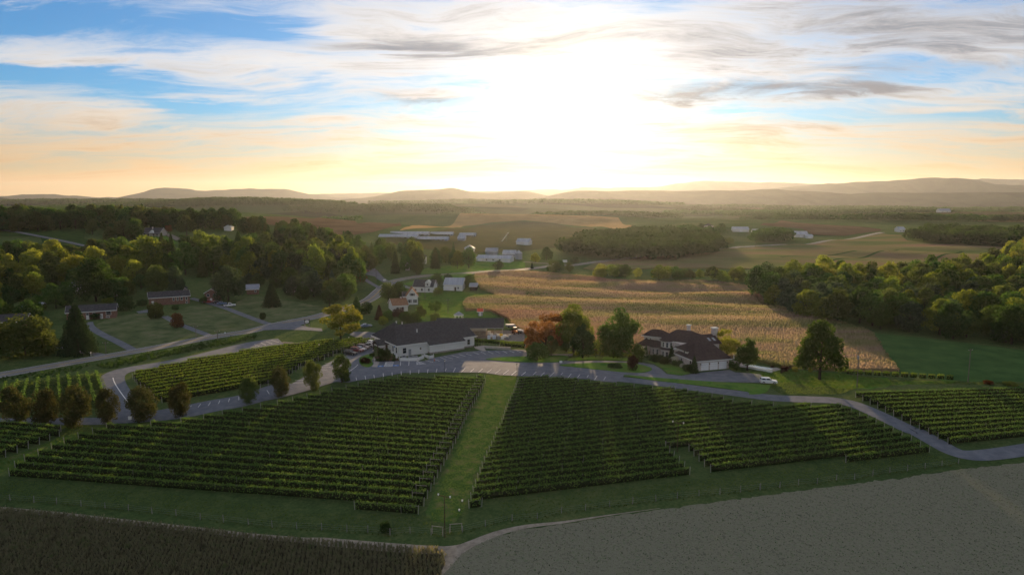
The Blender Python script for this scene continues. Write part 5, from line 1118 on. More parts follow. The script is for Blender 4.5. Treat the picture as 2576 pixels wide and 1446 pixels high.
H('two_storey_house', 'pale two-storey house among the dark trees', 'A0', 655, 745, 1228, 10, 10, 5.2, 2.0, 'hip', wall=M_WHITE, rmat=M_METALD, wins=[(.25, 3.1, .8, 1.2), (.5, 3.1, .8, 1.2), (.75, 3.1, .8, 1.2), (.3, .6, .8, 1.2)], doors=[(.65, 1.0, 2.1)])
H('garden_shed', 'small pale shed below the dark domed tree', 'A0', 1040, 1080, 1262, 10, 3, 2.2, .8, 'gx', wall=M_WHITE, rmat=M_METALD, doors=[(.5, .9, 1.8)], cat='shed')
H('garden_shed', 'small brown shed right of the two olive trees', 'A0', 1700, 1738, 1218, 10, 3, 2.4, .8, 'gy', wall=M_BRICKP, rmat=M_SHING, doors=[(.5, .9, 1.8)], cat='shed')
H('metal_carport', 'shed with a pale metal roof in the dark trees at left', 'B0', 235, 360, 225, 12, 6, 2.3, 1.3, 'gx', wall=M_TIMBER, rmat=M_METAL, doors=[(.5, 2.2, 2.0, M_TIMBER)], cat='shed')
H('bungalow', 'bungalow with grey hip roof under the left wood', 'A1', 350, 565, 1215, 8, 10, 3.0, 2.3, 'hip', wall=M_CREAM, rmat=M_SHING, wins=[(.12, .9, 1.0, 1.3), (.35, .9, 1.0, 1.3), (.85, .9, 1.2, 1.2)], chim=(.15, .5, .8))
H('hilltop_house', 'dark roofed house with a long porch on the left hill', 'A0', 1340, 1490, 690, -4, 11, 3.4, 4.0, 'gx', wall=M_BRICKP, rmat=M_SHING, wins=[(.15, .8, 1.1, 1.6), (.35, .8, 1.1, 1.6), (.62, .8, 1.1, 1.6), (.85, .8, 1.1, 1.6)], doors=[(.5, 1.1, 2.2)], chim=(.45, .4, .9))
H('white_shed', 'tiny white gabled shed at the left hilltop tree line', 'A0', 2103, 2163, 640, 8, 9, 3.5, 2.0, 'gy', wall=M_WHITE, rmat=M_METAL, doors=[(.5, 2.2, 2.4)], cat='shed')
H('white_farmhouse', 'white gabled house with black shutters and tan roof', 'A1', 1470, 1572, 1330, 10, 9, 4.4, 3.6, 'gy', wall=M_WHITE, rmat=M_SHINGT, wins=[(.5, 4.4, 1.5, 1.2), (.25, 1.0, .9, 1.5), (.75, 1.0, .9, 1.5)])
H('white_annexe', 'white one-storey wing with charcoal roof left of the gabled house', 'A1', 1436, 1478, 1308, 10, 7, 3.2, 1.8, 'gx', wall=M_WHITE, rmat=M_SHING, wins=[(.5, 1.0, .9, 1.2)])
H('dormer_house', 'white house with charcoal roof and a tall dormer', 'A1', 1525, 1715, 1215, -8, 10, 3.2, 3.4, 'gx', wall=M_WHITE, rmat=M_SHING, wins=[(.12, .8, 1.2, 1.2), (.45, .9, 1.0, 1.4), (.80, .9, 1.0, 1.4)], doors=[(.62, 1.0, 2.1)])
H('white_garage', 'white double garage with a shining metal roof', 'A1', 1815, 1990, 1200, -6, 13, 3.6, 3.2, 'gx', wall=M_WHITE, rmat=M_METAL, wins=[(.78, 1.2, .9, 1.0)], doors=[(.12, 3.2, 2.6, M_GDOOR), (.36, 3.2, 2.6, M_GDOOR), (.62, 1.0, 2.1, M_DOOR)], cat='garage')
H('equipment_shed', 'small grey shed right of the white garage', 'A1', 2058, 2122, 1200, -4, 7, 2.6, 1.4, 'gx', wall=M_TIMBER, rmat=M_METALD, doors=[(.5, 2.4, 2.0, M_TIMBER)], cat='shed')
H('brown_roof_house', 'low cream house with a tan roof among dark trees', 'A1', 1340, 1480, 1395, 22, 10, 3.0, 2.6, 'gx', wall=M_CREAM, rmat=M_SHINGT, wins=[(.3, .9, 1.1, 1.2), (.65, .9, 1.1, 1.2)], chim=(.7, .5, .7))
H('roadside_house', 'white flat-fronted house by the valley trees', 'A1', 1600, 1652, 948, 6, 9, 5.2, 1.8, 'hip', wall=M_WHITE, rmat=M_SHING, wins=[(.3, 3.2, .9, 1.2), (.7, 3.2, .9, 1.2), (.3, .8, .9, 1.2)])
H('white_gable_shed', 'tiny white gable among the valley trees', 'A1', 1455, 1495, 1010, 8, 7, 3.4, 2.4, 'gy', wall=M_WHITE, rmat=M_METALD, wins=[(.5, 1.0, 1.0, 1.2)], cat='shed')
H('long_barn', 'long white barn with pale metal roof in the valley', 'A1', 2115, 2440, 930, -14, 13, 3.2, 2.0, 'gx', wall=M_WHITE, rmat=M_METAL, doors=[(.1, 3, 3, M_GDOOR)], wins=[(.3, 1.5, 1.4, 1.2), (.5, 1.5, 1.4, 1.2), (.7, 1.5, 1.4, 1.2)], cat='barn')
H('farm_shed', 'grey metal shed behind the right end of the long barn', 'A2', 25, 140, 885, -6, 12, 3.0, 2.6, 'gx', wall=M_METALD, rmat=M_METAL, doors=[(.5, 4, 3.4, M_STEEL)], cat='barn')
H('farm_shed', 'small grey roofed shed behind the left part of the long barn', 'A1', 2205, 2310, 862, -6, 12, 3.0, 2.5, 'gx', wall=M_METALD, rmat=M_METALD, doors=[(.5, 4, 2.6, M_STEEL)], cat='barn')
H('farm_cottage', 'pale roofed cottage left of the long barn', 'A1', 2015, 2105, 836, 6, 12, 3.0, 3.0, 'hip', wall=M_CREAM, rmat=M_METALD, wins=[(.3, .8, 1.2, 1.4), (.7, .8, 1.2, 1.4)])
H('white_barn', 'white barn with bright metal roof below the golden hill', 'A2', 150, 270, 775, -16, 14, 3.6, 3.2, 'gx', wall=M_WHITE, rmat=M_METAL, doors=[(.8, 4, 3.6, M_GDOOR)], cat='barn')
for q in [('long pale poultry house, back left of the farm rows', 1310, 1668, 672, -3), ('shorter poultry house, back right of the farm rows', 1690, 1895, 680, -3), ('longest poultry house, front left of the farm rows', 1205, 1560, 706, -4), ('poultry house, front right of the farm rows', 1568, 1850, 728, -4), ('separate poultry house with bright end windows', 1960, 2108, 693, -4)]:
    H('poultry_house', q[0], 'A1', q[1], q[2], q[3], q[4], 12, 2.4, 2.0, 'gx', wall=M_METALD, rmat=M_METAL, wins=[(u, .8, 3.0, 1.2) for u in (.1, .25, .4, .55, .7, .85)], group='poultry houses below the hill', cat='farm building')
H('feed_shed', 'small pale shed at the right end of the poultry houses', 'A1', 1945, 2010, 735, -4, 12, 3.0, 2.5, 'gx', wall=M_METALD, rmat=M_METAL, doors=[(.5, 4, 2.6, M_STEEL)], cat='shed')
H('white_barn', 'white barn with blue-grey roof beside the far road', 'A3', 440, 545, 702, -8, 16, 4.0, 4.2, 'gx', wall=M_WHITE, rmat=M_METAL, doors=[(.5, 4, 3.6, M_GDOOR)], cat='barn')
H('lean_to', 'low pale lean-to beside the far white barn', 'A3', 540, 595, 710, -8, 14, 3.0, 2.0, 'gx', wall=M_WHITE, rmat=M_METAL, doors=[(.5, 4, 2.4, M_GDOOR)], cat='shed')
H('far_building', 'long low white building beyond the green knoll', 'A2', 2190, 2325, 650, -6, 14, 4.0, 3.0, 'gx', wall=M_WHITE, rmat=M_METAL, doors=[(.5, 4, 2.6, M_GDOOR)], cat='building')
H('far_building', 'pale building at the right foot of the green knoll', 'A2', 2375, 2445, 672, -6, 12, 4.0, 3.0, 'gx', wall=M_WHITE, rmat=M_METAL, doors=[(.5, 4, 2.6, M_GDOOR)], cat='building')
H('far_building', 'bluish white house at the left end of the far right wood', 'A3', 1408, 1458, 652, 0, 12, 4.5, 3.0, 'gx', wall=M_WHITE, rmat=M_METAL, wins=[(.3, 1, 1.5, 1.5), (.7, 1, 1.5, 1.5)], cat='building')
H('far_building', 'thin white shed far off in the right valley', 'A3', 1095, 1172, 522, 0, 14, 5.0, 3.0, 'gx', wall=M_WHITE, rmat=M_METAL, doors=[(.5, 5, 3, M_GDOOR)], cat='building')
H('far_building', 'far white farm building below the right mountains', 'A3', 315, 372, 492, 0, 14, 5.0, 4.0, 'gx', wall=M_WHITE, rmat=M_METAL, doors=[(.5, 5, 3, M_GDOOR)], cat='building')
H('far_building', 'far sunlit house on the right hill crest', 'A3', 1790, 1880, 466, 0, 14, 5.0, 5.0, 'gx', wall=M_CREAM, rmat=M_METALD, wins=[(.3, 1, 2, 2), (.7, 1, 2, 2)], cat='building')
H('knoll_house', 'dark roofed house between the trees on the green knoll', 'A2', 1930, 1995, 612, 0, 12, 3.2, 3.5, 'hip', wall=M_CREAM, rmat=M_SHING, wins=[(.3, .8, 1.2, 1.4), (.7, .8, 1.2, 1.4)])
# dormer of the dormer house, porch of the hilltop house, shutters of the farmhouse
for o in list(sc.objects):
    if o.name == 'dormer_house':
        mb = MB(); mb.box(7.0, 9.6, -.06, 4, 3.2, 5.6); mb.prism([(6.8, 5.6), (9.8, 5.6), (8.3, 7.0)], 4.2, 'y', -.15); d_ = mb.build('dormer', M_WHITE, o); window(d_, 8.3, 3.9, .9, 1.2, -.06)
    if o.name == 'hilltop_house':
        mb = MB(); mb.slab([(-.5, -3.2, 2.7), (17, -3.2, 2.7), (17, -.4, 3.1), (-.5, -.4, 3.1)], .15); pr = mb.build('porch_roof', M_SHING, o)
        for k in range(7): MB().box(k * 2.7, k * 2.7 + .2, -3.0, -2.8, -.5, 2.55).build('porch_post', M_TRIM, o)
        MB().prism([(6, 3.2), (11, 3.2), (8.5, 5.6)], 3.0, 'y', -.6).build('front_gable', M_TRIM, o)
    if o.name == 'white_farmhouse':
        for x in (1.0, 2.5, 3.3, 4.1): pass
# shutters beside the farmhouse windows
fh = bpy.data.objects['white_farmhouse']
for w in [c for c in fh.children if c.name.startswith('window')]:
    xs = [v.co.x for v in w.data.vertices]; zs = [v.co.z for v in w.data.vertices]
    for x in (min(xs) - .42, max(xs) + .04): MB().box(x, x + .38, -.06, .01, min(zs) + .1, max(zs) - .05).build('shutter', M_GLASS, w)

# ---- silo, gazebo, red-roofed hut
c = G('A2', 175, 905); t = thing('grain_silo', 'round grey grain silo with conical roof', 'silo', c); mb = MB(); s = pxm(c); rr_ = 34 * .2686 / s
mb.tube((0, 0, -.5), (0, 0, 5.0), rr_, rr_, 20); mb.build('silo_body', M_METALD, t); MB().tube((0, 0, 5.003), (0, 0, 7.4), rr_ * 1.03, .3, 20).build('silo_roof', M_METAL, t)
for k in range(5): MB().tube((0, 0, .6 + k), (0, 0, .68 + k), rr_ + .04, rr_ + .04, 20).build('hoop', M_STEEL, t)
c = G('B1', 1955, 300); t = thing('gazebo', 'small white round gazebo on the bright lawn', 'gazebo', c)
mb = MB(); mb.tube((0, 0, 2.3), (0, 0, 3.6), 2.3, .25, 8); mb.build('gazebo_roof', M_METALD, t); MB().tube((0, 0, 2.0), (0, 0, 2.29), 2.25, 2.25, 8).build('gazebo_band', M_TRIM, t)
MB().tube((0, 0, -.1), (0, 0, .2), 2.1, 2.1, 8).build('deck', M_TRIM, t)
for k in range(8): MB().tube((1.95 * math.cos(k * .785), 1.95 * math.sin(k * .785), .2), (1.95 * math.cos(k * .785), 1.95 * math.sin(k * .785), 2.0), .08, .08, 6).build('gazebo_post', M_TRIM, t)
H('play_hut', 'small grey hut with a red roof on the lawn', 'B1', 2135, 2177, 268, 0, 3, 2.3, .9, 'gx', wall=M_METALD, rmat=mat('red_roof', (.45, .07, .04), (.55, .1, .06), scale=1), doors=[(.5, .8, 1.7)], cat='shed')

# ---- winery
def frame(ox, oy, deg): return (ox, oy, hz(ox, oy)), R(deg)
loc, an = frame(-38.6, 228.8, 33.7)
wn = thing('winery_building', 'large white winery building with a charcoal roof', 'building', loc, an)
mb = MB(); mb.box(0, 29.8, 0, 21.6, -.5, 3.95); mb.prism([(0, 3.95), (21.6, 3.95), (11, 8.75)], .2, 'x', 29.6); mb.build('wall', M_WHITE, wn)
mb = MB(); mb.box(10.9, 24.4, -2.0, -.003, .5, 2.95); bo = mb.build('front_bay', M_WHITE, wn); MB().box(10.86, 24.44, -2.05, -.01, -.5, .497).build('stone_base', M_STONE, bo); MB().box(24.5, 29.85, -.05, 0, -.5, .5).build('stone_base', M_STONE, wn)
mb = MB(); th = .22
mb.slab([(3.2, -.5, 3.78 + th), (30.4, -.5, 3.78 + th), (30.4, 11, 9.0), (3.2, 11, 9.0)], th); mb.slab([(3.2, 11, 9.0), (30.4, 11, 9.0), (30.4, 22.3, 4.0), (3.2, 22.3, 4.0)], th)
mb.slab([(10.4, -2.5, 3.12), (24.9, -2.5, 3.12), (24.9, .4, 4.44), (10.4, .4, 4.44)], .18)
for f in hip_faces(-1, 9, -.52, 22.4, 3.99, 10.1, 3.45, 3.55, 11): mb.slab(f, .2)
wr = mb.build('roof', M_SHING, wn)
mb = MB(); mb.box(-1.05, 10.4, -.60, -.53, 3.62, 3.98); mb.box(24.95, 30.45, -.56, -.505, 3.60, 3.98); mb.box(10.4, 24.9, -2.56, -2.505, 2.86, 3.12); mb.box(-1.08, -1.005, -.5, 22.4, 3.66, 3.98); mb.build('gutter', M_TRIM, wr)
for x, y_, z, h in ((9.5, 5.6, 6.5, 1.2), (7.0, 12.5, 8.6, .9), (5.2, 13.5, 9.0, .8)):
    v = MB().tube((x, y_, z - .5), (x, y_, z + h), .22, .22, 8).build('roof_vent', M_TRIM, wr); MB().tube((x, y_, z + h), (x, y_, z + h + .22), .36, .30, 8).build('vent_cap', M_STEEL, v)
window(wn, 27.4, 1.0, 1.1, 1.9, 0); window(wn, 25.2, 1.0, .7, 1.9, 0); window(wn, 8.1, 1.5, .6, .9, 0); window(wn, 2.0, 1.0, 1.3, 1.8, 0)
door(wn, 17.3, 1.8, 2.1, -2.0, M_WHITE, name='double_door', z=.5)
door(wn, 1.0 + 3.0, 1.0, 2.1, 0, M_STEEL)
ML = Matrix.Rotation(R(90), 4, 'Z') @ Matrix.Scale(-1, 4, (0, 1, 0))
ML = Matrix(((0, 1, 0, 0), (1, 0, 0, 0), (0, 0, 1, 0), (0, 0, 0, 1)))    # swaps x and y: the left end wall
for y_ in (2.2, 5.0, 17.5, 20.0): window(wn, y_, .9, 1.0, 2.0, 0, ML)
o = MB().tube((-.08, 3.6, 3.1), (-.01, 3.6, 3.1), .55, .55, 16).build('wall_sign', mat('sign_blue', (.10, .20, .42), rough=.5), wn); o.scale = (1, 1, 1)
mb = MB(); mb.slab([(-4.5, 8.2, 3.0), (-4.5, 10.6, 4.6), (.2, 10.6, 4.6), (.2, 8.2, 3.0)], .2); mb.slab([(-4.5, 10.6, 4.6), (-4.5, 13.0, 3.0), (.2, 13.0, 3.0), (.2, 10.6, 4.6)], .2); pc = mb.build('entry_porch_roof', M_SHING, wn)
MB().prism([(8.6, 3.05), (12.6, 3.05), (10.6, 4.3)], .18, 'x', -4.3).build('porch_gable', M_TIMBER, pc)
for y_ in (8.6, 12.6): MB().box(-4.3, -4.05, y_ - .13, y_ + .13, -.3, 2.95).build('porch_post', M_TIMBER, wn)
door(wn, 10.6, 1.9, 2.3, 0, M_DOOR, ML, 'entry_door')
# white vinyl enclosures along the front
def panel_fence(name, label, P, h, m, post_m=None, posts=True, step=2.0, th=.05, cat='fence', rails=None):
    a0 = P[0]; t = thing(name, label, cat, (a0.x, a0.y, hz(a0.x, a0.y)))
    for a, b in zip(P, P[1:]):
        L = (b - a).length; n = max(1, round(L / step)); 
        for i in range(n):
            p, q = a.lerp(b, i / n) - a0, a.lerp(b, (i + 1) / n) - a0; d = (q - p).normalized(); w = Vector((-d.y, d.x)) * th; zz = hz(*(a0 + p)) - hz(*a0)
            if rails is None:
                mb = MB(); mb.face([(p.x, p.y, zz + .04), (q.x, q.y, zz + .04), (q.x, q.y, zz + h), (p.x, p.y, zz + h)]); mb.face([(p.x + w.x, p.y + w.y, zz + h), (q.x + w.x, q.y + w.y, zz + h), (q.x + w.x, q.y + w.y, zz + .04), (p.x + w.x, p.y + w.y, zz + .04)]); mb.face([(p.x, p.y, zz + h), (q.x, q.y, zz + h), (q.x + w.x, q.y + w.y, zz + h), (p.x + w.x, p.y + w.y, zz + h)])
                mb.build('panel', m, t)
            else:
                for z in rails: MB().tube((p.x, p.y, zz + z), (q.x, q.y, zz + z), th, th, 4).build('rail', m, t)
            if posts: MB().box(p.x - .06, p.x + .06, p.y - .06, p.y + .06, zz - .2, zz + h + .08).build('post', post_m or m, t)
        if posts: e = b - a0; MB().box(e.x - .06, e.x + .06, e.y - .06, e.y + .06, -.2, h + .08).build('post', post_m or m, t)
    return t
panel_fence('vinyl_fence', 'long white vinyl enclosure against the winery front', [G('W', *p).xy for p in ((905, 765), (918, 788), (1050, 792), (1180, 784), (1272, 752), (1245, 735))], 1.15, M_TRIM)
panel_fence('vinyl_fence', 'short white vinyl enclosure at the winery front bay', [G('W', *p).xy for p in ((1272, 722), (1345, 757), (1418, 742), (1410, 728))], 1.1, M_TRIM)
for i, (x, y_) in enumerate(((985, 765), (1080, 765), (1150, 758))):
    c = G('W', x, y_ + 8); t = thing('cooling_unit', ['left', 'middle', 'right'][i] + ' grey cooling unit behind the white vinyl enclosure', 'machine', c, R(20)); MB().box(-.8, .8, .2, 1.1, -.1, 1.25).build('casing', M_STEEL, t); MB().tube((0, .65, 1.253), (0, .65, 1.33), .42, .42, 12).build('fan_grille', M_SHING, t)
# annex
an_ = thing('storage_annex', 'open-ended storage annex with a long charcoal roof', 'building', (-30, 260.7, hz(-17, 262)))
mb = MB(); mb.box(.5, 19.8, 4.0, 18.5, -.4, 4.4); mb.build('wall', M_WHITE, an_); MB().box(.45, 19.85, 3.95, 18.55, -.4, 2.0).build('grey_wainscot', M_STONE, an_)
mb = MB(); mb.slab([(-.3, -.3, 4.0), (26.8, -.3, 4.0), (26.8, 11, 6.0), (-.3, 11, 6.0)], .2); mb.slab([(-.3, 11, 6.0), (26.8, 11, 6.0), (26.8, 20, 4.4), (-.3, 20, 4.4)], .2); ar = mb.build('roof', M_SHING, an_)
MB().box(-.3, 26.8, -.36, -.303, 3.72, 4.0).build('gutter', M_STEEL, ar); MB().box(26.803, 26.85, -.3, 11, 3.8, 3.85).build('edge_trim', M_STEEL, ar)
for x in (26.2, 23.2): 
    for y_ in (4.8, 16): MB().box(x - .1, x + .1, y_ - .1, y_ + .1, -.4, 4.45).build('post', M_STEEL, an_)
# ---- mansion
loc, an = frame(58.2, 210.9, 17.3)
mn = thing('mansion', 'large cream brick mansion with brown hip roofs and triple garage', 'house', loc, an)
A1_ = R(-35) - an; MMx = Matrix.Translation(Matrix.Rotation(-an, 4, 'Z') @ Vector((51.3 - 58.2, 231.2 - 210.9, 0))) @ Matrix.Rotation(A1_, 4, 'Z')
mb = MB(); mb.box(0, 12.2, .2, 12.2, -.4, 3.2); mb.box(2.0, 15.5, 10.7, 19.5, -.4, 6.0); gw = mb.build('garage_wing', M_BRICKP, mn)
mb = MB(); mb.box(.3, 4.6, 5.6, 12, 3.2, 5.3); mb.build('garage_upper_wall', M_CREAM, gw)
mb = MB(); mb.box(0, 12.8, .2, 11.3, -.4, 5.95, MMx); mb.build('main_wall', M_CREAM, mn)
def bay(cx, cy, r, z0, z1, a0=180, a1=360, n=8): return [(cx + r * math.cos(R(a0 + (a1 - a0) * k / n)), cy + r * math.sin(R(a0 + (a1 - a0) * k / n))) for k in range(n + 1)]
MB().prism(bay(2.3, .9, 2.3, 0, 0), 6.35, 'z', -.4, MMx).build('bow_front', M_CREAM, mn)
MB().box(-9.0, .1, 1.8, 9.5, -.4, 3.2, MMx).build('left_wing_wall', M_BRICKP, mn)
for cx, r in ((-2.3, 2.1), (-7.0, 2.2)): MB().prism(bay(cx, 2.0, r, 0, 0), 3.6, 'z', -.4, MMx).build('bow_front', M_BRICKP, mn)
MB().box(-8.2, -.1, 4.3, 9.8, 3.2, 5.9, MMx).build('left_upper_wall', M_CREAM, mn)
mb = MB()
def mslab(f, th=.2, M=None):
    mb.slab([tuple((M @ Vector(p))) if M is not None else p for p in f], th)
for f in hip_faces(-.6, 12.9, -.5, 12.6, 3.35, 7.6, 3.0, 9.2, 6.2): mslab(f)
for f in hip_faces(5, 16.3, 10.3, 20, 6.1, 8.3, 8.5, 16.2, 15.3): mslab(f)
for f in hip_faces(-.6, 13.5, -.7, 12, 6.1, 9.2, 3.4, 8.8, 5.7): mslab(f, .2, MMx)
for f in hip_faces(-9.0, .6, 3.8, 10.5, 6.0, 8.1, -6.0, -2.6, 7.0): mslab(f, .2, MMx)
for f in hip_faces(-9.6, .4, 1.3, 10, 3.3, 5.6, -6.5, -1.5, 6.0): mslab(f, .18, MMx)
for f in hip_faces(-.3, 5.2, 5.2, 12.4, 5.4, 7.3, 2.2, 2.8, 8.8): mslab(f)
for (cx, cy, r, z0, z1) in ((2.3, .9, 2.8, 6.1, 8.0), (-2.3, 2.0, 2.6, 3.3, 5.1), (-7.0, 2.0, 2.7, 3.3, 5.2)):        # conical bow roofs
    B = bay(cx, cy, r, 0, 0)
    for p, q in zip(B, B[1:]): mslab([(p[0], p[1], z0), (q[0], q[1], z0), (cx, cy + r * .9, z1)], .16, MMx)
B = bay(2.3, .9, 2.95, 0, 0); B2 = bay(2.3, .9, 2.3, 0, 0)
for (p, q, p2, q2) in zip(B, B[1:], B2, B2[1:]): mslab([(p[0], p[1], 3.2), (q[0], q[1], 3.2), (q2[0], q2[1], 3.75), (p2[0], p2[1], 3.75)], .14, MMx)
mr = mb.build('roof', M_SHINGR, mn)
for x, y_, z, w in ((7.0, 7.6, 10.6, 1.1), ):
    ch = MB().box(x - w / 2, x + w / 2, y_ - .5, y_ + .5, 7.5, z, MMx).build('chimney', M_BRICKP, mr); MB().box(x - w / 2 - .15, x + w / 2 + .15, y_ - .65, y_ + .65, z + .003, z + .3, MMx).build('chimney_cap', M_TRIM, ch)
ch = MB().box(15.6, 17.2, 14.4, 15.8, 0, 10.2).build('chimney', M_BRICKP, mr); MB().box(15.4, 17.4, 14.2, 16.0, 10.203, 10.55).build('chimney_cap', M_TRIM, ch)
for x in (12.2, 14.0):
    MB().slab([(x, 11.6, 6.86), (x + .8, 11.6, 6.86), (x + .8, 13.2, 7.56), (x, 13.2, 7.56)], .08).build('skylight', mat('skylight_glass', (.30, .34, .38), rough=.1, spec=.8), mr)
mb = MB(); mb.box(-.6, 12.9, -.58, -.51, 3.05, 3.34); mb.box(-.68, -.61, -.5, 12.5, 3.05, 3.34); mb.box(-.6, 13.5, -.78, -.71, 5.8, 6.1, MMx); mb.box(-9.0, .6, 3.72, 3.79, 5.72, 6.0, MMx); mb.build('fascia', M_TRIM, mr)
for i, x in enumerate((3.3, 6.6, 9.9)): door(mn, x, 2.75, 2.45, .2, M_GDOOR, name='garage_door', panels=4)
for x in (1.75, 4.95, 8.25, 11.5): MB().box(x - .12, x + .12, .02, .19, 1.9, 2.3).build('wall_lamp', M_TIMBER, mn)
MS = Matrix(((0, 1, 0, 0), (1, 0, 0, 0), (0, 0, 1, 0), (0, 0, 0, 1)))
window(mn, 3.2, .5, 1.0, 2.2, 0, MS); window(mn, 8.6, .8, .8, 1.6, 0, MS); window(mn, 7.5, 3.6, .8, 1.4, .3, MS); window(mn, 2.0, 4.0, .7, 1.3, 5.6)
def bwin(cx, cy, r, a, z, w, h, parent=mn):
    M_ = MMx @ Matrix.Translation((cx, cy, 0)) @ Matrix.Rotation(R(a + 90), 4, 'Z') @ Matrix.Translation((0, -r * .99, 0)); window(parent, 0, z, w, h, 0, M_)
for a in (215, 250, 285, 318):
    bwin(2.3, .9, 2.3, a, 3.95, .7, 1.6); bwin(2.3, .9, 2.3, a, .6, .7, 1.7)
for cx, r in ((-2.3, 2.1), (-7.0, 2.2)):
    for a in (225, 262, 300): bwin(cx, 2.0, r, a, .7, .6, 1.8)
for x in (-7.2, -5.6): window(mn, x, 4.6, .45, .6, 4.3, MMx)
for x in (6.2, 8.6): window(mn, x, 4.0, .7, 1.5, .2, MMx)
# entrance portico with arched gable
mb = MB(); mb.slab([(4.7, -1.9, 3.7), (6.3, -1.9, 5.1), (6.3, .4, 5.1), (4.7, .4, 3.7)], .15); mb.slab([(6.3, -1.9, 5.1), (7.9, -1.9, 3.7), (7.9, .4, 3.7), (6.3, .4, 5.1)], .15)
mb.v = [tuple(MMx @ Vector(p)) for p in mb.v]; po = mb.build('portico_roof', M_SHINGR, mn)
MB().prism([(4.85, 3.6), (7.75, 3.6), (6.3, 4.9)], .15, 'y', -1.8, MMx).build('portico_gable', M_TRIM, po)
for x in (5.0, 7.6): MB().tube(MMx @ Vector((x, -1.65, -.3)), MMx @ Vector((x, -1.65, 3.59)), .17, .15, 10).build('column', M_TRIM, mn)
ed = MB().box(5.5, 7.1, .08, .19, .1, 3.3, MMx).build('entry_door', M_DOOR, mn); MB().box(5.7, 6.9, .06, .078, 2.3, 3.1, MMx).build('pane', M_GLASS, ed)
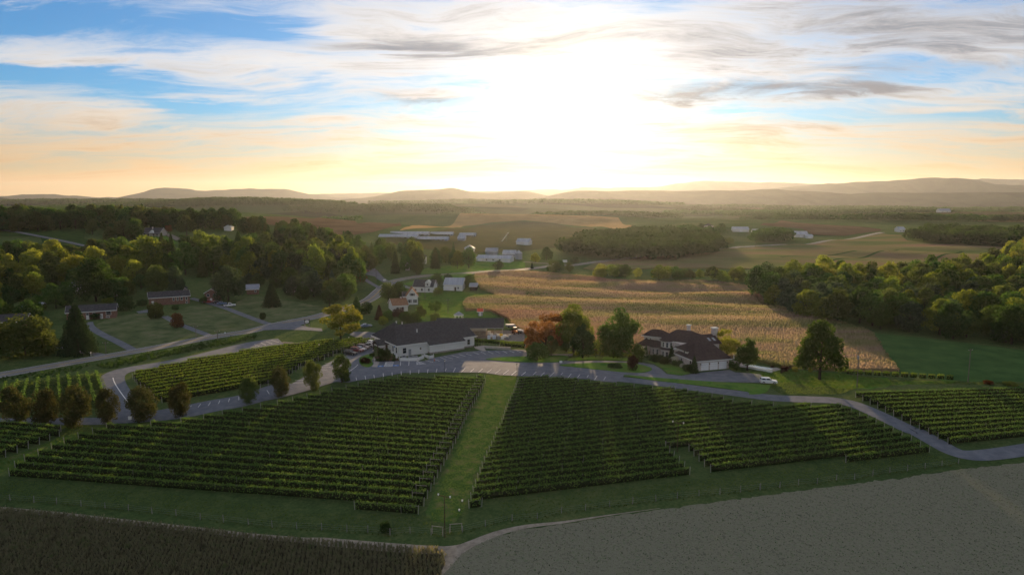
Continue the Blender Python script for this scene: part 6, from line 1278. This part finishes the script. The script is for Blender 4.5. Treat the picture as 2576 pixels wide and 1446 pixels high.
# ================================================================== vehicles
M_TYRE = mat('tyre', (.015, .015, .016), rough=.9); M_RIM = mat('rim', (.35, .36, .37), rough=.3, metal=.6)
M_LAMP = mat('lamp_glass', (.75, .75, .72), rough=.15, spec=.6); M_TAIL = mat('tail_lamp', (.35, .02, .015), rough=.3); M_CGL = mat('car_glass', (.010, .012, .014), rough=.06, spec=.7)
def paint(n, c): return mat('car_paint_' + n, c, rough=.28, spec=.6)
P_BLACK, P_WHITE, P_SILV, P_RED, P_BROWN, P_BLUE, P_DRED = paint('black', (.010, .010, .012)), paint('white', (.62, .63, .64)), paint('silver', (.34, .35, .37)), paint('red', (.28, .03, .025)), paint('brown', (.10, .055, .04)), paint('blue', (.10, .16, .28)), paint('dark_red', (.13, .022, .02))
CARS = {}
def car_proto(kind):
    if kind in CARS: return CARS[kind]
    L, Wd = {'suv': (4.85, 1.9), 'sedan': (4.7, 1.8), 'pickup': (5.5, 1.95)}[kind]; h = L / 2
    prof = {'suv': [(-h, .45), (-h, 1.0), (-h + .1, 1.08), (h - 1.35, 1.1), (h - .15, .95), (h, .75), (h, .4), (h - .25, .3), (-h + .25, .3)],
            'sedan': [(-h, .5), (-h, .88), (-h + .7, .98), (h - 1.3, .96), (h - .2, .78), (h, .62), (h, .38), (h - .25, .28), (-h + .25, .28)],
            'pickup': [(-h, .6), (-h, 1.05), (-.4, 1.06), (h - 1.6, 1.1), (h - .15, 1.0), (h, .8), (h, .45), (h - .25, .38), (-h + .25, .4)]}[kind]
    cab = {'suv': (-h + .08, h - 1.35, -h + .4, h - 2.25, 1.08, 1.75), 'sedan': (-h + .6, h - 1.3, -h + 1.35, h - 2.2, .96, 1.44), 'pickup': (-.75, h - 1.55, -.55, h - 2.35, 1.06, 1.78)}[kind]
    body = MB()
    w2 = Wd / 2
    rings = [[(x, s * w2 * k, z) for x, z in prof] for s, k in ((-1, .96), (-1, 1.0), (1, 1.0), (1, .96))]
    n = len(prof); off = 0; y_ = (-w2, -w2 + .12, w2 - .12, w2); ins = (.94, 1, 1, .94)
    for yy, k in zip(y_, ins): body.v += [(x * (k if abs(x) > h - .3 else 1), yy, .3 + (z - .3) * (.97 if k < 1 else 1)) for x, z in prof]
    for r in range(3):
        for k in range(n): body.f.append((r * n + k, r * n + (k + 1) % n, (r + 1) * n + (k + 1) % n, (r + 1) * n + k)); body.mi.append(0)
    body.f += [tuple(range(n))[::-1], tuple(3 * n + k for k in range(n))]; body.mi += [0, 0]
    a, b, c, d, z0, z1 = cab; i = len(body.v); t = w2 * .8; q = w2 * .95
    body.v += [(a, -q, z0 - .03), (b, -q, z0 - .03), (b, q, z0 - .03), (a, q, z0 - .03), (c, -t, z1), (d, -t, z1), (d, t, z1), (c, t, z1)]
    for f in ((4, 5, 6, 7), (0, 1, 5, 4), (1, 2, 6, 5), (2, 3, 7, 6), (3, 0, 4, 7)): body.f.append(tuple(i + k for k in f)); body.mi.append(0)
    me = {'body': body.mesh('body', P_WHITE)}
    if kind == 'pickup': me['bed_liner'] = MB().box(-h + .12, -.85, -w2 + .16, w2 - .16, 1.062, 1.075).mesh('bed_liner', M_TYRE)
    def on(side, u0, u1, v0, v1, e=.012):   # quad on the cabin side
        def p(u, v): x0 = a + (b - a) * u; x1 = c + (d - c) * u; x = x0 + (x1 - x0) * v; y = q + (t - q) * v; return (x, side * (y + e), z0 - .03 + (z1 - z0 + .03) * v)
        P = [p(u0, v0), p(u1, v0), p(u1, v1), p(u0, v1)]; return P if side < 0 else P[::-1]
    for s in (-1, 1):
        m_ = MB().face(on(s, .50, .93, .22, .9)).face(on(s, .06, .45, .22, .9)) if kind != 'pickup' else MB().face(on(s, .12, .90, .22, .9)); me['side_window%d' % s] = m_.mesh('side_window', M_CGL)
    me['windscreen'] = MB().face([(b + .012 - (b - d) * .15, -q * .88, z0 + .08), (b + .012 - (b - d) * .15, q * .88, z0 + .08), (d + .03, t * .9, z1 - .05), (d + .03, -t * .9, z1 - .05)]).mesh('windscreen', M_CGL)
    me['rear_window'] = MB().face([(a - .012 + (c - a) * .2, q * .85, z0 + .1), (a - .012 + (c - a) * .2, -q * .85, z0 + .1), (c - .03, -t * .88, z1 - .07), (c - .03, t * .88, z1 - .07)]).mesh('rear_window', M_CGL)
    R_ = .37 if kind != 'sedan' else .33
    me['wheel'] = MB().tube((0, -.11, 0), (0, .11, 0), R_, R_, 14).mesh('wheel', M_TYRE); me['rim'] = MB().tube((0, -.125, 0), (0, .125, 0), R_ * .62, R_ * .62, 10).mesh('rim', M_RIM)
    me['headlight'] = MB().box(-.06, .03, -.2, .2, -.08, .08).mesh('headlight', M_LAMP); me['tail_light'] = MB().box(-.03, .05, -.13, .13, -.14, .14).mesh('tail_light', M_TAIL)
    CARS[kind] = (me, L, Wd, R_); return CARS[kind]
def car(name, label, kind, col, tile, x, y, heading, cat='car', group=None):
    p = G(tile, x, y); me, L, Wd, R_ = car_proto(kind); t = thing(name, label, cat, (p.x, p.y, p.z + .135), R(heading), group); h = L / 2
    b = obj('body', me['body'], t); b.material_slots[0].link = 'OBJECT'; b.material_slots[0].material = col
    for k in me:
        if k.startswith('side') or k in ('windscreen', 'rear_window', 'bed_liner'): obj(k.rstrip('-1'), me[k], t)
    for sx in (-1, 1):
        for sy in (-1, 1):
            w = obj('wheel', me['wheel'], t, (sx * h * .62, sy * (Wd / 2 - .08), R_)); obj('rim', me['rim'], w)
    for sy in (-1, 1):
        obj('headlight', me['headlight'], t, (h * .985, sy * Wd * .36, .76)); obj('tail_light', me['tail_light'], t, (-h * .99, sy * Wd * .42, .85))
    return t
GC = 'cars parked beside the winery'
car('parked_suv', 'black suv nearest the camera in the winery parking row', 'suv', P_BLACK, 'B1', 940, 632, -20, group=GC)
car('parked_suv', 'dark red suv second in the winery parking row', 'suv', P_DRED, 'B1', 1003, 605, -20, group=GC)
car('parked_car', 'silver car third in the winery parking row', 'sedan', P_SILV, 'B1', 1030, 592, -20, group=GC)
car('parked_suv', 'brown suv fourth in the winery parking row', 'suv', P_BROWN, 'B1', 1062, 577, -20, group=GC)
car('parked_car', 'black sedan fifth in the winery parking row', 'sedan', P_BLACK, 'B1', 1108, 560, -20, group=GC)
car('parked_car', 'silver white car last in the row by the winery wall', 'sedan', P_WHITE, 'B1', 1135, 532, -20, group=GC)
car('blue_car', 'pale blue car on the lane behind the yellow tree', 'sedan', P_BLUE, 'B1', 1088, 372, 28)
car('white_suv', 'white suv on the forecourt beside the mansion', 'suv', P_WHITE, 'B3', 182, 900, -10)
car('pickup_truck', 'white pickup in the yard by the side road', 'pickup', P_WHITE, 'A1', 1025, 1026, 10, 'truck')
car('red_truck', 'dark red pickup right of the white one by the side road', 'pickup', P_DRED, 'A1', 1085, 1026, -4, 'truck')
car('pickup_truck', 'white pickup parked on the left lawn driveway', 'pickup', P_WHITE, 'A0', 2152, 1350, 24, 'truck')
car('dark_car', 'dark blue car beside the white pickup on the lawn', 'sedan', P_BLUE, 'A0', 2078, 1332, 24)
car('dark_car', 'black car in the shade left of the blue car', 'sedan', P_BLACK, 'A0', 2040, 1322, 24)
car('red_car', 'red car in front of the small gabled brick house', 'sedan', P_RED, 'A0', 1958, 1316, 12)
car('white_suv', 'white suv beside the hilltop house', 'suv', P_WHITE, 'A0', 1522, 672, 6)
car('white_van', 'white vehicle driving on the road below the creek line', 'suv', P_WHITE, 'A2', 522, 966, 15)
# tractor with loader trailers in the work yard
c = G('B1', 2485, 432); t = thing('tractor', 'orange tractor in the sunlit work yard', 'tractor', (c.x, c.y, c.z + .09), R(-75)); P_OR = paint('orange', (.55, .17, .03))
MB().box(-.2, 1.9, -.4, .4, .8, 1.5).build('bonnet', P_OR, t); MB().box(-1.3, .1, -.7, .7, .8, 1.25).build('chassis', P_OR, t); MB().box(-1.2, .1, -.65, .65, 2.4, 2.5).build('cab_roof', P_OR, t); MB().box(-1.1, 0, -.6, .6, 1.253, 2.397).build('cab_glass', M_CGL, t)
for sx, r in ((-1.0, .85), (1.4, .5)):
    for s in (-1, 1): w = MB().tube((sx, s * .75, r), (sx, s * 1.1, r), r, r, 14).build('wheel', M_TYRE, t); MB().tube((sx, s * .74, r), (sx, s * 1.11, r), r * .55, r * .55, 10).build('rim', P_OR, w)
for i, (x, y_) in enumerate(((2528, 425), (2562, 432))):
    c = G('B1', x, y_); t = thing('flat_trailer', ['grey trailer right beside the orange tractor', 'grey trailer at the right edge of the work yard'][i], 'trailer', (c.x, c.y, c.z + .09), R(-70)); MB().box(-1.8, 1.8, -.9, .9, .7, 1.3).build('trailer_body', M_STEEL, t)
    for s in (-1, 1): MB().tube((-.3, s * .95, .4), (-.3, s * 1.1, .4), .4, .4, 12).build('wheel', M_TYRE, t)
    MB().box(1.8, 2.8, -.05, .05, .6, .7).build('drawbar', M_STEEL, t)
# harvest bins under the annex
M_BINB = mat('blue_white_bin', (.40, .48, .62), (.55, .62, .72), scale=1.5); M_BINW = mat('white_bin', (.55, .56, .57), (.65, .66, .66), scale=2); M_BINY = mat('yellow_bin', (.55, .38, .04), (.62, .45, .07), scale=2)
bins = [(2238, 488, M_BINB, 'blue and white wrapped bin, leftmost under the annex'), (2288, 486, M_BINB, 'blue and white wrapped bin, second under the annex'), (2262, 466, M_BINW, 'white bin behind the two wrapped bins'), (2330, 488, M_STEEL, 'grey bin in front of the annex post'), (2300, 455, M_STEEL, 'grey steel bin at the back of the annex'),
        (2352, 470, M_BINY, 'yellow bin beside the annex post'), (2385, 472, M_BINW, 'white bin right of the yellow bin'), (2325, 462, M_BINW, 'white tote between the annex posts'), (2410, 484, M_STEEL, 'grey tote nearest the sunlit yard'), (2365, 488, M_BINW, 'low white bin in front of the yellow bin'), (2240, 445, M_BINW, 'pale bin against the annex wall'), (2432, 470, M_STEEL, 'grey bin at the yard edge')]
for i, (x, y_, m, lb) in enumerate(bins):
    c = G('B1', x, y_); t = thing('harvest_bin', lb, 'bin', (c.x, c.y, c.z + .09), R(random.uniform(-15, 15)), 'harvest bins by the annex'); hh = random.uniform(1.0, 1.5)
    MB().box(-.55, .55, -.55, .55, .16, hh).build('bin_body', m, t); MB().box(-.58, .58, -.58, .58, hh + .003, hh + .08).build('lid', m, t)
    for q in (-.45, 0, .45): MB().box(q - .06, q + .06, -.56, .56, 0, .157).build('skid', M_TIMBER, t)
c = G('B1', 2440, 372); t = thing('field_trailer', 'pale grey low trailer at the edge of the weeds', 'trailer', (c.x, c.y, c.z), R(8)); MB().box(-2, 2, -1, 1, .5, 1.3).build('trailer_body', M_METALD, t)
for s in (-.9, .9): MB().tube((s, -1.1, .35), (s, -.95, .35), .35, .35, 10).build('wheel', M_TYRE, t)

# ================================================================== posts, lamps, poles, signs
M_BLACKM = mat('black_metal', (.012, .012, .013), rough=.5, metal=.3); M_WOODP = mat('pole_wood', (.10, .085, .07), (.17, .15, .125), scale=2, stretch=(3, 3, .3)); M_GLOBE = mat('lamp_globe', (.70, .66, .55), rough=.3)
def lamp_post(label, tile, x, y, h=4.0):
    c = G(tile, x, y); t = thing('lamp_post', label, 'lamp post', c, 0, 'lamp posts of the parking lot')
    MB().tube((0, 0, -.2), (0, 0, .5), .12, .09, 8).build('base', M_BLACKM, t); MB().tube((0, 0, .5), (0, 0, h - .5), .055, .05, 8).build('pole', M_BLACKM, t)
    l = MB().tube((0, 0, h - .5), (0, 0, h - .1), .11, .19, 8).build('lantern', M_GLOBE, t); MB().tube((0, 0, h - .097), (0, 0, h + .15), .22, .03, 8).build('lantern_cap', M_BLACKM, l)
for a in (('black lamp post at the vineyard edge before the winery', 'B1', 1825, 795), ('black lamp post at the top of the grass lane', 'B1', 2500, 835), ('lamp post beside the fenced corner of the sunlit block', 'B1', 650, 632), ('lamp post behind the parked cars', 'B1', 928, 560), ('lamp post on the winery terrace', 'B1', 2128, 545), ('lamp post left of the entrance island', 'B1', 1155, 690)): lamp_post(*a)
def pole(label, tile, x, y, top, arm=1.1, xf=False, arms=1, kindname='utility_pole', rot=20, wires=False):
    c = G(tile, x, y); h = (y - top) * .2686 / pxm(c) * 1.02; t = thing(kindname, label, 'pole', c, R(rot), 'utility poles')
    MB().tube((0, 0, -.3), (0, 0, h), .15, .10, 8).build('mast', M_WOODP, t)
    for k in range(arms):
        a = MB().box(-arm, arm, -.06, .06, h - .5 - k * .8, h - .36 - k * .8).build('crossarm', M_WOODP, t)
        for q in (-arm + .1, 0, arm - .1): MB().tube((q, 0, h - .36 - k * .8), (q, 0, h - .2 - k * .8), .05, .05, 6).build('insulator', M_TRIM, a)
    if xf: MB().tube((-.38, -.1, h - 2.2), (-.38, -.1, h - 1.2), .26, .26, 10).build('transformer', M_STEEL, t)
    return t
pole('tall grey utility pole with transformer beside the right drive', 'B3', 1010, 938, 628, xf=True)
pole('thin pole at the edge of the dark right meadow', 'B3', 2050, 885, 622, .9)
for i, a in enumerate([('B0', 1838, 470, 365, 'utility pole at the lower edge of the left lawn'), ('B0', 2038, 482, 405, 'utility pole where the lawn driveway meets the road'), ('B0', 993, 612, 520, 'utility pole near the left driveway mouth'), ('A1', 1183, 1105, 1003, 'utility pole beside the side road junction'), ('A1', 1640, 1285, 1128, 'utility pole in front of the dormer house'), ('B1', 1855, 245, 108, 'utility pole in the middle of the bright lawn'), ('A1', 1873, 972, 915, 'utility pole by the valley trees'), ('A2', 1110, 918, 878, 'left of two far poles along the valley road'), ('A2', 1265, 903, 862, 'right of two far poles along the valley road'), ('A2', 2390, 790, 752, 'pole by the far road bend')]):
    pole(a[4], a[0], a[1], a[2], a[3], 0.9)
def light_mast(label, tile, x, y, top):
    c = G(tile, x, y); h = (y - top) * .2686 / pxm(c); t = thing('light_mast', label, 'light pole', c, R(-25), 'vineyard light poles')
    MB().tube((0, 0, -.3), (0, 0, h), .10, .07, 8).build('mast', M_TIMBER, t); a = MB().box(-1.25, 1.25, -.05, .05, h - .12, h).build('crossarm', M_TIMBER, t)
    for s in (-1.2, 1.2): MB().tube((s, 0, h - .1), (s, -.05, h + .22), .10, .17, 8).build('floodlight', M_LAMP, a)
light_mast('tall light mast at the foot of the grass lane', 'C1', 1825, 1092, 665); light_mast('light mast standing in the vines by the path gap', 'C2', 1660, 292, 5)
# wire fence along the field edge
FP = XT('C0', (-120, 740), (95, 750), (318, 765), (530, 780), (760, 800), (985, 825), (1203, 842), (1425, 870), (1650, 890), (1877, 925), (2095, 947), (2328, 975), (2550, 997)) + XT('C1', (438, 1012), (672, 1022), (908, 1040), (1103, 1047), (1312, 1070), (1500, 1052), (1697, 1068), (1806, 1080), (1870, 1052), (1990, 1042), (2205, 990), (2455, 932)) + XT('C2', (112, 940), (350, 920), (575, 862), (800, 840), (1025, 805), (1242, 780), (1460, 755), (1660, 730), (1863, 707), (2060, 690), (2252, 668), (2436, 643)) + XT('C3', (103, 648), (288, 627), (463, 602), (640, 590), (818, 557), (988, 550), (1158, 515), (1318, 490), (1485, 470), (1650, 447), (1805, 430), (1960, 402))
fz = hz(*FP[0]); fence = thing('wire_fence', 'wire fence with grey posts along the foot of the vineyard', 'fence', (FP[0].x, FP[0].y, fz)); FPM = MB().tube((0, 0, -.2), (0, 0, 1.3), .075, .07, 7).mesh('post', M_POST)
wm = MB()
for i, p in enumerate(FP):
    q = obj('post', FPM, fence, (p.x - FP[0].x, p.y - FP[0].y, hz(p.x, p.y) - fz)); q.rotation_euler = (random.gauss(0, .03), random.gauss(0, .03), random.uniform(0, 6)); q.scale = (1, 1, random.uniform(.92, 1.1))
    if i:
        o_ = FP[i - 1]
        for z in (.35, .75, 1.15): wm.tube((o_.x - FP[0].x, o_.y - FP[0].y, hz(o_.x, o_.y) - fz + z), (p.x - FP[0].x, p.y - FP[0].y, hz(p.x, p.y) - fz + z), .008, .008, 3)
wm.build('wire', M_STEEL, fence)
brush('fence_weeds', [p + Vector((0, .7)) for p in FP] + [p + Vector((0, -.6)) for p in FP[::-1]], .8, (.12, .45), L_OLIVE, 64, 14, .09, 'weeds growing under the wire fence')
for a, b, lb in ((('C1', 1697, 1062), ('C1', 1806, 1078), 'low wooden trellis frame left of the light mast'), (('C1', 1870, 1048), ('C1', 1990, 1038), 'low wooden trellis frame right of the light mast')):
    p, q = G(*a), G(*b); d = q - p; t = thing('trellis_frame', lb, 'trellis', p, math.atan2(d.y, d.x)); L = d.xy.length
    for x in (.12, L - .12): MB().box(x - .06, x + .06, .2, .32, -.2, 1.45).build('post', M_POST, t)
    MB().box(0, L, .2, .32, 1.453, 1.53).build('rail', M_POST, t)
# fence of the sunlit vineyard block
panel_fence('wire_fence', 'tall wire fence at the lower corner of the sunlit block', [G('B1', *p).xy for p in ((100, 960), (240, 890), (370, 820), (430, 790), (520, 735), (640, 690), (780, 640), (880, 590), (1050, 530), (1130, 505))], 1.8, M_STEEL, M_POST, True, 3.0, .012, rails=(.5, 1.0, 1.5))
panel_fence('patio_fence', 'low dark railing of the terrace below the shade trees', [G('B2', *p).xy for p in ((640, 655), (720, 658), (830, 660), (960, 662), (1100, 668), (1200, 672))], .9, M_TIMBER, M_TIMBER, True, 2.2, .02, rails=(.35, .8))
panel_fence('pool_fence', 'short brown slatted fence beside the pool', [G('B3', *p).xy for p in ((296, 805), (340, 785), (392, 758))], 1.1, M_TIMBER, M_TIMBER, True, 1.4)
panel_fence('retaining_wall', 'low pale block wall below the terrace trellis', [G('B1', *p).xy for p in ((2195, 572), (2300, 576), (2440, 582))], .8, M_CONC, M_CONC, False, 3.0, .3, cat='wall')
panel_fence('terrace_railing', 'dark metal railing at the winery terrace steps', [G('B1', *p).xy for p in ((2098, 560), (2130, 556), (2180, 548))], 1.0, M_BLACKM, M_BLACKM, True, .7, .015, rails=(.3, .6, .95))
panel_fence('stone_wall', 'low stone garden wall behind the shade trees', [G('B2', *p).xy for p in ((450, 640), (560, 642), (680, 640))], .7, M_STONE, M_STONE, False, 3.0, .3, cat='wall')
# pool with terrace and folded umbrella
drape('pool_terrace', XT('B2', (2160, 690), (2230, 690), (2400, 730)) + XT('B3', (110, 760), (260, 752), (300, 770), (215, 795)) + XT('B2', (2500, 785), (2400, 770), (2220, 735)), M_CONC, off=.15, cell=3)
c1 = XT('B2', (2290, 715), (2420, 738), (2550, 757), (2565, 772), (2500, 772), (2380, 752), (2280, 728))
drape('pool_water', c1, mat('pool_water', (.03, .14, .18), rough=.05, spec=.6), off=.17, cell=3)
panel_fence('pool_wall', 'white low wall along the pool terrace', [G('B2', *p).xy for p in ((2215, 738), (2300, 750), (2400, 772), (2500, 790))] + [G('B3', 215, 800).xy], .7, M_TRIM, M_TRIM, False, 3.0, .25, cat='wall')
c = G('M', 1866, 842); t = thing('folded_umbrella', 'folded white umbrella beside the garage', 'umbrella', c); MB().tube((0, 0, 0), (0, 0, 2.6), .03, .03, 6).build('pole', M_STEEL, t); MB().tube((0, 0, 1.0), (0, 0, 2.5), .20, .05, 8).build('canopy', M_TRIM, t); MB().tube((0, 0, .2), (0, 0, .32), .3, .3, 10).build('base', M_CONC, t)
# signs
c = G('B1', 535, 362); t = thing('entrance_sign', 'two-post road sign with a white oval board', 'sign', c, R(20))
for x in (-.9, .9): MB().box(x - .22, x + .22, -.22, .22, -.2, .9).build('stone_pier', M_STONE, t); MB().box(x - .09, x + .09, -.09, .09, .903, 3.1).build('post', M_TIMBER, t)
MB().box(-1.2, 1.2, -.07, .07, 2.75, 2.9).build('top_rail', M_TIMBER, t)
ob = MB().prism([(.78 * math.cos(k * .3142), 1.95 + .52 * math.sin(k * .3142)) for k in range(20)], .08, 'y', -.14).build('oval_board', M_TRIM, t)
mb = MB()
for z, w in ((2.05, .45), (1.83, .32)):
    for k in range(7): x = -w + 2 * w * k / 7; mb.box(x, x + w * .2, -.16, -.142, z - .05, z + .05 + .04 * (k % 2))
mb.build('lettering', M_SHING, ob)
def small_sign(label, tile, x, y, w, h, post, m=M_TRIM):
    c = G(tile, x, y); t = thing('small_sign', label, 'sign', c, R(8)); MB().box(-.04, .04, -.02, .04, -.2, post).build('post', M_STEEL, t); MB().box(-w / 2, w / 2, -.06, -.023, post - .1, post - .1 + h).build('board', m, t)
small_sign('white sign board by the drive junction', 'B0', 1220, 1250, .9, .9, .5); small_sign('small white sign at the kerb of the driveway loop', 'B2', 570, 712, .9, .7, .4); small_sign('white sign at the valley road fork', 'A2', 608, 952, 3.5, 1.8, 1.6); small_sign('white sign on the winery bed corner', 'W', 873, 775, .7, 1.2, .9)
small_sign('small white sign at the side road corner', 'A1', 1260, 1120, 1.8, .9, 1.0); small_sign('white marker sign beside the main road', 'B0', 2110, 455, .35, .5, 1.2)
for i, (tl_, x, y_, lb) in enumerate((('B0', 852, 640, 'white mailbox post at the left driveway'), ('B0', 755, 625, 'grey mailbox by the spruce driveway'))):
    c = G(tl_, x, y_); t = thing('mailbox', lb, 'mailbox', c, R(20)); MB().box(-.05, .05, -.05, .05, -.2, 1.0).build('post', M_TRIM if i == 0 else M_POST, t); MB().box(-.15, .15, -.3, .3, 1.003, 1.3).build('box', M_TRIM if i == 0 else M_STEEL, t)
c = G('W', 1427, 790); t = thing('traffic_cone', 'orange cone at the parking bay by the winery', 'cone', (c.x, c.y, c.z + .135)); MB().box(-.2, .2, -.2, .2, 0, .04).build('base', M_TYRE, t); MB().tube((0, 0, .043), (0, 0, .75), .15, .03, 10).build('cone', mat('cone_orange', (.6, .12, .03), rough=.6), t)
for i, (x, y_, lb) in enumerate(((1988, 750, 'upper white bucket on the grass lane'), (1960, 837, 'lower white bucket on the grass lane'))):
    c = G('C1', x, y_ + 6); t = thing('white_bucket', lb, 'bucket', c); MB().tube((0, 0, 0), (0, 0, .36), .14, .17, 12).build('bucket_body', M_TRIM, t); MB().tube((0, 0, .34), (0, 0, .365), .18, .18, 12).build('rim', M_TRIM, t)
c = G('A2', 60, 745); t = thing('leaning_conveyor', 'white slanted grain conveyor left of the white barn', 'conveyor', c, R(-20))
for k in (0, 1.6): MB().tube((-6, k, 0), (2, k, 10), .35, .35, 6).build('tube', M_TRIM, t)
MB().tube((-.5, .8, 0), (-.5, .8, 6.5), .2, .2, 6).build('support_leg', M_STEEL, t)
